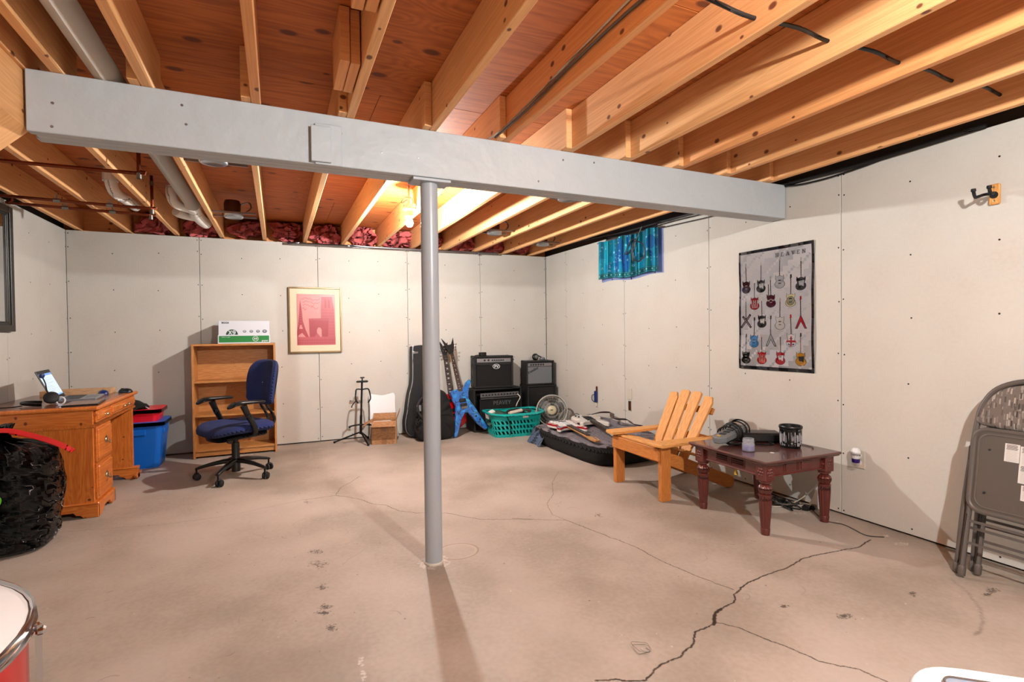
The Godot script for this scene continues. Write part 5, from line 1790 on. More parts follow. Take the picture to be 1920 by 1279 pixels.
	# hard guitar case standing on its end
	var case_poly := smooth_poly([Vector2(-0.09, 0.0), Vector2(0.12, 0.0), Vector2(0.19, 0.08), Vector2(0.20, 0.20), Vector2(0.165, 0.32), Vector2(0.155, 0.42), Vector2(0.135, 0.55), Vector2(0.105, 0.65), Vector2(0.095, 0.80), Vector2(0.092, 1.04), Vector2(0.07, 1.075), Vector2(-0.055, 1.075), Vector2(-0.08, 1.04), Vector2(-0.088, 0.80), Vector2(-0.098, 0.65), Vector2(-0.135, 0.52), Vector2(-0.16, 0.40), Vector2(-0.175, 0.30), Vector2(-0.20, 0.18), Vector2(-0.185, 0.07)], 4)
	var hc := thing("guitar_case", "tall black hard guitar case standing against the back wall", "guitar case", Vector3(1.545, 0.002, -6.04), 0.12)
	hc.rotation.x = -0.06
	var m := mb()
	m.prism(case_poly, -0.115, 0.015, 0.8, 0.006)
	obj("case_base", m, M.black_vinyl, hc)
	m = mb()
	m.prism(case_poly, 0.02, 0.075, 0.8, 0.008)
	obj("lid", m, M.black_vinyl, hc)
	m = mb()
	var edge := []
	for q in case_poly:
		edge.append(Vector3(q.x * 1.008, q.y, 0.0175))
	m.tube(edge, 0.006, 6, true)
	obj("edge_trim", m, M.brushed, hc)
	bx("latch", Vector3(-0.062, 0.995, 0.04), Vector3(0.05, 0.03, 0.075), M.chrome, hc, 0.004)
	bx("latch", Vector3(-0.150, 0.40, 0.02), Vector3(0.02, 0.04, 0.03), M.chrome, hc, 0.004)
	bx("latch", Vector3(-0.190, 0.16, 0.02), Vector3(0.02, 0.04, 0.03), M.chrome, hc, 0.004)
	# soft gig bag bulging in front of it
	var fn := FastNoiseLite.new()
	fn.seed = 31
	fn.frequency = 4.0
	var R := []
	var gp := smooth_poly([Vector2(-0.17, 0.0), Vector2(0.18, 0.0), Vector2(0.225, 0.12), Vector2(0.215, 0.28), Vector2(0.18, 0.40), Vector2(0.13, 0.53), Vector2(0.02, 0.58), Vector2(-0.10, 0.55), Vector2(-0.155, 0.45), Vector2(-0.19, 0.30), Vector2(-0.225, 0.14)], 5)
	for q in [[0.5, -0.085], [0.9, -0.08], [0.985, -0.06], [1.0, -0.02], [1.0, 0.03], [0.97, 0.06], [0.90, 0.085], [0.7, 0.10], [0.4, 0.108], [0.02, 0.11]]:
		var ring := PackedVector3Array()
		for e in gp:
			var v := Vector3(e.x * q[0], 0.005 + 0.28 + (e.y - 0.28) * q[0], q[1])
			ring.append(v + Vector3(0, 0, 0.03 * fn.get_noise_3dv(v * 1.4)) * clampf(v.y * 8.0, 0, 1))
		R.append(ring)
	var gb := thing("gig_bag", "bulky black soft gig bag in front of the hard guitar case", "bag", Vector3(1.63, 0.0, -5.80), 0.05)
	m = mb()
	m.surf(R, true, true)
	obj("bag", m, M.black_cloth, gb)
	tb("strap", smooth_path([Vector3(-0.06, 0.555, 0.05), Vector3(-0.16, 0.50, 0.07), Vector3(-0.215, 0.42, 0.08), Vector3(-0.205, 0.33, 0.09), Vector3(-0.15, 0.26, 0.10)], 6), 0.014, M.black_vinyl, gb, 8)
	bx("buckle", Vector3(-0.205, 0.385, 0.085), Vector3(0.05, 0.07, 0.012), M.grey_strip, gb, 0.004)
	bx("zip", Vector3(0.0, 0.30, 0.118), Vector3(0.36, 0.006, 0.006), M.black_rubber, gb, 0.0)
	# red guitar, half hidden
	var g := thing("red_guitar", "red electric guitar leaning behind the black gig bag", "guitar", Vector3(1.93, 0.03, -6.0))
	g.rotation = Vector3(-0.16, 0, 0.07)
	guitar(g, PackedVector2Array([Vector2(-0.02, 0.08), Vector2(0.05, 0.02), Vector2(0.17, 0.10), Vector2(0.16, 0.2), Vector2(0.10, 0.26), Vector2(0.12, 0.36), Vector2(0.145, 0.50), Vector2(0.07, 0.44), Vector2(0.035, 0.46), Vector2(-0.035, 0.46), Vector2(-0.07, 0.45), Vector2(-0.15, 0.52), Vector2(-0.12, 0.36), Vector2(-0.10, 0.26), Vector2(-0.16, 0.15)]), M.guitar_red, {"neck_from": 0.45, "nut": 0.93, "bridge": 0.20, "head": PackedVector2Array([Vector2(-0.021, 0.92), Vector2(0.021, 0.92), Vector2(0.045, 1.0), Vector2(0.05, 1.09), Vector2(0.012, 1.05), Vector2(-0.012, 1.05), Vector2(-0.05, 1.11), Vector2(-0.045, 1.0)]), "pegs": v_pegs(0.985), "pickups": [[0.26, 0.09, 0.038], [0.38, 0.09, 0.038]]})
	# blue crackle guitar
	g = thing("blue_guitar", "blue crackle-finish electric guitar with pointed star-shaped body", "guitar", Vector3(2.055, 0.012, -5.80))
	g.rotation = Vector3(-0.30, -0.02, 0.13)
	var bl := PackedVector2Array([Vector2(-0.045, 0.56), Vector2(-0.105, 0.555), Vector2(-0.125, 0.53), Vector2(-0.118, 0.44), Vector2(-0.098, 0.37), Vector2(-0.13, 0.24), Vector2(-0.20, 0.03), Vector2(-0.19, 0.0), Vector2(-0.155, 0.02), Vector2(-0.06, 0.20), Vector2(0.0, 0.265), Vector2(0.04, 0.26), Vector2(0.12, 0.11), Vector2(0.20, 0.02), Vector2(0.235, 0.03), Vector2(0.225, 0.08), Vector2(0.14, 0.30), Vector2(0.085, 0.42), Vector2(0.10, 0.50), Vector2(0.165, 0.63), Vector2(0.145, 0.655), Vector2(0.09, 0.62), Vector2(0.045, 0.56)])
	guitar(g, bl, M.blue_crackle, {"neck_from": 0.565, "nut": 1.0, "bridge": 0.33, "neck_mat": M.maple_neck, "blocks": false, "head": PackedVector2Array([Vector2(-0.021, 0.99), Vector2(0.021, 0.99), Vector2(0.05, 1.07), Vector2(0.065, 1.20), Vector2(0.02, 1.115), Vector2(-0.02, 1.115), Vector2(-0.085, 1.21), Vector2(-0.05, 1.07)]), "pegs": v_pegs(1.045), "pickups": [[0.415, 0.085, 0.04], [0.36, 0.085, 0.035]], "pickup_mat": M.black_plastic, "knobs": [Vector2(0.16, 0.15), Vector2(0.12, 0.20)]})
	# amplifier stack
	var a := amp("bass_amplifier", "wide black amplifier lettered PEAVEY behind the teal basket", Vector3(2.505, 0, -6.10), 0.03, 0.66, 0.53, 0.25, M.black_vinyl)
	bx("grille", Vector3(0.03, 0.21, 0.09), Vector3(0.54, 0.38, 0.01), M.grille_cloth, a, 0.0)
	bx("control_panel", Vector3(0.03, 0.445, 0.098), Vector3(0.53, 0.055, 0.012), M.brushed, a, 0.002)
	bx("trim_strip", Vector3(0.03, 0.403, 0.10), Vector3(0.53, 0.014, 0.014), M.chrome, a, 0.002)
	knob_row(a, -0.20, 0.26, 12, 0.448, 0.104, 0.011, M.black_plastic)
	words("lettering", "PEAVEY", 0.05, xf(Vector3(0.06, 0.34, 0.097)), M.brushed, a, "Droid Sans", 800)
	tb("jack_cord", smooth_path([Vector3(0.27, 0.44, 0.11), Vector3(0.29, 0.40, 0.15), Vector3(0.25, 0.34, 0.16), Vector3(0.22, 0.29, 0.17)]), 0.005, M.cable_white, a, 6)
	a = amp("guitar_amplifier", "black guitar amplifier with an oval badge stacked on the wider amplifier", Vector3(2.475, 0.533, -6.10), -0.12, 0.50, 0.40, 0.23, M.black_vinyl)
	bx("grille", Vector3(0, 0.17, 0.085), Vector3(0.46, 0.31, 0.01), M.grille_cloth, a, 0.0)
	var gm := mb(xf(Vector3(0, 0, 0.09)))
	gm.prism(smooth_poly([Vector2(-0.228, 0.378), Vector2(-0.228, 0.30), Vector2(-0.14, 0.285), Vector2(-0.06, 0.29), Vector2(0.0, 0.255), Vector2(0.06, 0.29), Vector2(0.14, 0.285), Vector2(0.228, 0.30), Vector2(0.228, 0.378)], 3), 0.0, 0.008)
	obj("fascia", gm, M.black_plastic, a)
	bx("control_panel", Vector3(0, 0.345, 0.10), Vector3(0.44, 0.05, 0.01), M.brushed, a, 0.002)
	knob_row(a, -0.02, 0.12, 6, 0.345, 0.105, 0.010, M.black_plastic)
	knob_row(a, -0.12, -0.07, 2, 0.348, 0.105, 0.013, M.black_plastic)
	var bd := mb(xf(Vector3(0.03, 0.268, 0.102), 0, PI / 2) * Transform3D(Basis.from_scale(Vector3(1.5, 1, 1)), Vector3.ZERO))
	bd.lathe([Vector2(0.0, 0.001), Vector2(0.030, 0.001), Vector2(0.030, -0.002), Vector2(0, -0.002)], 28)
	obj("badge", bd, M.black_rubber, a)
	bd = mb(xf(Vector3(0.03, 0.268, 0.103), 0, PI / 2) * Transform3D(Basis.from_scale(Vector3(1.5, 1, 1)), Vector3.ZERO))
	bd.lathe([Vector2(0.027, 0.002), Vector2(0.031, 0.002), Vector2(0.031, -0.002), Vector2(0.027, -0.002), Vector2(0.027, 0.002)], 28)
	obj("badge_ring", bd, M.ink_white, a)
	words("lettering", "PV", 0.034, xf(Vector3(0.03, 0.268, 0.105)), M.ink_white, a, "Droid Sans", 800)
	tb("power_cord", smooth_path([Vector3(-0.05, 0.40, -0.02), Vector3(-0.20, 0.408, 0.0), Vector3(-0.262, 0.36, 0.02), Vector3(-0.268, 0.2, 0.05), Vector3(-0.285, 0.08, 0.06), Vector3(-0.27, 0.01, 0.08)]), 0.005, M.cable_black, a, 6)
	var pb := bx("adapter_block", Vector3(0, 0.024, 0), Vector3(0.085, 0.048, 0.06), M.black_plastic, self, 0.006)
	pb.position = Vector3(2.335, 0.932, -6.06)
	pb.rotation.y = 0.3
	tag(pb, "small black adapter block on the amplifier with the oval badge", "adapter")
	# right stack
	a = amp("speaker_cabinet", "plain black speaker cabinet beneath the small grey-fronted amplifier", Vector3(3.13, 0, -6.10), -0.10, 0.40, 0.535, 0.30, M.black_vinyl)
	bx("grille", Vector3(0, 0.2675, 0.13), Vector3(0.36, 0.49, 0.01), M.black_plastic, a, 0.004)
	bx("handle_slot", Vector3(0, 0.42, 0.137), Vector3(0.15, 0.035, 0.008), M.black_rubber, a, 0.003)
	a = amp("practice_amplifier", "small black amplifier with a grey grille cloth on the speaker cabinet", Vector3(3.125, 0.536, -6.10), -0.10, 0.39, 0.315, 0.22, M.black_vinyl)
	bx("grille", Vector3(-0.01, 0.125, 0.098), Vector3(0.345, 0.225, 0.01), M.grey_grille, a, 0.002)
	bx("control_panel", Vector3(-0.01, 0.265, 0.098), Vector3(0.345, 0.045, 0.012), M.brushed, a, 0.002)
	knob_row(a, -0.13, 0.04, 6, 0.265, 0.104, 0.012, M.black_plastic)
	words("lettering", "Fender", 0.032, xf(Vector3(-0.10, 0.195, 0.105), 0, 0, 0.45), M.ink_dark, a, "Droid Serif", 700)
	var hp := thing("headphones", "grey headphones resting on the small grey-fronted amplifier", "headphones", Vector3(3.12, 0.853, -6.07))
	lt("ear_cup", [Vector2(0, 0.025), Vector2(0.03, 0.024), Vector2(0.045, 0.01), Vector2(0.045, -0.012), Vector2(0.034, -0.022), Vector2(0, -0.022)], M.black_plastic, hp, xf(Vector3(-0.05, 0.047, 0.02), 0.2, PI / 2 - 0.1), 20)
	lt("ear_cap", [Vector2(0, 0.028), Vector2(0.022, 0.027), Vector2(0.028, 0.022)], M.grey_strip, hp, xf(Vector3(-0.05, 0.047, 0.02), 0.2, PI / 2 - 0.1), 20)
	lt("ear_cup", [Vector2(0, 0.02), Vector2(0.035, 0.018), Vector2(0.042, 0.0), Vector2(0.035, -0.015), Vector2(0, -0.018)], M.grey_strip, hp, xf(Vector3(0.06, 0.019, 0.0)), 20)
	tb("headband", smooth_path([Vector3(-0.05, 0.085, 0.0), Vector3(0.0, 0.075, -0.05), Vector3(0.06, 0.045, -0.06), Vector3(0.10, 0.02, -0.02), Vector3(0.095, 0.012, 0.01)]), 0.008, M.black_plastic, hp, 8)
	build_basket()
	build_fan()

func build_basket() -> void:
	# oblong basket with real openings: vertical walls built from bars and bands
	var b := thing("laundry_basket", "teal plastic laundry basket full of odds and ends before the amplifiers", "basket", Vector3(2.575, 0, -5.69), -0.05)
	var N := 64
	var ringpt := func(t: float, y: float, out: float) -> Vector3:
		var a := TAU * t
		var c := Vector2(cos(a), sin(a))
		var q := pow(pow(absf(c.x), 5.0) + pow(absf(c.y), 5.0), -0.2)
		var half := Vector2(0.28, 0.185).lerp(Vector2(0.325, 0.215), y / 0.27)  # the basket widens upwards
		return Vector3(c.x * q * (half.x + out), y, c.y * q * (half.y + out))
	var band := func(m: MB, y0: float, y1: float) -> void:
		for side in [0.0, -0.004]:
			var RR := []
			for y in [y0, y1]:
				var ring := PackedVector3Array()
				for i in N:
					ring.append(ringpt.call(float(i) / N, y, side))
				RR.append(ring)
			m.surf(RR, true, false)
		for y in [y0, y1]:
			var ra := PackedVector3Array()
			var rb := PackedVector3Array()
			for i in N:
				ra.append(ringpt.call(float(i) / N, y, 0.0))
				rb.append(ringpt.call(float(i) / N, y, -0.004))
			m.surf([ra, rb], true, false)
	var m := mb()
	for q in [[0.0, 0.035], [0.075, 0.095], [0.135, 0.155], [0.195, 0.258]]:
		band.call(m, q[0], q[1])
	# slanted bars between the bands
	var count := 46
	for i in count:
		var t0 := float(i) / count
		for q in [[0.035, 0.075], [0.095, 0.135], [0.155, 0.195]]:
			var wdt := 0.45 / count
			var sl := 0.35 / count
			var f := []
			for o in [0.0, -0.004]:
				f.append([ringpt.call(t0, q[0], o), ringpt.call(t0 + wdt, q[0], o), ringpt.call(t0 + wdt + sl, q[1], o), ringpt.call(t0 + sl, q[1], o)])
			var nn: Vector3 = (f[0][0] - f[1][0]).normalized()
			m.flat(f[0], nn)
			m.flat(f[1], -nn)
			m.flat([f[0][0], f[1][0], f[1][3], f[0][3]], (f[0][0] - f[0][1]).normalized())
			m.flat([f[0][1], f[1][1], f[1][2], f[0][2]], (f[0][1] - f[0][0]).normalized())
	obj("walls", m, M.teal_plastic, b)
	m = mb()
	var base := PackedVector3Array()
	for i in N:
		base.append(ringpt.call(float(i) / N, 0.004, -0.003))
	m.surf([ring_scaled(base, 0.02), base], true, true)
	obj("bottom", m, M.teal_plastic, b)
	m = mb()
	var rp := []
	for i in N:
		var p: Vector3 = ringpt.call(float(i) / N, 0.262, 0.014)
		p.y += 0.018 * pow(absf(p.x) / 0.36, 4.0)
		rp.append(p)
	m.tube(rp, 0.017, 10, true)
	obj("rim", m, M.teal_plastic, b)
	bx("tag", Vector3(0.075, 0.235, 0.222), Vector3(0.07, 0.028, 0.004), M.white_matte, b)
	# contents: separate things
	var fn := FastNoiseLite.new()
	fn.frequency = 7.0
	var heap := func(called: String, label: String, at: Vector3, sz: Vector3, mt: Material, sd: int) -> void:
		fn.seed = sd
		var R := []
		for i in 13:
			var a := PI * i / 12.0
			var ring := PackedVector3Array()
			for j in 20:
				var q := TAU * j / 20.0
				var p := Vector3(sin(a) * cos(q) * sz.x, cos(a) * sz.y, sin(a) * sin(q) * sz.z)
				ring.append(p * (1.0 + 0.35 * fn.get_noise_3dv(p)))
			R.append(ring)
		var mm := mb()
		mm.surf(R, true, false)
		var o := obj(called, mm, mt)
		o.position = at
		tag(o, label, "cloth")
	heap.call("green_cloth", "dark green cloth bunched in the teal basket", Vector3(2.40, 0.17, -5.70), Vector3(0.16, 0.11, 0.14), M.ink_green, 4)
	heap.call("black_fabric", "black fabric filling the back of the teal basket", Vector3(2.62, 0.18, -5.74), Vector3(0.17, 0.10, 0.13), M.black_cloth, 6)
	var wb := bx("white_carton", Vector3.ZERO, Vector3(0.11, 0.07, 0.06), M.white_matte, self, 0.003)
	wb.position = Vector3(2.285, 0.255, -5.69)
	wb.rotation = Vector3(0.3, 0.3, 0.35)
	tag(wb, "small white carton tilted at the end of the teal basket", "box")
	wb = bx("white_tube", Vector3.ZERO, Vector3(0.20, 0.04, 0.05), M.off_white, self, 0.015)
	wb.position = Vector3(2.58, 0.275, -5.62)
	wb.rotation = Vector3(0.1, 0.15, 0.12)
	tag(wb, "off-white wrapped bundle on top of the teal basket", "bundle")
	var pts := []
	for i in 60:
		var a := TAU * i / 14.0
		pts.append(Vector3(2.72 + cos(a) * (0.07 + 0.01 * sin(i * 1.3)), 0.265 + 0.03 * sin(a * 0.5 + i * 0.2), -5.66 + sin(a) * (0.06 + 0.012 * cos(i * 0.9))))
	var cw := tb("coiled_cable", pts, 0.006, M.cable_grey, self, 6)
	tag(cw, "grey cable coiled at the end of the teal basket", "cable")
	cw = tb("dangling_cable", smooth_path([Vector3(2.50, 0.29, -5.62), Vector3(2.44, 0.31, -5.54), Vector3(2.40, 0.27, -5.466), Vector3(2.43, 0.18, -5.468), Vector3(2.45, 0.08, -5.475), Vector3(2.44, 0.03, -5.48)]), 0.005, M.cable_black, self, 6)
	tag(cw, "black cord hanging down the front of the teal basket", "cable")

func ring_scaled(r: PackedVector3Array, k: float) -> PackedVector3Array:
	var a := PackedVector3Array()
	for p in r:
		a.append(Vector3(p.x * k, p.y, p.z * k))
	return a

func build_fan() -> void:
	var f := thing("floor_fan", "grey round floor fan tilted up beside the speaker cabinet", "fan", Vector3(3.05, 0, -5.58), -0.50)
	var c := Vector3(0, 0.262, 0)
	var B := Basis.from_euler(Vector3(-0.22, 0, 0))
	var at := func(r: float, a: float, z: float) -> Vector3: return c + B * Vector3(cos(a) * r, sin(a) * r, z)
	var m := mb()
	for q in [[0.185, 0.0, 0.008], [0.187, 0.03, 0.006], [0.183, -0.04, 0.006]]:
		var pts := []
		for i in 40:
			pts.append(at.call(q[0], TAU * i / 40.0, q[1]))
		m.tube(pts, q[2], 6, true)
	obj("outer_ring", m, M.fan_grey, f)
	m = mb()
	for i in 64:
		var a := TAU * i / 64.0
		m.tube([at.call(0.05, a, 0.065), at.call(0.12, a + 0.12, 0.06), at.call(0.165, a + 0.2, 0.045), at.call(0.185, a + 0.22, 0.01)], 0.0016, 4, false, false)
		if i % 2 == 0:
			m.tube([at.call(0.05, a, -0.075), at.call(0.14, a + 0.1, -0.06), at.call(0.185, a + 0.15, -0.005)], 0.0016, 4, false, false)
	for r in [0.085, 0.125, 0.16]:
		var pts := []
		for i in 32:
			pts.append(at.call(r, TAU * i / 32.0, lerpf(0.064, 0.044, (r - 0.085) / 0.08)))
		m.tube(pts, 0.0018, 4, true)
	obj("grille", m, M.fan_grey, f)
	lt("hub_cap", [Vector2(0, 0.012), Vector2(0.045, 0.010), Vector2(0.055, 0.002), Vector2(0.055, -0.004), Vector2(0, -0.004)], M.fan_hub, f, Transform3D(B * Basis(Vector3.RIGHT, PI / 2), c + B * Vector3(0, 0, 0.066)), 28)
	bx("hub_emblem", c + B * Vector3(0.0, 0.0, 0.079), Vector3(0.03, 0.01, 0.002), M.ink_dark, f, 0.0)
	for k in 3:
		var bl := mb(Transform3D(B * Basis(Vector3.BACK, TAU * k / 3.0 + 0.4), c))
		var RR := []
		for i in 6:
			var r := 0.03 + 0.025 * i
			var wd := 0.02 + 0.045 * sin(PI * (i + 1) / 7.0)
			RR.append(PackedVector3Array([Vector3(r, -wd, -0.02), Vector3(r + 0.005, 0, 0.0), Vector3(r, wd, 0.022), Vector3(r, wd, 0.019), Vector3(r + 0.005, 0, -0.003), Vector3(r, -wd, -0.023)]))
		bl.surf(RR, true, true)
		obj("blade", bl, M.grey_strip, f)
	lt("motor", [Vector2(0, 0.06), Vector2(0.05, 0.055), Vector2(0.06, 0.02), Vector2(0.055, -0.05), Vector2(0, -0.06)], M.fan_grey, f, Transform3D(B * Basis(Vector3.RIGHT, -PI / 2), c + B * Vector3(0, 0, -0.10)), 24)
	tb("stand", smooth_path([c + Vector3(0.195, 0, -0.01), Vector3(0.20, 0.15, -0.02), Vector3(0.17, 0.03, 0.0), Vector3(0.12, 0.014, 0.10), Vector3(0, 0.014, 0.12), Vector3(-0.12, 0.014, 0.10), Vector3(-0.17, 0.03, 0.0), Vector3(-0.20, 0.15, -0.02), c + Vector3(-0.195, 0, -0.01)]), 0.012, M.fan_grey, f, 10)
	# small oval grille standing near the mattress corner
	var o := thing("oval_frame", "small thin-framed oval grille standing between the fan and the mattress", "grille", Vector3(3.25, 0, -5.33), -0.7)
	var pts := []
	for i in 24:
		var a := TAU * i / 24.0
		pts.append(Vector3(cos(a) * 0.06, 0.125 + sin(a) * 0.12, 0))
	tb("frame", pts, 0.005, M.cable_grey, o, 6, true)
	m = mb()
	for k in 5:
		var x := -0.04 + 0.02 * k
		var hh := 0.12 * sqrt(1.0 - pow(x / 0.06, 2.0))
		m.tube([Vector3(x, 0.125 - hh, 0), Vector3(x, 0.125 + hh, 0)], 0.0015, 4)
	obj("wires", m, M.cable_grey, o)

# ---------------------------------------------------------------- mattress, deck chair, side table
func build_right_side() -> void:
	# low black-sided bed with a grey quilted top
	var b := thing("floor_mattress", "low black-sided mattress with a rumpled grey quilted top along the wall", "mattress", Vector3(2.955, 0, -4.52))
	var P := smooth_poly([Vector2(-0.33, -0.64), Vector2(0.0, -0.70), Vector2(0.33, -0.68), Vector2(0.375, -0.55), Vector2(0.38, 0.0), Vector2(0.375, 0.55), Vector2(0.30, 0.67), Vector2(0.0, 0.71), Vector2(-0.24, 0.69), Vector2(-0.36, 0.56), Vector2(-0.395, 0.2), Vector2(-0.40, -0.15), Vector2(-0.385, -0.45)], 6)
	var fn := FastNoiseLite.new()
	fn.seed = 41
	fn.frequency = 3.5
	var R := []
	for q in [[0.90, 0.004], [0.955, 0.03], [0.985, 0.07], [1.0, 0.12], [1.0, 0.155], [0.985, 0.175]]:
		var ring := PackedVector3Array()
		for p in P:
			var v := Vector3(p.x * q[0], q[1], p.y * q[0])
			ring.append(v + Vector3(p.x, 0, p.y).normalized() * 0.010 * fn.get_noise_2d(p.x * 0.8, p.y * 0.8))
		R.append(ring)
	var m := mb()
	m.surf(R, true, true)
	obj("black_side", m, M.velour_black, b)
	R = []
	for q in [[0.985, 0.0], [0.97, 0.012], [0.90, 0.016], [0.8, 0.012], [0.65, 0.010], [0.5, 0.008], [0.3, 0.006], [0.02, 0.006]]:
		var ring := PackedVector3Array()
		for p in P:
			var wx: float = p.x * q[0]
			var wz: float = p.y * q[0]
			var y: float = 0.175 + q[1] + 0.075 * pow(clampf((wx + 0.05) / 0.43, 0, 1), 1.5) * clampf((0.72 - wz) * 2.0, 0, 1) + 0.010 * fn.get_noise_2d(wx * 3.0, wz * 3.0)
			ring.append(Vector3(wx, y, wz))
		R.append(ring)
	m = mb()
	m.surf(R, true, true, 2.0, 1.0)
	obj("quilted_top", m, M.quilt_grey, b)
	m = mb()
	var sh := []
	for i in 12:
		var t := i / 11.0
		var row := PackedVector3Array()
		for j in 8:
			var u := j / 7.0
			row.append(Vector3(-0.36 - 0.07 * u + 0.015 * sin(t * 9.0 + u * 3.0), 0.165 * (1.0 - u) + 0.004 + 0.006 * sin(t * 14.0), -0.66 + 0.34 * t - 0.03 * u))
		sh.append(row)
	m.surf(sh, false, false)
	m.x = xf(Vector3(0.003, 0.0015, 0))
	m.surf(sh, false, false)
	obj("blue_sheet", m, M.sheet_blue, b)
	# two guitars on the mattress
	var lie := func(g: Node3D, dx: float, dz: float, tilt: float) -> void:
		var Y := Vector3(dx, tilt, dz).normalized()
		var X := Y.cross(Vector3.UP).normalized()
		g.basis = Basis(X, Y, X.cross(Y))
	var g := thing("flag_guitar", "white electric guitar with red stripes lying on the mattress", "guitar", Vector3(2.78, 0.218, -4.93))
	lie.call(g, -0.16, 0.98, -0.025)
	guitar(g, strat_outline(), M.flag_finish, {"neck_from": 0.33, "nut": 0.80, "bridge": 0.10, "neck_mat": M.maple_neck, "blocks": false, "head": PackedVector2Array([Vector2(-0.021, 0.79), Vector2(0.021, 0.79), Vector2(0.03, 0.90), Vector2(0.012, 0.99), Vector2(-0.04, 0.98), Vector2(-0.045, 0.86)]), "head_mat": M.maple_neck, "pegs": row_pegs(0.835), "pickups": [[0.155, 0.085, 0.022, 0.2], [0.21, 0.085, 0.02], [0.265, 0.085, 0.02]], "pickup_mat": M.white_plastic, "guard": smooth_poly([Vector2(-0.10, 0.06), Vector2(0.04, 0.07), Vector2(0.10, 0.02), Vector2(0.13, 0.07), Vector2(0.09, 0.2), Vector2(0.10, 0.30), Vector2(0.03, 0.32), Vector2(-0.04, 0.32), Vector2(-0.11, 0.38), Vector2(-0.09, 0.25)], 3), "guard_mat": M.white_matte, "knobs": [Vector2(0.085, 0.12), Vector2(0.105, 0.07)], "knob_mat": M.white_plastic})
	g = thing("white_guitar", "white electric guitar with black pickups lying beside the striped one", "guitar", Vector3(3.11, 0.245, -4.97))
	lie.call(g, -0.24, 0.97, -0.035)
	guitar(g, strat_outline(), M.guitar_white, {"neck_from": 0.33, "nut": 0.86, "bridge": 0.10, "blocks": false, "head": PackedVector2Array([Vector2(-0.021, 0.85), Vector2(0.021, 0.85), Vector2(0.03, 0.96), Vector2(0.012, 1.05), Vector2(-0.04, 1.04), Vector2(-0.045, 0.92)]), "head_mat": M.guitar_white, "pegs": row_pegs(0.895), "pickups": [[0.16, 0.09, 0.034], [0.22, 0.09, 0.03], [0.28, 0.09, 0.034]], "knobs": [Vector2(0.085, 0.12), Vector2(0.105, 0.07)]})
	var path := smooth_path([Vector3(3.16, 0.305, -4.86), Vector3(3.24, 0.33, -4.80), Vector3(3.29, 0.34, -4.68), Vector3(3.23, 0.335, -4.58), Vector3(3.17, 0.315, -4.46), Vector3(3.22, 0.325, -4.30), Vector3(3.18, 0.305, -4.16), Vector3(3.22, 0.30, -4.05)], 6)
	R = []
	for i in path.size():
		var t: Vector3 = (path[mini(i + 1, path.size() - 1)] - path[maxi(i - 1, 0)]).normalized()
		var s := t.cross(Vector3(0.5, 1, 0)).normalized() * 0.026
		var up := Vector3(0, 0.0015, 0)
		R.append(PackedVector3Array([path[i] - s + up, path[i] + s + up, path[i] + s - up, path[i] - s - up]))
	m = mb()
	m.surf(R, true, true)
	tag(obj("guitar_strap", m, M.leather), "brown leather guitar strap curled on the mattress by the wall", "strap")
	build_deck_chair()
	build_side_table()
	build_folding_chairs()

func board(called: String, a: Vector3, b: Vector3, up: Vector3, w: float, t: float, mt: Material, parent: Node3D) -> MeshInstance3D:
	# plank from a to b: width w along «up», thickness t
	var x := (b - a).normalized()
	var z := x.cross(up).normalized()
	var y := z.cross(x)
	var m := mb(Transform3D(Basis(x, y, z), (a + b) / 2))
	m.box(Vector3.ZERO, Vector3(a.distance_to(b), w, t), 0.003, 0)
	return obj(called, m, mt, parent)

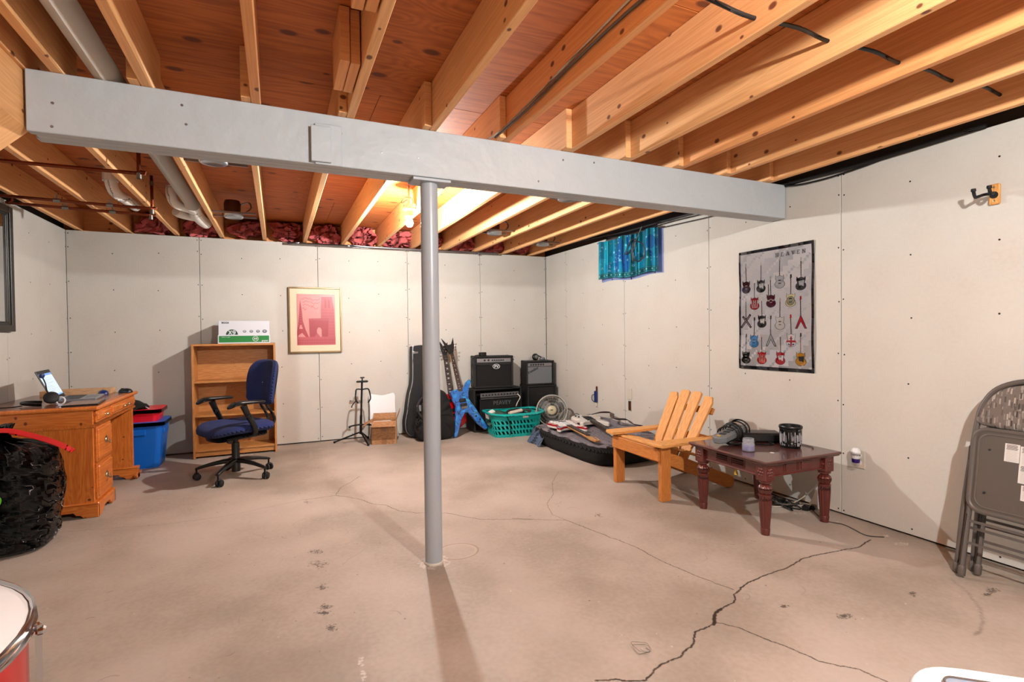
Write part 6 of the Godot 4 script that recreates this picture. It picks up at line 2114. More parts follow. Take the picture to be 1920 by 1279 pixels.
func build_deck_chair() -> void:
	var o := Vector3(2.80, 0, -3.20)
	var c := thing("adirondack_chair", "low cedar slatted garden chair between the mattress and the side table", "chair", o)
	var UP := Vector3.UP
	for s in [-1, 1]:
		var z: float = 0.26 * s
		# front leg
		bx("front_leg", Vector3(-0.285, 0.198, z + 0.012 * s), Vector3(0.085, 0.396, 0.04), M.cedar_warm, c, 0.003, 1)
		# long rear stringer, rounded at the floor end
		var sp := mb(Transform3D(Basis(Vector3.RIGHT, UP, Vector3.BACK), Vector3(0, 0, z - 0.030 * s)))
		sp.prism(PackedVector2Array([Vector2(-0.325, 0.372), Vector2(-0.325, 0.285), Vector2(0.33, 0.012), Vector2(0.38, 0.0), Vector2(0.42, 0.014), Vector2(0.432, 0.05), Vector2(0.41, 0.085), Vector2(-0.02, 0.262)]), -0.016, 0.016, 0.5, 0.003)
		obj("stringer", sp, M.cedar_warm, c)
		# arm: plank with a rounded front
		var am := mb(Transform3D(Basis(Vector3.RIGHT, Vector3(0, 0, 1), Vector3(0, -1, 0)), Vector3(0, 0.420, z + 0.015 * s)))
		var ap := smooth_poly([Vector2(-0.385, -0.045), Vector2(-0.365, 0.065), Vector2(-0.28, 0.07), Vector2(-0.05, 0.06), Vector2(0.22, 0.045), Vector2(0.24, 0.02), Vector2(0.24, -0.045), Vector2(0.0, -0.055), Vector2(-0.28, -0.07), Vector2(-0.365, -0.065)], 3)
		if s < 0:
			for i in ap.size():
				ap[i].y = -ap[i].y
		am.prism(ap, -0.0, 0.022, 0.6, 0.004)
		obj("arm", am, M.cedar, c)
		var bk := mb(Transform3D(Basis(Vector3.RIGHT, UP, Vector3.BACK), Vector3(0.16, 0, z + 0.01 * s)))
		bk.prism(PackedVector2Array([Vector2(-0.05, 0.397), Vector2(0.06, 0.397), Vector2(0.06, 0.35), Vector2(0.0, 0.32)]), -0.012, 0.012, 0, 0.002)
		obj("arm_bracket", bk, M.cedar_warm, c)
	bx("front_apron", Vector3(-0.338, 0.335, 0), Vector3(0.022, 0.092, 0.555), M.cedar_warm, c, 0.003, 2)
	# seat slats following the stringers
	for k in 6:
		var x := -0.29 + 0.062 * k
		var y: float = 0.383 - 0.02 * pow(k / 2.0, 1.6)
		var sm := mb(xf(Vector3(x, y, 0), 0, 0, -0.12 - 0.06 * k))
		sm.box(Vector3.ZERO, Vector3(0.056, 0.018, 0.50), 0.003, 2)
		obj("seat_slat", sm, M.cedar, c)
	# back slats: fan
	for k in 4:
		var f := (k - 1.5)
		var a := Vector3(-0.045, 0.235, 0.105 * f + 0.02)
		var tp: float = 0.735 - 0.028 * pow(absf(f) - 0.5, 1.2)
		var bb := Vector3(0.235, tp, 0.128 * f + 0.0)
		var x := (bb - a).normalized()
		var zz := Vector3(0, 0, 1)
		var nrm := x.cross(zz).normalized()
		var sl := mb(Transform3D(Basis(x, nrm.cross(x), nrm), a))
		var l := a.distance_to(bb)
		var w0 := 0.042
		var w1 := 0.050
		var sg := 1.0 if f > 0 else -1.0
		var pts := PackedVector2Array([Vector2(0, -w0), Vector2(l - 0.012, -w1), Vector2(l, -w1 * 0.6), Vector2(l, w1 * 0.6), Vector2(l - 0.012, w1), Vector2(0, w0)])
		if absf(f) > 1.0:
			pts = PackedVector2Array([Vector2(0, -w0), Vector2(l - (0.05 if sg > 0 else 0.0), -w1), Vector2(l, -w1 * 0.5), Vector2(l, w1 * 0.5), Vector2(l - (0.0 if sg > 0 else 0.05), w1), Vector2(0, w0)])
			# outer slats are clipped on their outer corner
			for i in pts.size():
				if sg > 0:
					pts[i].y = -pts[i].y
			pts.reverse()
		sl.prism(pts, -0.010, 0.010, 0, 0.002)
		obj("back_slat", sl, M.cedar, c)
	for q in [[0.10, 0.405, 0.50], [0.195, 0.60, 0.44]]:
		var cm := mb(xf(Vector3(q[0] + 0.028, q[1], 0.01), 0, 0, -0.52))
		cm.box(Vector3.ZERO, Vector3(0.024, 0.05, q[2]), 0.002, 2)
		obj("back_rail", cm, M.cedar_warm, c)

func build_side_table() -> void:
	var t := thing("side_table", "glossy mahogany side table with fluted tapering legs by the wall", "side table", Vector3(2.895, 0, -2.43), -0.03)
	var h := 0.452
	var m := mb()
	for q in [[0.648, h - 0.016, 0.016], [0.632, h - 0.026, 0.012]]:
		m.box(Vector3(0, q[1] + q[2] / 2, 0), Vector3(q[0], q[2], q[0]), 0.006, 0)
	obj("table_top", m, M.mahogany_top, t)
	for s in [0, 1, 2, 3]:
		var R := Basis(Vector3.UP, s * PI / 2)
		var rail := mb(Transform3D(R, Vector3.ZERO))
		rail.box(Vector3(0, h - 0.066, 0.262), Vector3(0.45, 0.078, 0.016), 0.002, 0)
		rail.box(Vector3(0, h - 0.104, 0.266), Vector3(0.45, 0.010, 0.02), 0.003, 0)
		var ro := obj("apron", rail, M.mahogany, t)
		var cv := mb(Transform3D(R, Vector3.ZERO))
		for e in [-1, 1]:
			cv.box(Vector3(0.066 * e, h - 0.064, 0.271), Vector3(0.10, 0.052, 0.006), 0.002, 0)
			for k in 4:
				cv.tube([Vector3(0.066 * e - 0.045, h - 0.045 - 0.012 * k, 0.276), Vector3(0.066 * e + 0.045, h - 0.045 - 0.012 * k, 0.276)], 0.004, 6)
			cv.box(Vector3(0.006 * e, h - 0.064, 0.272), Vector3(0.006, 0.055, 0.008), 0.002, 1)
		obj("carved_panel", cv, M.mahogany, ro)
		# corner leg
		var p := R * Vector3(0.255, 0, 0.255)
		var lg := mb(Transform3D(R, p))
		lg.box(Vector3(0, h - 0.077, 0), Vector3(0.075, 0.100, 0.075), 0.004, 1)
		lg.lathe([Vector2(0.030, 0.327), Vector2(0.036, 0.322), Vector2(0.036, 0.314), Vector2(0.026, 0.308), Vector2(0.024, 0.300)], 24)
		var lo := obj("leg", lg, M.mahogany, t)
		var fl := func(prof: Array, n: int, depth: float) -> MB:
			var q := mb(Transform3D(R, p))
			var RR := []
			for v in prof:
				var ring := PackedVector3Array()
				for i in n * 6:
					var a := TAU * i / (n * 6)
					var r: float = v.x * (1.0 - depth * pow(absf(cos(a * n / 2.0)), 3.0))
					ring.append(Vector3(cos(a) * r, v.y, sin(a) * r))
				RR.append(ring)
			q.surf(RR, true, true)
			return q
		obj("bulb_turning", fl.call([Vector2(0.020, 0.302), Vector2(0.032, 0.296), Vector2(0.039, 0.284), Vector2(0.041, 0.272), Vector2(0.038, 0.258), Vector2(0.030, 0.247), Vector2(0.026, 0.244)], 12, 0.13), M.mahogany, lo)
		lt("collar", [Vector2(0.026, 0.246), Vector2(0.036, 0.243), Vector2(0.037, 0.236), Vector2(0.034, 0.232)], M.mahogany, lo, Transform3D(R, p), 28)
		obj("fluted_taper", fl.call([Vector2(0.035, 0.233), Vector2(0.036, 0.20), Vector2(0.033, 0.14), Vector2(0.0275, 0.07), Vector2(0.0255, 0.04)], 12, 0.14), M.mahogany, lo)
		lt("foot", [Vector2(0.0255, 0.041), Vector2(0.0275, 0.036), Vector2(0.024, 0.0), Vector2(0, 0.0)], M.mahogany, lo, Transform3D(R, p), 24)
		var rs := mb(Transform3D(R, p))
		for e in [Basis(), Basis(Vector3.UP, -PI / 2), Basis(Vector3.UP, PI / 2)]:
			for k in 6:
				var a := TAU * k / 6.0
				rs.lathe([Vector2(0, 0.004), Vector2(0.007, 0.0025), Vector2(0.009, 0)], 8, Transform3D(e * Basis(Vector3.RIGHT, PI / 2), Vector3(0, h - 0.077, 0) + e * Vector3(cos(a) * 0.016, sin(a) * 0.020, 0.0375)))
			rs.lathe([Vector2(0, 0.005), Vector2(0.007, 0.003), Vector2(0.009, 0)], 8, Transform3D(e * Basis(Vector3.RIGHT, PI / 2), Vector3(0, h - 0.077, 0) + e * Vector3(0, 0, 0.0375)))
		obj("rosette", rs, M.mahogany, lo)
	tb("tassel", smooth_path([Vector3(-0.24, 0.36, 0.02), Vector3(-0.245, 0.335, 0.022), Vector3(-0.24, 0.30, 0.02)]), [0.003, 0.003, 0.003, 0.003, 0.004, 0.005, 0.006, 0.007, 0.008, 0.010, 0.011, 0.012, 0.013], M.yellow_tassel, t, 8)
	# things on the table
	var y := h + 0.001
	var s := thing("power_strip", "grey power strip wrapped in its own black cord on the table", "power strip", Vector3(2.80, y, -2.60), 0.42)
	s.rotation = Vector3(0, 0.30, 0.10)
	s.position.y = y + 0.040
	m = mb(Transform3D(Basis(Vector3.RIGHT, Vector3(0, 0, 1), Vector3(0, -1, 0)), Vector3(0.0, 0.045, 0.0)))
	m.prism(PackedVector2Array([Vector2(-0.19, -0.02), Vector2(-0.15, -0.05), Vector2(0.16, -0.05), Vector2(0.18, -0.03), Vector2(0.18, 0.03), Vector2(0.16, 0.05), Vector2(-0.15, 0.05), Vector2(-0.19, 0.02)]), 0.0, 0.045, 0, 0.008)
	obj("housing", m, M.grey_strip, s)
	for k in 5:
		bx("socket", Vector3(-0.10 + 0.055 * k, 0.0465, 0.0), Vector3(0.03, 0.004, 0.04), M.keys_dark, s, 0.001)
	bx("switch", Vector3(-0.155, 0.047, 0.0), Vector3(0.018, 0.006, 0.026), M.yellow_tassel, s, 0.002)
	for k in 6:
		var pts := []
		var x := -0.03 + 0.03 * k + (0.03 if k > 3 else 0.0)
		for i in 20:
			var a := TAU * i / 20.0
			pts.append(Vector3(x + 0.012 * sin(a + k), maxf(-0.014, 0.028 + cos(a) * (0.05 + 0.006 * (k % 3))), sin(a) * 0.066))
		tb("cord_loop", pts, 0.0055, M.cable_black, s, 7, true)
	tb("cord_loop", smooth_path([Vector3(-0.11, -0.012, 0.05), Vector3(-0.06, -0.018, 0.09), Vector3(0.04, -0.022, 0.10), Vector3(0.10, -0.024, 0.06), Vector3(0.05, -0.02, 0.02), Vector3(-0.08, -0.014, 0.02)], 5, true), 0.008, M.cable_black, s, 7, true)
	s = thing("power_brick", "black box-shaped power adapter behind the candle jar", "adapter", Vector3(3.03, y, -2.56), -0.55)
	bx("case", Vector3(0.0, 0.032, 0), Vector3(0.27, 0.064, 0.14), M.black_plastic, s, 0.012)
	bx("plug_head", Vector3(-0.155, 0.032, 0.0), Vector3(0.05, 0.056, 0.10), M.black_plastic, s, 0.008)
	bx("sticker", Vector3(-0.1805, 0.034, 0.0), Vector3(0.001, 0.03, 0.04), M.carton_white, s, 0.0)
	tb("lead", smooth_path([Vector3(-0.05, 0.01, 0.08), Vector3(-0.08, 0.006, 0.12), Vector3(-0.02, 0.006, 0.16), Vector3(0.05, 0.006, 0.13), Vector3(0.03, 0.008, 0.09)]), 0.005, M.cable_black, s, 7)
	# candle jar
	s = thing("candle_jar", "clear glass jar with a purple candle at the table edge", "candle", Vector3(2.715, y, -2.375))
	lt("glass", [Vector2(0, 0.001), Vector2(0.036, 0.001), Vector2(0.0385, 0.005), Vector2(0.0385, 0.046), Vector2(0.034, 0.054), Vector2(0.033, 0.058), Vector2(0.036, 0.060), Vector2(0.033, 0.064), Vector2(0.036, 0.068), Vector2(0.033, 0.072), Vector2(0.034, 0.080), Vector2(0.031, 0.080), Vector2(0.031, 0.056), Vector2(0.0355, 0.046), Vector2(0.0355, 0.005), Vector2(0, 0.004)], M.clear_glass, s, Transform3D(), 28)
	lt("wax", [Vector2(0, 0.0045), Vector2(0.035, 0.0048), Vector2(0.035, 0.035), Vector2(0.0, 0.034)], M.purple_wax, s, Transform3D(), 28)
	tb("wick", [Vector3(0, 0.034, 0), Vector3(0.001, 0.046, 0)], 0.0012, M.off_white, s, 6)
	# tree-print pot
	s = thing("candle_pot", "black ceramic pot printed with pale bare trees on the table", "pot", Vector3(3.045, y, -2.33))
	m = mb()
	m.uo = Vector2.ZERO
	m.lathe([Vector2(0.058, 0.012), Vector2(0.0655, 0.016), Vector2(0.0665, 0.118), Vector2(0.0665, 0.124)], 40)
	obj("printed_wall", m, M.tree_print, s)
	lt("base", [Vector2(0, 0.0), Vector2(0.058, 0.0), Vector2(0.061, 0.014), Vector2(0.0655, 0.017)], M.black_plastic, s, Transform3D(), 40)
	lt("rim", [Vector2(0.0665, 0.122), Vector2(0.0705, 0.127), Vector2(0.0705, 0.138), Vector2(0.067, 0.143), Vector2(0.060, 0.139), Vector2(0.058, 0.12), Vector2(0.056, 0.05), Vector2(0.0, 0.05)], M.black_plastic, s, Transform3D(), 40)
	var w := tb("earbud_lead", smooth_path([Vector3(3.10, y + 0.003, -2.22), Vector3(3.15, y + 0.003, -2.25), Vector3(3.16, y + 0.003, -2.34), Vector3(3.13, y + 0.003, -2.40)]), 0.0025, M.cable_black, self, 6)
	tag(w, "thin black lead lying on the table behind the tree-print pot", "cable")
	m = mb(xf(Vector3(2.80, y, -2.27), 0.5))
	m.lathe([Vector2(0, 0.003), Vector2(0.012, 0.002), Vector2(0.014, 0)], 10)
	tag(obj("white_scrap", m, M.white_matte), "tiny white scrap lying on the table beside the candle jar", "scrap")
	# cords under the table
	var r := RandomNumberGenerator.new()
	r.seed = 71
	for q in [["black power cord heaped on the floor beneath the side table", M.cable_black, 0.004], ["dark grey cord tangled with the black one beneath the side table", M.cable_grey, 0.003]]:
		var pts := []
		for i in 22:
			pts.append(Vector3(3.20 + r.randf_range(-0.10, 0.09), 0.006 + r.randf_range(0.0, 0.035), -2.52 + r.randf_range(-0.13, 0.15)))
		pts.append(Vector3(3.16, 0.08, -2.66))
		pts.append(Vector3(3.10, 0.30, -2.72))
		pts.append(Vector3(3.02, 0.445, -2.775))
		w = tb("tangled_cord", smooth_path(pts, 5), q[2], q[1], self, 6)
		tag(w, q[0], "cable")
	s = thing("cord_plug", "black adapter plug lying on the floor under the side table", "plug", Vector3(3.235, 0, -2.36), 0.4)
	bx("block", Vector3(0, 0.016, 0), Vector3(0.055, 0.032, 0.042), M.black_plastic, s, 0.006)
	bx("block_end", Vector3(0.05, 0.014, 0.03), Vector3(0.05, 0.026, 0.035), M.black_plastic, s, 0.006)
	w = tb("white_cable", smooth_path([Vector3(3.350, 0.275, -2.28), Vector3(3.335, 0.27, -2.285), Vector3(3.32, 0.20, -2.32), Vector3(3.28, 0.10, -2.38), Vector3(3.22, 0.03, -2.44), Vector3(3.14, 0.006, -2.47), Vector3(3.06, 0.006, -2.50)]), 0.004, M.cable_white, self, 7)
	tag(w, "white cord running from the wall down to the floor under the side table", "cable")
	w = tb("trailing_cable", smooth_path([on_floor(1520, 952, 0.004), on_floor(1545, 975, 0.004), on_floor(1580, 983, 0.004), on_floor(1600, 992, 0.004), on_floor(1625, 1004, 0.004), on_floor(1658, 1007, 0.004)]), 0.003, M.cable_grey, self, 6)
	tag(w, "thin grey cord trailing along the floor past the side table", "cable")
	m = mb(xf(Vector3(3.318, 0.0, -2.345), -1.2, -0.25))
	m.prism(PackedVector2Array([Vector2(-0.06, 0.0), Vector2(0.07, 0.004), Vector2(0.05, 0.09), Vector2(0.02, 0.075), Vector2(-0.01, 0.13), Vector2(-0.03, 0.06)]), 0.0, 0.002)
	tag(obj("torn_paper", m, M.white_matte), "torn white paper leaning on the wall under the side table", "paper")

func build_folding_chairs() -> void:
	# local: x = width (towards the camera is +x), y up, z = out from the wall; seat underside faces out
	var build := func(label: String, at: Vector3, lean: float) -> Node3D:
		var c := thing("folding_chair", label, "folding chair", at, -PI / 2, "folding chairs leaning on the right wall")
		c.basis = Basis(Vector3.UP, -PI / 2) * Basis(Vector3.RIGHT, lean)
		var w := 0.215
		# back frame: long U tube from the front feet over the top
		var pts := [Vector3(-w - 0.015, 0.01, 0.0), Vector3(-w - 0.012, 0.4, 0.0), Vector3(-w + 0.005, 0.74, 0.0), Vector3(-w + 0.02, 0.84, 0.0), Vector3(-w + 0.06, 0.92, 0), Vector3(-w + 0.13, 0.965, 0), Vector3(0, 0.98, 0), Vector3(w - 0.13, 0.965, 0), Vector3(w - 0.06, 0.92, 0), Vector3(w - 0.02, 0.84, 0.0), Vector3(w - 0.005, 0.74, 0.0), Vector3(w + 0.012, 0.4, 0.0), Vector3(w + 0.015, 0.01, 0.0)]
		tb("back_frame", smooth_path(pts, 4), 0.0125, M.chair_grey, c, 10)
		for s in [-1, 1]:
			tb("rear_leg", [Vector3(s * (w - 0.025), 0.015, 0.045), Vector3(s * (w - 0.02), 0.30, 0.025), Vector3(s * (w - 0.012), 0.62, 0.012)], 0.0115, M.chair_grey, c, 10)
			for q in [Vector3(s * (w + 0.015), 0.02, 0), Vector3(s * (w - 0.025), 0.022, 0.045)]:
				lt("foot_cap", [Vector2(0, -0.02), Vector2(0.015, -0.018), Vector2(0.0165, 0.02), Vector2(0.0125, 0.03)], M.chair_pan, c, xf(q), 14)
			bx("hinge", Vector3(s * (w + 0.004), 0.60, 0.008), Vector3(0.012, 0.07, 0.03), M.chair_pan, c, 0.003)
		for q in [[0.235, 0.0, w + 0.005], [0.165, 0.035, w - 0.02], [0.27, 0.03, w - 0.02]]:
			tb("cross_rod", [Vector3(-q[2], q[0], q[1]), Vector3(q[2], q[0], q[1])], 0.0065, M.chair_grey, c, 8)
		# upholstered back pad
		var bp := smooth_poly([Vector2(-w + 0.03, 0.745), Vector2(w - 0.03, 0.745), Vector2(w - 0.025, 0.83), Vector2(w - 0.075, 0.915), Vector2(w - 0.14, 0.95), Vector2(0, 0.96), Vector2(-w + 0.14, 0.95), Vector2(-w + 0.075, 0.915), Vector2(-w + 0.025, 0.83)], 4)
		var m := mb()
		m.planar = 1.0
		var R := []
		for q in [[0.6, -0.02], [0.93, -0.018], [1.0, -0.004], [1.0, 0.008], [0.95, 0.022], [0.8, 0.028], [0.4, 0.03], [0.02, 0.03]]:
			var ring := PackedVector3Array()
			for p in bp:
				ring.append(Vector3(p.x * q[0], 0.84 + (p.y - 0.84) * q[0], q[1]))
			R.append(ring)
		m.surf(R, true, true, 1.2, 0.35)
		obj("back_pad", m, M.dash_fabric, c)
		# seat, folded up: pan facing out with a rolled rim and labels
		var ps := round_rect(2 * w - 0.03, 0.40, 0.055, 6)
		m = mb(xf(Vector3(0.0, 0.525, 0.03), 0, 0.02))
		m.prism(ps, -0.012, 0.004, 0.6, 0.002)
		var so := obj("seat_pan", m, M.chair_pan, c)
		m = mb(xf(Vector3(0.0, 0.525, 0.03), 0, 0.02))
		var rim := []
		for p in ps:
			rim.append(Vector3(p.x, p.y, 0.004))
		m.tube(rim, 0.011, 8, true)
		var rim2 := []
		for p in round_rect(2 * w - 0.075, 0.355, 0.045, 6):
			rim2.append(Vector3(p.x, p.y, 0.003))
		m.tube(rim2, 0.005, 6, true)
		obj("rolled_rim", m, M.chair_grey, so)
		for q in [[-0.135, 0.63], [-0.14, 0.42], [0.135, 0.63], [0.135, 0.42]]:
			lt("bolt", [Vector2(0, 0.004), Vector2(0.005, 0.003), Vector2(0.006, 0)], M.keys_dark, so, Transform3D(Basis(Vector3.RIGHT, PI / 2), Vector3(q[0], q[1], 0.035)), 8)
		for q in [[-0.05, 0.63, 0.055, 0.085], [0.012, 0.625, 0.065, 0.085], [0.012, 0.54, 0.065, 0.085], [0.022, 0.455, 0.055, 0.07]]:
			var lm := mb(xf(Vector3(q[0], q[1], 0.0365), 0, 0.02))
			lm.uo = Vector2.ZERO
			var n := Vector3(0, 0, 1)
			lm.quad(Vector3(-q[2] / 2, -q[3] / 2, 0), Vector3(q[2] / 2, -q[3] / 2, 0), Vector3(q[2] / 2, q[3] / 2, 0), Vector3(-q[2] / 2, q[3] / 2, 0), n, n, n, n, Vector2(0, 1), Vector2(1, 1), Vector2(1, 0), Vector2(0, 0))
			obj("label_sheet", lm, M.caution_label, so)
		m = mb(xf(Vector3(0.0, 0.525, 0.005), 0, 0.02))
		m.prism(round_rect(2 * w - 0.05, 0.37, 0.05, 6), -0.012, 0.012, 0.6, 0.008)
		obj("seat_cushion", m, M.dash_fabric, c)
		return c
	build.call("grey padded folding chair leaning outermost, seat labels showing", Vector3(3.065, 0.0, -1.20), -0.19)
	build.call("grey padded folding chair leaning between the wall and the outer one", Vector3(3.155, 0.0, -1.175), -0.16)

# ---------------------------------------------------------------- things near the camera
func build_near_things() -> void:
	# floor tom
	var d := thing("floor_drum", "red shell drum with a white head and chrome hoop", "drum", Vector3(-0.452, 0.52, -0.645), 0.3)
	var r := 0.222
	lt("shell", [Vector2(0, 0.02), Vector2(r - 0.01, 0.02), Vector2(r - 0.006, 0.03), Vector2(r - 0.006, 0.399), Vector2(0, 0.399)], M.drum_red, d, Transform3D(), 48)
	lt("drum_head", [Vector2(r - 0.008, 0.390), Vector2(r - 0.0045, 0.409), Vector2(r - 0.007, 0.4105), Vector2(0, 0.411)], M.drum_head, d, Transform3D(), 48)
	lt("hoop", [Vector2(r - 0.004, 0.400), Vector2(r + 0.002, 0.400), Vector2(r + 0.002, 0.403), Vector2(r - 0.001, 0.404), Vector2(r - 0.001, 0.411), Vector2(r, 0.4125), Vector2(r - 0.002, 0.4135), Vector2(r - 0.004, 0.411), Vector2(r - 0.004, 0.400)], M.chrome, d, Transform3D(), 48)
	lt("hoop", [Vector2(r - 0.007, 0.032), Vector2(r + 0.004, 0.032), Vector2(r + 0.004, 0.004), Vector2(r - 0.006, 0.0), Vector2(r - 0.007, 0.032)], M.chrome, d, Transform3D(), 48)
	for k in 8:
		var a := TAU * k / 8.0 + 0.12
		var dir := Vector3(cos(a), 0, sin(a))
		var lm := mb(Transform3D(Basis(Vector3.UP, -a), Vector3.ZERO))
		lm.box(Vector3(r + 0.004, 0.20, 0), Vector3(0.026, 0.07, 0.024), 0.008)
		var lo := obj("lug", lm, M.chrome, d)
		for cy in [0.398, 0.022]:
			var cw := mb(Transform3D(Basis(Vector3.UP, -a), Vector3.ZERO))
			cw.box(Vector3(r + 0.006, cy, 0), Vector3(0.008, 0.007, 0.010), 0.002)
			obj("claw", cw, M.chrome, lo)
		var rod := mb()
		rod.tube([dir * (r + 0.004) + Vector3.UP * 0.01, dir * (r + 0.004) + Vector3.UP * 0.40], 0.0028, 8)
		rod.box(dir * (r + 0.004) + Vector3.UP * 0.402, Vector3(0.006, 0.010, 0.006), 0.002)
		obj("tension_rod", rod, M.chrome, lo)
	for k in 3:
		var a := TAU * k / 3.0 + 0.5
		var dir := Vector3(cos(a), 0, sin(a))
		var l := tb("leg", smooth_path([dir * (r + 0.02) + Vector3.UP * 0.30, dir * (r + 0.02) + Vector3.UP * 0.0, dir * (r + 0.05) + Vector3.UP * -0.25, dir * (r + 0.07) + Vector3.UP * -0.51]), 0.006, M.chrome, d, 8)
		lt("rubber_foot", [Vector2(0, 0.02), Vector2(0.011, 0.018), Vector2(0.013, -0.006), Vector2(0, -0.008)], M.black_rubber, l, xf(dir * (r + 0.07) + Vector3.UP * -0.51), 12)
		bx("leg_bracket", dir * (r + 0.008) + Vector3.UP * 0.17, Vector3(0.03, 0.05, 0.03), M.chrome, d, 0.006)
	# white appliance at the lower right edge
	var w := thing("white_appliance", "white rounded plastic appliance with an inset grey panel on top", "appliance", Vector3(1.345, 0, -0.33), -0.72)
	var P := round_rect(0.66, 0.40, 0.10, 8)
	var R := []
	for q in [[0.0, 0.93], [0.02, 0.97], [0.2, 0.99], [0.44, 1.0], [0.475, 0.985], [0.49, 0.955], [0.497, 0.90], [0.50, 0.80], [0.502, 0.5], [0.503, 0.02]]:
		R.append(ring_of(P, q[0], q[1]))
	var m := mb()
	m.surf(R, true, true)
	obj("housing", m, M.white_plastic, w)
	var pr := []
	var pt := Transform3D(Basis(Vector3.RIGHT, -PI / 2), Vector3(-0.19, 0.5025, -0.075))
	m = mb(pt)
	m.prism(round_rect(0.15, 0.11, 0.022, 6), -0.006, 0.0015, 0.6)
	var po := obj("control_panel", m, M.panel_grey, w)
	for p in round_rect(0.15, 0.11, 0.022, 6):
		pr.append(pt * Vector3(p.x, p.y, 0.002))
	tb("panel_edge", pr, 0.0025, M.chair_grey, po, 6, true)
	# loose wire on the floor
	var c := on_floor(1200, 1220)
	var pts := []
	for i in 26:
		var a := TAU * i / 10.5
		pts.append(c + Vector3(cos(a) * 0.028 * (1.0 + 0.4 * sin(i * 0.7)), 0.003 + 0.0006 * i, sin(a) * 0.035 * (1.0 + 0.3 * cos(i * 1.1))))
	tag(tb("loose_wire", smooth_path(pts, 3), 0.0007, M.cable_grey, self, 5), "thin loose wire curled on the concrete floor", "wire")

# ---------------------------------------------------------------- things on the walls
func flat_picture(m: MB, w: float, h: float, z: float) -> void:
	var n := Vector3(0, 0, 1)
	m.uo = Vector2.ZERO
	m.quad(Vector3(-w / 2, -h / 2, z), Vector3(w / 2, -h / 2, z), Vector3(w / 2, h / 2, z), Vector3(-w / 2, h / 2, z), n, n, n, n, Vector2(0, 1), Vector2(1, 1), Vector2(1, 0), Vector2(0, 0))

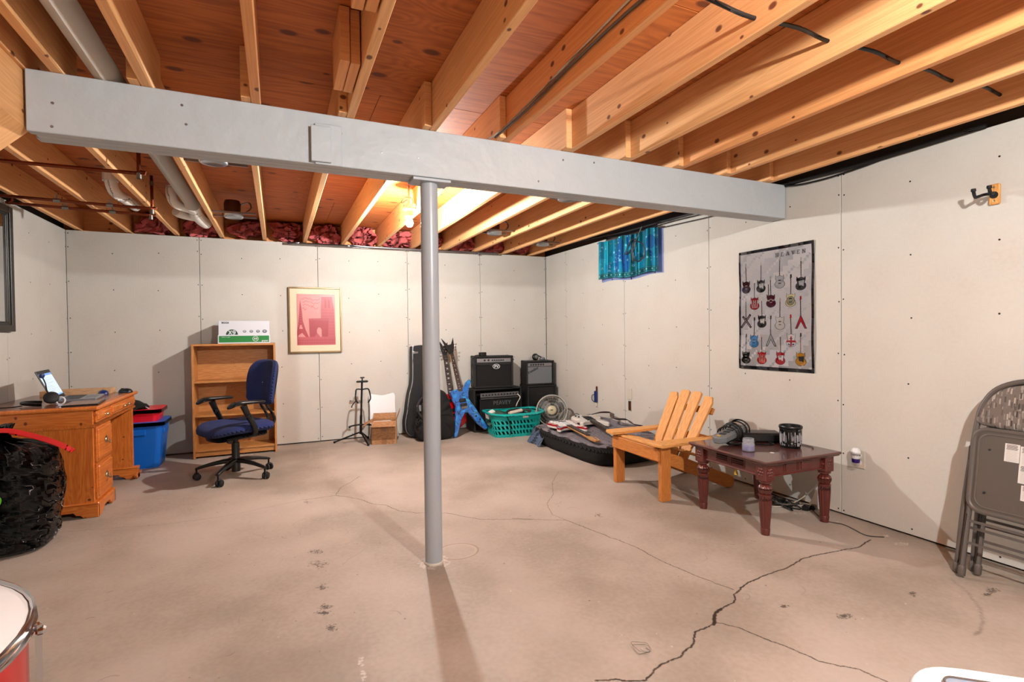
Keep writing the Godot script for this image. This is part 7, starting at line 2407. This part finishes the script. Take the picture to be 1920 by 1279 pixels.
func build_wall_things() -> void:
	# poster on the right wall: slightly wavy laminated sheet
	var RB := Basis(Vector3(0, 0, 1), Vector3.UP, Vector3(-1, 0, 0))
	var p := thing("guitar_poster", "glossy poster of many electric guitars with a dark border", "poster", Vector3(RIGHT - 0.004, 0.0, -2.70))
	var pw := 0.632
	var y0 := 0.918
	var y1 := 1.833
	var rows := []
	for i in 25:
		var row := PackedVector3Array()
		for j in 17:
			var u := j / 16.0
			var v := i / 24.0
			row.append(Vector3((u - 0.5) * pw, lerpf(y1, y0, v), 0.005 + 0.0045 * sin(u * 7.0 + v * 5.0) * sin(v * 11.0 + 1.0 + u * 2.0)))
		rows.append(row)
	var m := mb(Transform3D(RB, Vector3.ZERO))
	m.uo = Vector2.ZERO
	m.surf(rows, false, false)
	obj("sheet", m, M.poster_print, p)
	var k := 0
	for ch in ["H", "E", "A", "V", "E", "N"]:
		words("lettering", ch, 0.028, Transform3D(RB, Vector3(-0.009, y1 - 0.066, 0)) * xf(Vector3(0.03 + 0.043 * k, 0, 0)), M.ink_dark, p, "Droid Serif", 400)
		k += 1
	# framed red print on the back wall
	var f := thing("framed_print", "gold-framed red city print with a cream mat on the back wall", "picture", Vector3(0.397, 1.388, BACK + 0.004), 0.0)
	var fw := 0.562
	var fh := 0.738
	for s in [-1, 1]:
		bx("frame_side", Vector3(s * (fw / 2 - 0.008), 0, 0.014), Vector3(0.016, fh, 0.026), M.frame_gold, f, 0.003)
		bx("frame_end", Vector3(0, s * (fh / 2 - 0.008), 0.014), Vector3(fw - 0.032, 0.016, 0.026), M.frame_gold, f, 0.003)
	bx("mat_board", Vector3(0, 0, 0.012), Vector3(fw - 0.03, fh - 0.03, 0.006), M.mat_cream, f, 0.0)
	m = mb(xf(Vector3(0.008, 0.005, 0.0162)))
	flat_picture(m, 0.408, 0.575, 0.0)
	obj("print_sheet", m, M.red_print, f)
	bx("backing", Vector3(0, 0, 0.004), Vector3(fw - 0.03, fh - 0.03, 0.006), M.cardboard, f, 0.0)
	# mirror in a dark frame on the left wall
	var g := thing("framed_mirror", "tall mirror in a dark stepped frame on the left wall", "mirror", Vector3(LEFT + 0.003, 1.735, -4.80), PI / 2)
	var gw := 0.62
	var gh := 0.93
	for s in [-1, 1]:
		for q in [[0.0, 0.05, 0.03], [0.04, 0.025, 0.02], [0.062, 0.012, 0.014]]:
			bx("frame_side", Vector3(s * (gw / 2 - q[0] - q[1] / 2), 0, q[2] / 2), Vector3(q[1], gh - 2 * q[0], q[2]), M.frame_dark, g, 0.003)
			bx("frame_end", Vector3(0, s * (gh / 2 - q[0] - q[1] / 2), q[2] / 2), Vector3(gw - 2 * q[0], q[1], q[2] - 0.001), M.frame_dark, g, 0.003)
	bx("glass", Vector3(0, 0, 0.005), Vector3(gw - 0.13, gh - 0.13, 0.006), M.mirror, g, 0.0)
	# curtain over the basement window
	var c := thing("window_curtain", "teal and blue patterned cloth hung over the basement window", "curtain", Vector3(3.338, 0, -4.43))
	m = mb(Transform3D(RB, Vector3.ZERO))
	m.uo = Vector2.ZERO
	rows = []
	for i in 15:
		var row := PackedVector3Array()
		for j in 61:
			var u := j / 60.0
			var v := i / 14.0
			var top: float = lerpf(2.232, 2.225, u) - 0.018 * absf(sin(u * PI * 2.3))
			var bot: float = lerpf(1.800, 1.785, u) + 0.012 * sin(u * 9.0)
			var fold: float = 0.012 * sin(u * 38.0 + 1.2 * sin(u * 9.0)) + 0.010 * sin(u * 15.0 + 1.0)
			row.append(Vector3((u - 0.5) * 1.0, lerpf(top, bot, v), 0.018 + fold * (0.55 + 0.45 * v)))
		rows.append(row)
	m.surf(rows, false, false)
	obj("cloth", m, M.curtain_print, c)
	m = mb(Transform3D(RB, Vector3.ZERO))
	rows = []
	for i in 7:
		var row := PackedVector3Array()
		for j in 31:
			var u := j / 30.0
			var v := i / 6.0
			row.append(Vector3((u - 0.485) * 1.02, lerpf(2.21, 1.772 + 0.012 * sin(u * 9.0), v), -0.015 + 0.003 * sin(u * 30.0)))
		rows.append(row)
	m.surf(rows, false, false)
	obj("lining", m, M.curtain_lining, c)
	tb("rod", [Vector3(0.0, 2.222, -0.56), Vector3(0.0, 2.214, 0.54)], 0.005, M.off_white, c, 8)
	# cable loop hanging in front of the curtain
	var xx := 3.30
	var loop := []
	for q in [[1255, 398], [1220, 402], [1208, 412], [1200, 432], [1190, 455], [1180, 472], [1173, 477], [1176, 465], [1186, 448], [1190, 455], [1187, 480], [1190, 488], [1200, 489], [1208, 478], [1206, 460], [1196, 453], [1187, 456], [1185, 475], [1187, 492]]:
		loop.append(on_x(q[0], q[1], xx))
	var w := tb("hanging_cable", smooth_path(loop, 4), 0.006, M.cable_black, self, 7)
	tag(w, "black cable hanging in a loop in front of the teal curtain", "cable")
	for q in [["black cable running from the beam past the curtain top", [[1390, 382], [1330, 398], [1260, 415], [1210, 430], [1170, 442], [1140, 446]], 0.005], ["thin black cable slanting from the beam over the curtain", [[1400, 386], [1340, 404], [1280, 418], [1240, 427]], 0.004]]:
		var pts := []
		for e in q[1]:
			pts.append(on_x(e[0], e[1], 3.335))
		w = tb("wall_cable", smooth_path(pts, 5), q[2], M.cable_black, self, 6)
		tag(w, q[0], "cable", "cables over the window wall")
	# guitar hanger hook
	var h := thing("guitar_hanger", "black wall hook on an oak block high on the right wall", "hook", Vector3(RIGHT - 0.001, 1.90, -1.403))
	var HM := Transform3D(RB, Vector3.ZERO)
	m = mb(HM)
	m.box(Vector3(0, 0, 0.009), Vector3(0.046, 0.104, 0.018), 0.005, 1)
	obj("wood_block", m, M.cedar, h)
	m = mb(HM)
	m.lathe([Vector2(0.018, 0.018), Vector2(0.016, 0.022), Vector2(0, 0.023)], 16, Transform3D(Basis(Vector3.RIGHT, PI / 2), Vector3(0, -0.005, 0)))
	m.tube([Vector3(0, -0.005, 0.018), Vector3(0, -0.002, 0.06)], 0.008, 8)
	obj("stem", m, M.black_rubber, h)
	for s in [-1, 1]:
		m = mb(HM)
		m.tube(smooth_path([Vector3(0, -0.002, 0.055), Vector3(0.018 * s, -0.004, 0.07), Vector3(0.03 * s, -0.014, 0.10), Vector3(0.032 * s, -0.018, 0.122), Vector3(0.032 * s, 0.004, 0.136), Vector3(0.032 * s, 0.014, 0.138)]), 0.0075, 8)
		m.lathe([Vector2(0, 0.008), Vector2(0.010, 0.006), Vector2(0.011, -0.006), Vector2(0.007, -0.01)], 12, xf(Vector3(0.032 * s, 0.016, 0.138)))
		obj("prong", m, M.black_rubber, h)
	for s in [-1, 1]:
		m = mb(HM)
		m.lathe([Vector2(0, 0.003), Vector2(0.005, 0.002), Vector2(0.006, 0)], 10, Transform3D(Basis(Vector3.RIGHT, PI / 2), Vector3(0, 0.034 * s, 0.018)))
		obj("screw", m, M.brass, h)
	# outlet cover, cut-out box and the plug-in freshener
	var plate := func(label: String, z: float, y: float) -> Node3D:
		var o := thing("wall_plate", label, "outlet", Vector3(RIGHT - 0.0005, y, z))
		var q := mb(HM)
		q.box(Vector3(0, 0, 0.003), Vector3(0.072, 0.116, 0.006), 0.002, 1)
		obj("plate", q, M.off_white, o)
		return o
	var o: Node3D = plate.call("blank cream wall plate above a dark cut-out near the mattress", -4.44, 0.565)
	m = mb(HM)
	m.lathe([Vector2(0, 0.008), Vector2(0.003, 0.0075), Vector2(0.004, 0.006)], 8, Transform3D(Basis(Vector3.RIGHT, PI / 2), Vector3(0, 0.04, 0)))
	obj("screw", m, M.brushed, o)
	var b := thing("outlet_box", "dark open outlet box set in the wall below the blank plate", "outlet box", Vector3(RIGHT - 0.001, 0.44, -4.44))
	m = mb(HM)
	for s in [-1, 1]:
		m.box(Vector3(0.026 * s, 0, 0.002), Vector3(0.004, 0.104, 0.006), 0.0)
		m.box(Vector3(0, 0.052 * s, 0.002), Vector3(0.056, 0.004, 0.006), 0.0)
	obj("box_edge", m, M.off_white, b)
	m = mb(HM)
	m.box(Vector3(0, 0, 0.0008), Vector3(0.050, 0.10, 0.0016), 0.0)
	obj("opening", m, M.housing_brown, b)
	var ol: Node3D = plate.call("cream outlet plate holding the purple plug-in freshener", -2.085, 0.392)
	for s in [-1, 1]:
		m = mb(HM)
		m.prism(round_rect(0.034, 0.028, 0.01, 4), 0.006, 0.0075)
		m.x = HM * xf(Vector3(0, 0.021 * s, 0))
		var q := mb(HM * xf(Vector3(0, 0.021 * s, 0)))
		q.prism(round_rect(0.034, 0.028, 0.01, 4), 0.0055, 0.0075)
		obj("socket", q, M.white_plastic, ol)
	var fr := thing("plug_in_freshener", "white plug-in air freshener with purple liquid by the folding chairs", "air freshener", Vector3(RIGHT - 0.0085, 0.405, -2.085))
	m = mb(HM)
	var R := []
	for q in [[-0.005, 0.020], [0.01, 0.026], [0.04, 0.027], [0.055, 0.022], [0.062, 0.012]]:
		var ring := PackedVector3Array()
		for i in 20:
			var a := TAU * i / 20.0
			ring.append(Vector3(cos(a) * q[1], q[0], 0.030 + sin(a) * q[1]))
		R.append(ring)
	m.surf(R, true, true)
	obj("cover", m, M.white_plastic, fr)
	m = mb(HM)
	m.lathe([Vector2(0, -0.03), Vector2(0.020, -0.03), Vector2(0.023, -0.024), Vector2(0.023, -0.006), Vector2(0, -0.006)], 20, xf(Vector3(0, 0, 0.030)))
	obj("liquid", m, M.purple_gel, fr)
	m = mb(HM)
	m.lathe([Vector2(0, -0.052), Vector2(0.016, -0.052), Vector2(0.024, -0.042), Vector2(0.0245, -0.0305), Vector2(0, -0.0305)], 20, xf(Vector3(0, 0, 0.030)))
	obj("bottle", m, M.clear_glass, fr)
	m = mb(HM)
	m.box(Vector3(0, 0.012, 0.006), Vector3(0.022, 0.018, 0.012), 0.002)
	obj("plug", m, M.white_plastic, fr)
	# blue tool hung on the wall over a plate
	var bt := thing("blue_hanging_tool", "small dark blue tool with a looped strap hung on the wall", "tool", Vector3(RIGHT - 0.001, 0.47, -5.06))
	m = mb(HM)
	m.box(Vector3(0, 0.0, 0.014), Vector3(0.045, 0.13, 0.024), 0.006, 1)
	obj("body", m, M.blue_tool, bt)
	m = mb(HM)
	m.tube([Vector3(0.012, 0.06, 0.012), Vector3(0.014, 0.12, 0.010)], 0.009, 8)
	obj("stem", m, M.copper, bt)
	m = mb(HM)
	var lp := []
	for i in 16:
		var a := TAU * i / 16.0
		lp.append(Vector3(-0.045 + cos(a) * 0.04, -0.02 + sin(a) * 0.04, 0.016))
	m.tube(lp, 0.004, 6, true)
	obj("strap", m, M.blue_tool, bt)
	m = mb(HM)
	m.box(Vector3(-0.005, -0.095, 0.008), Vector3(0.035, 0.045, 0.016), 0.004)
	obj("clip", m, M.off_white, bt)
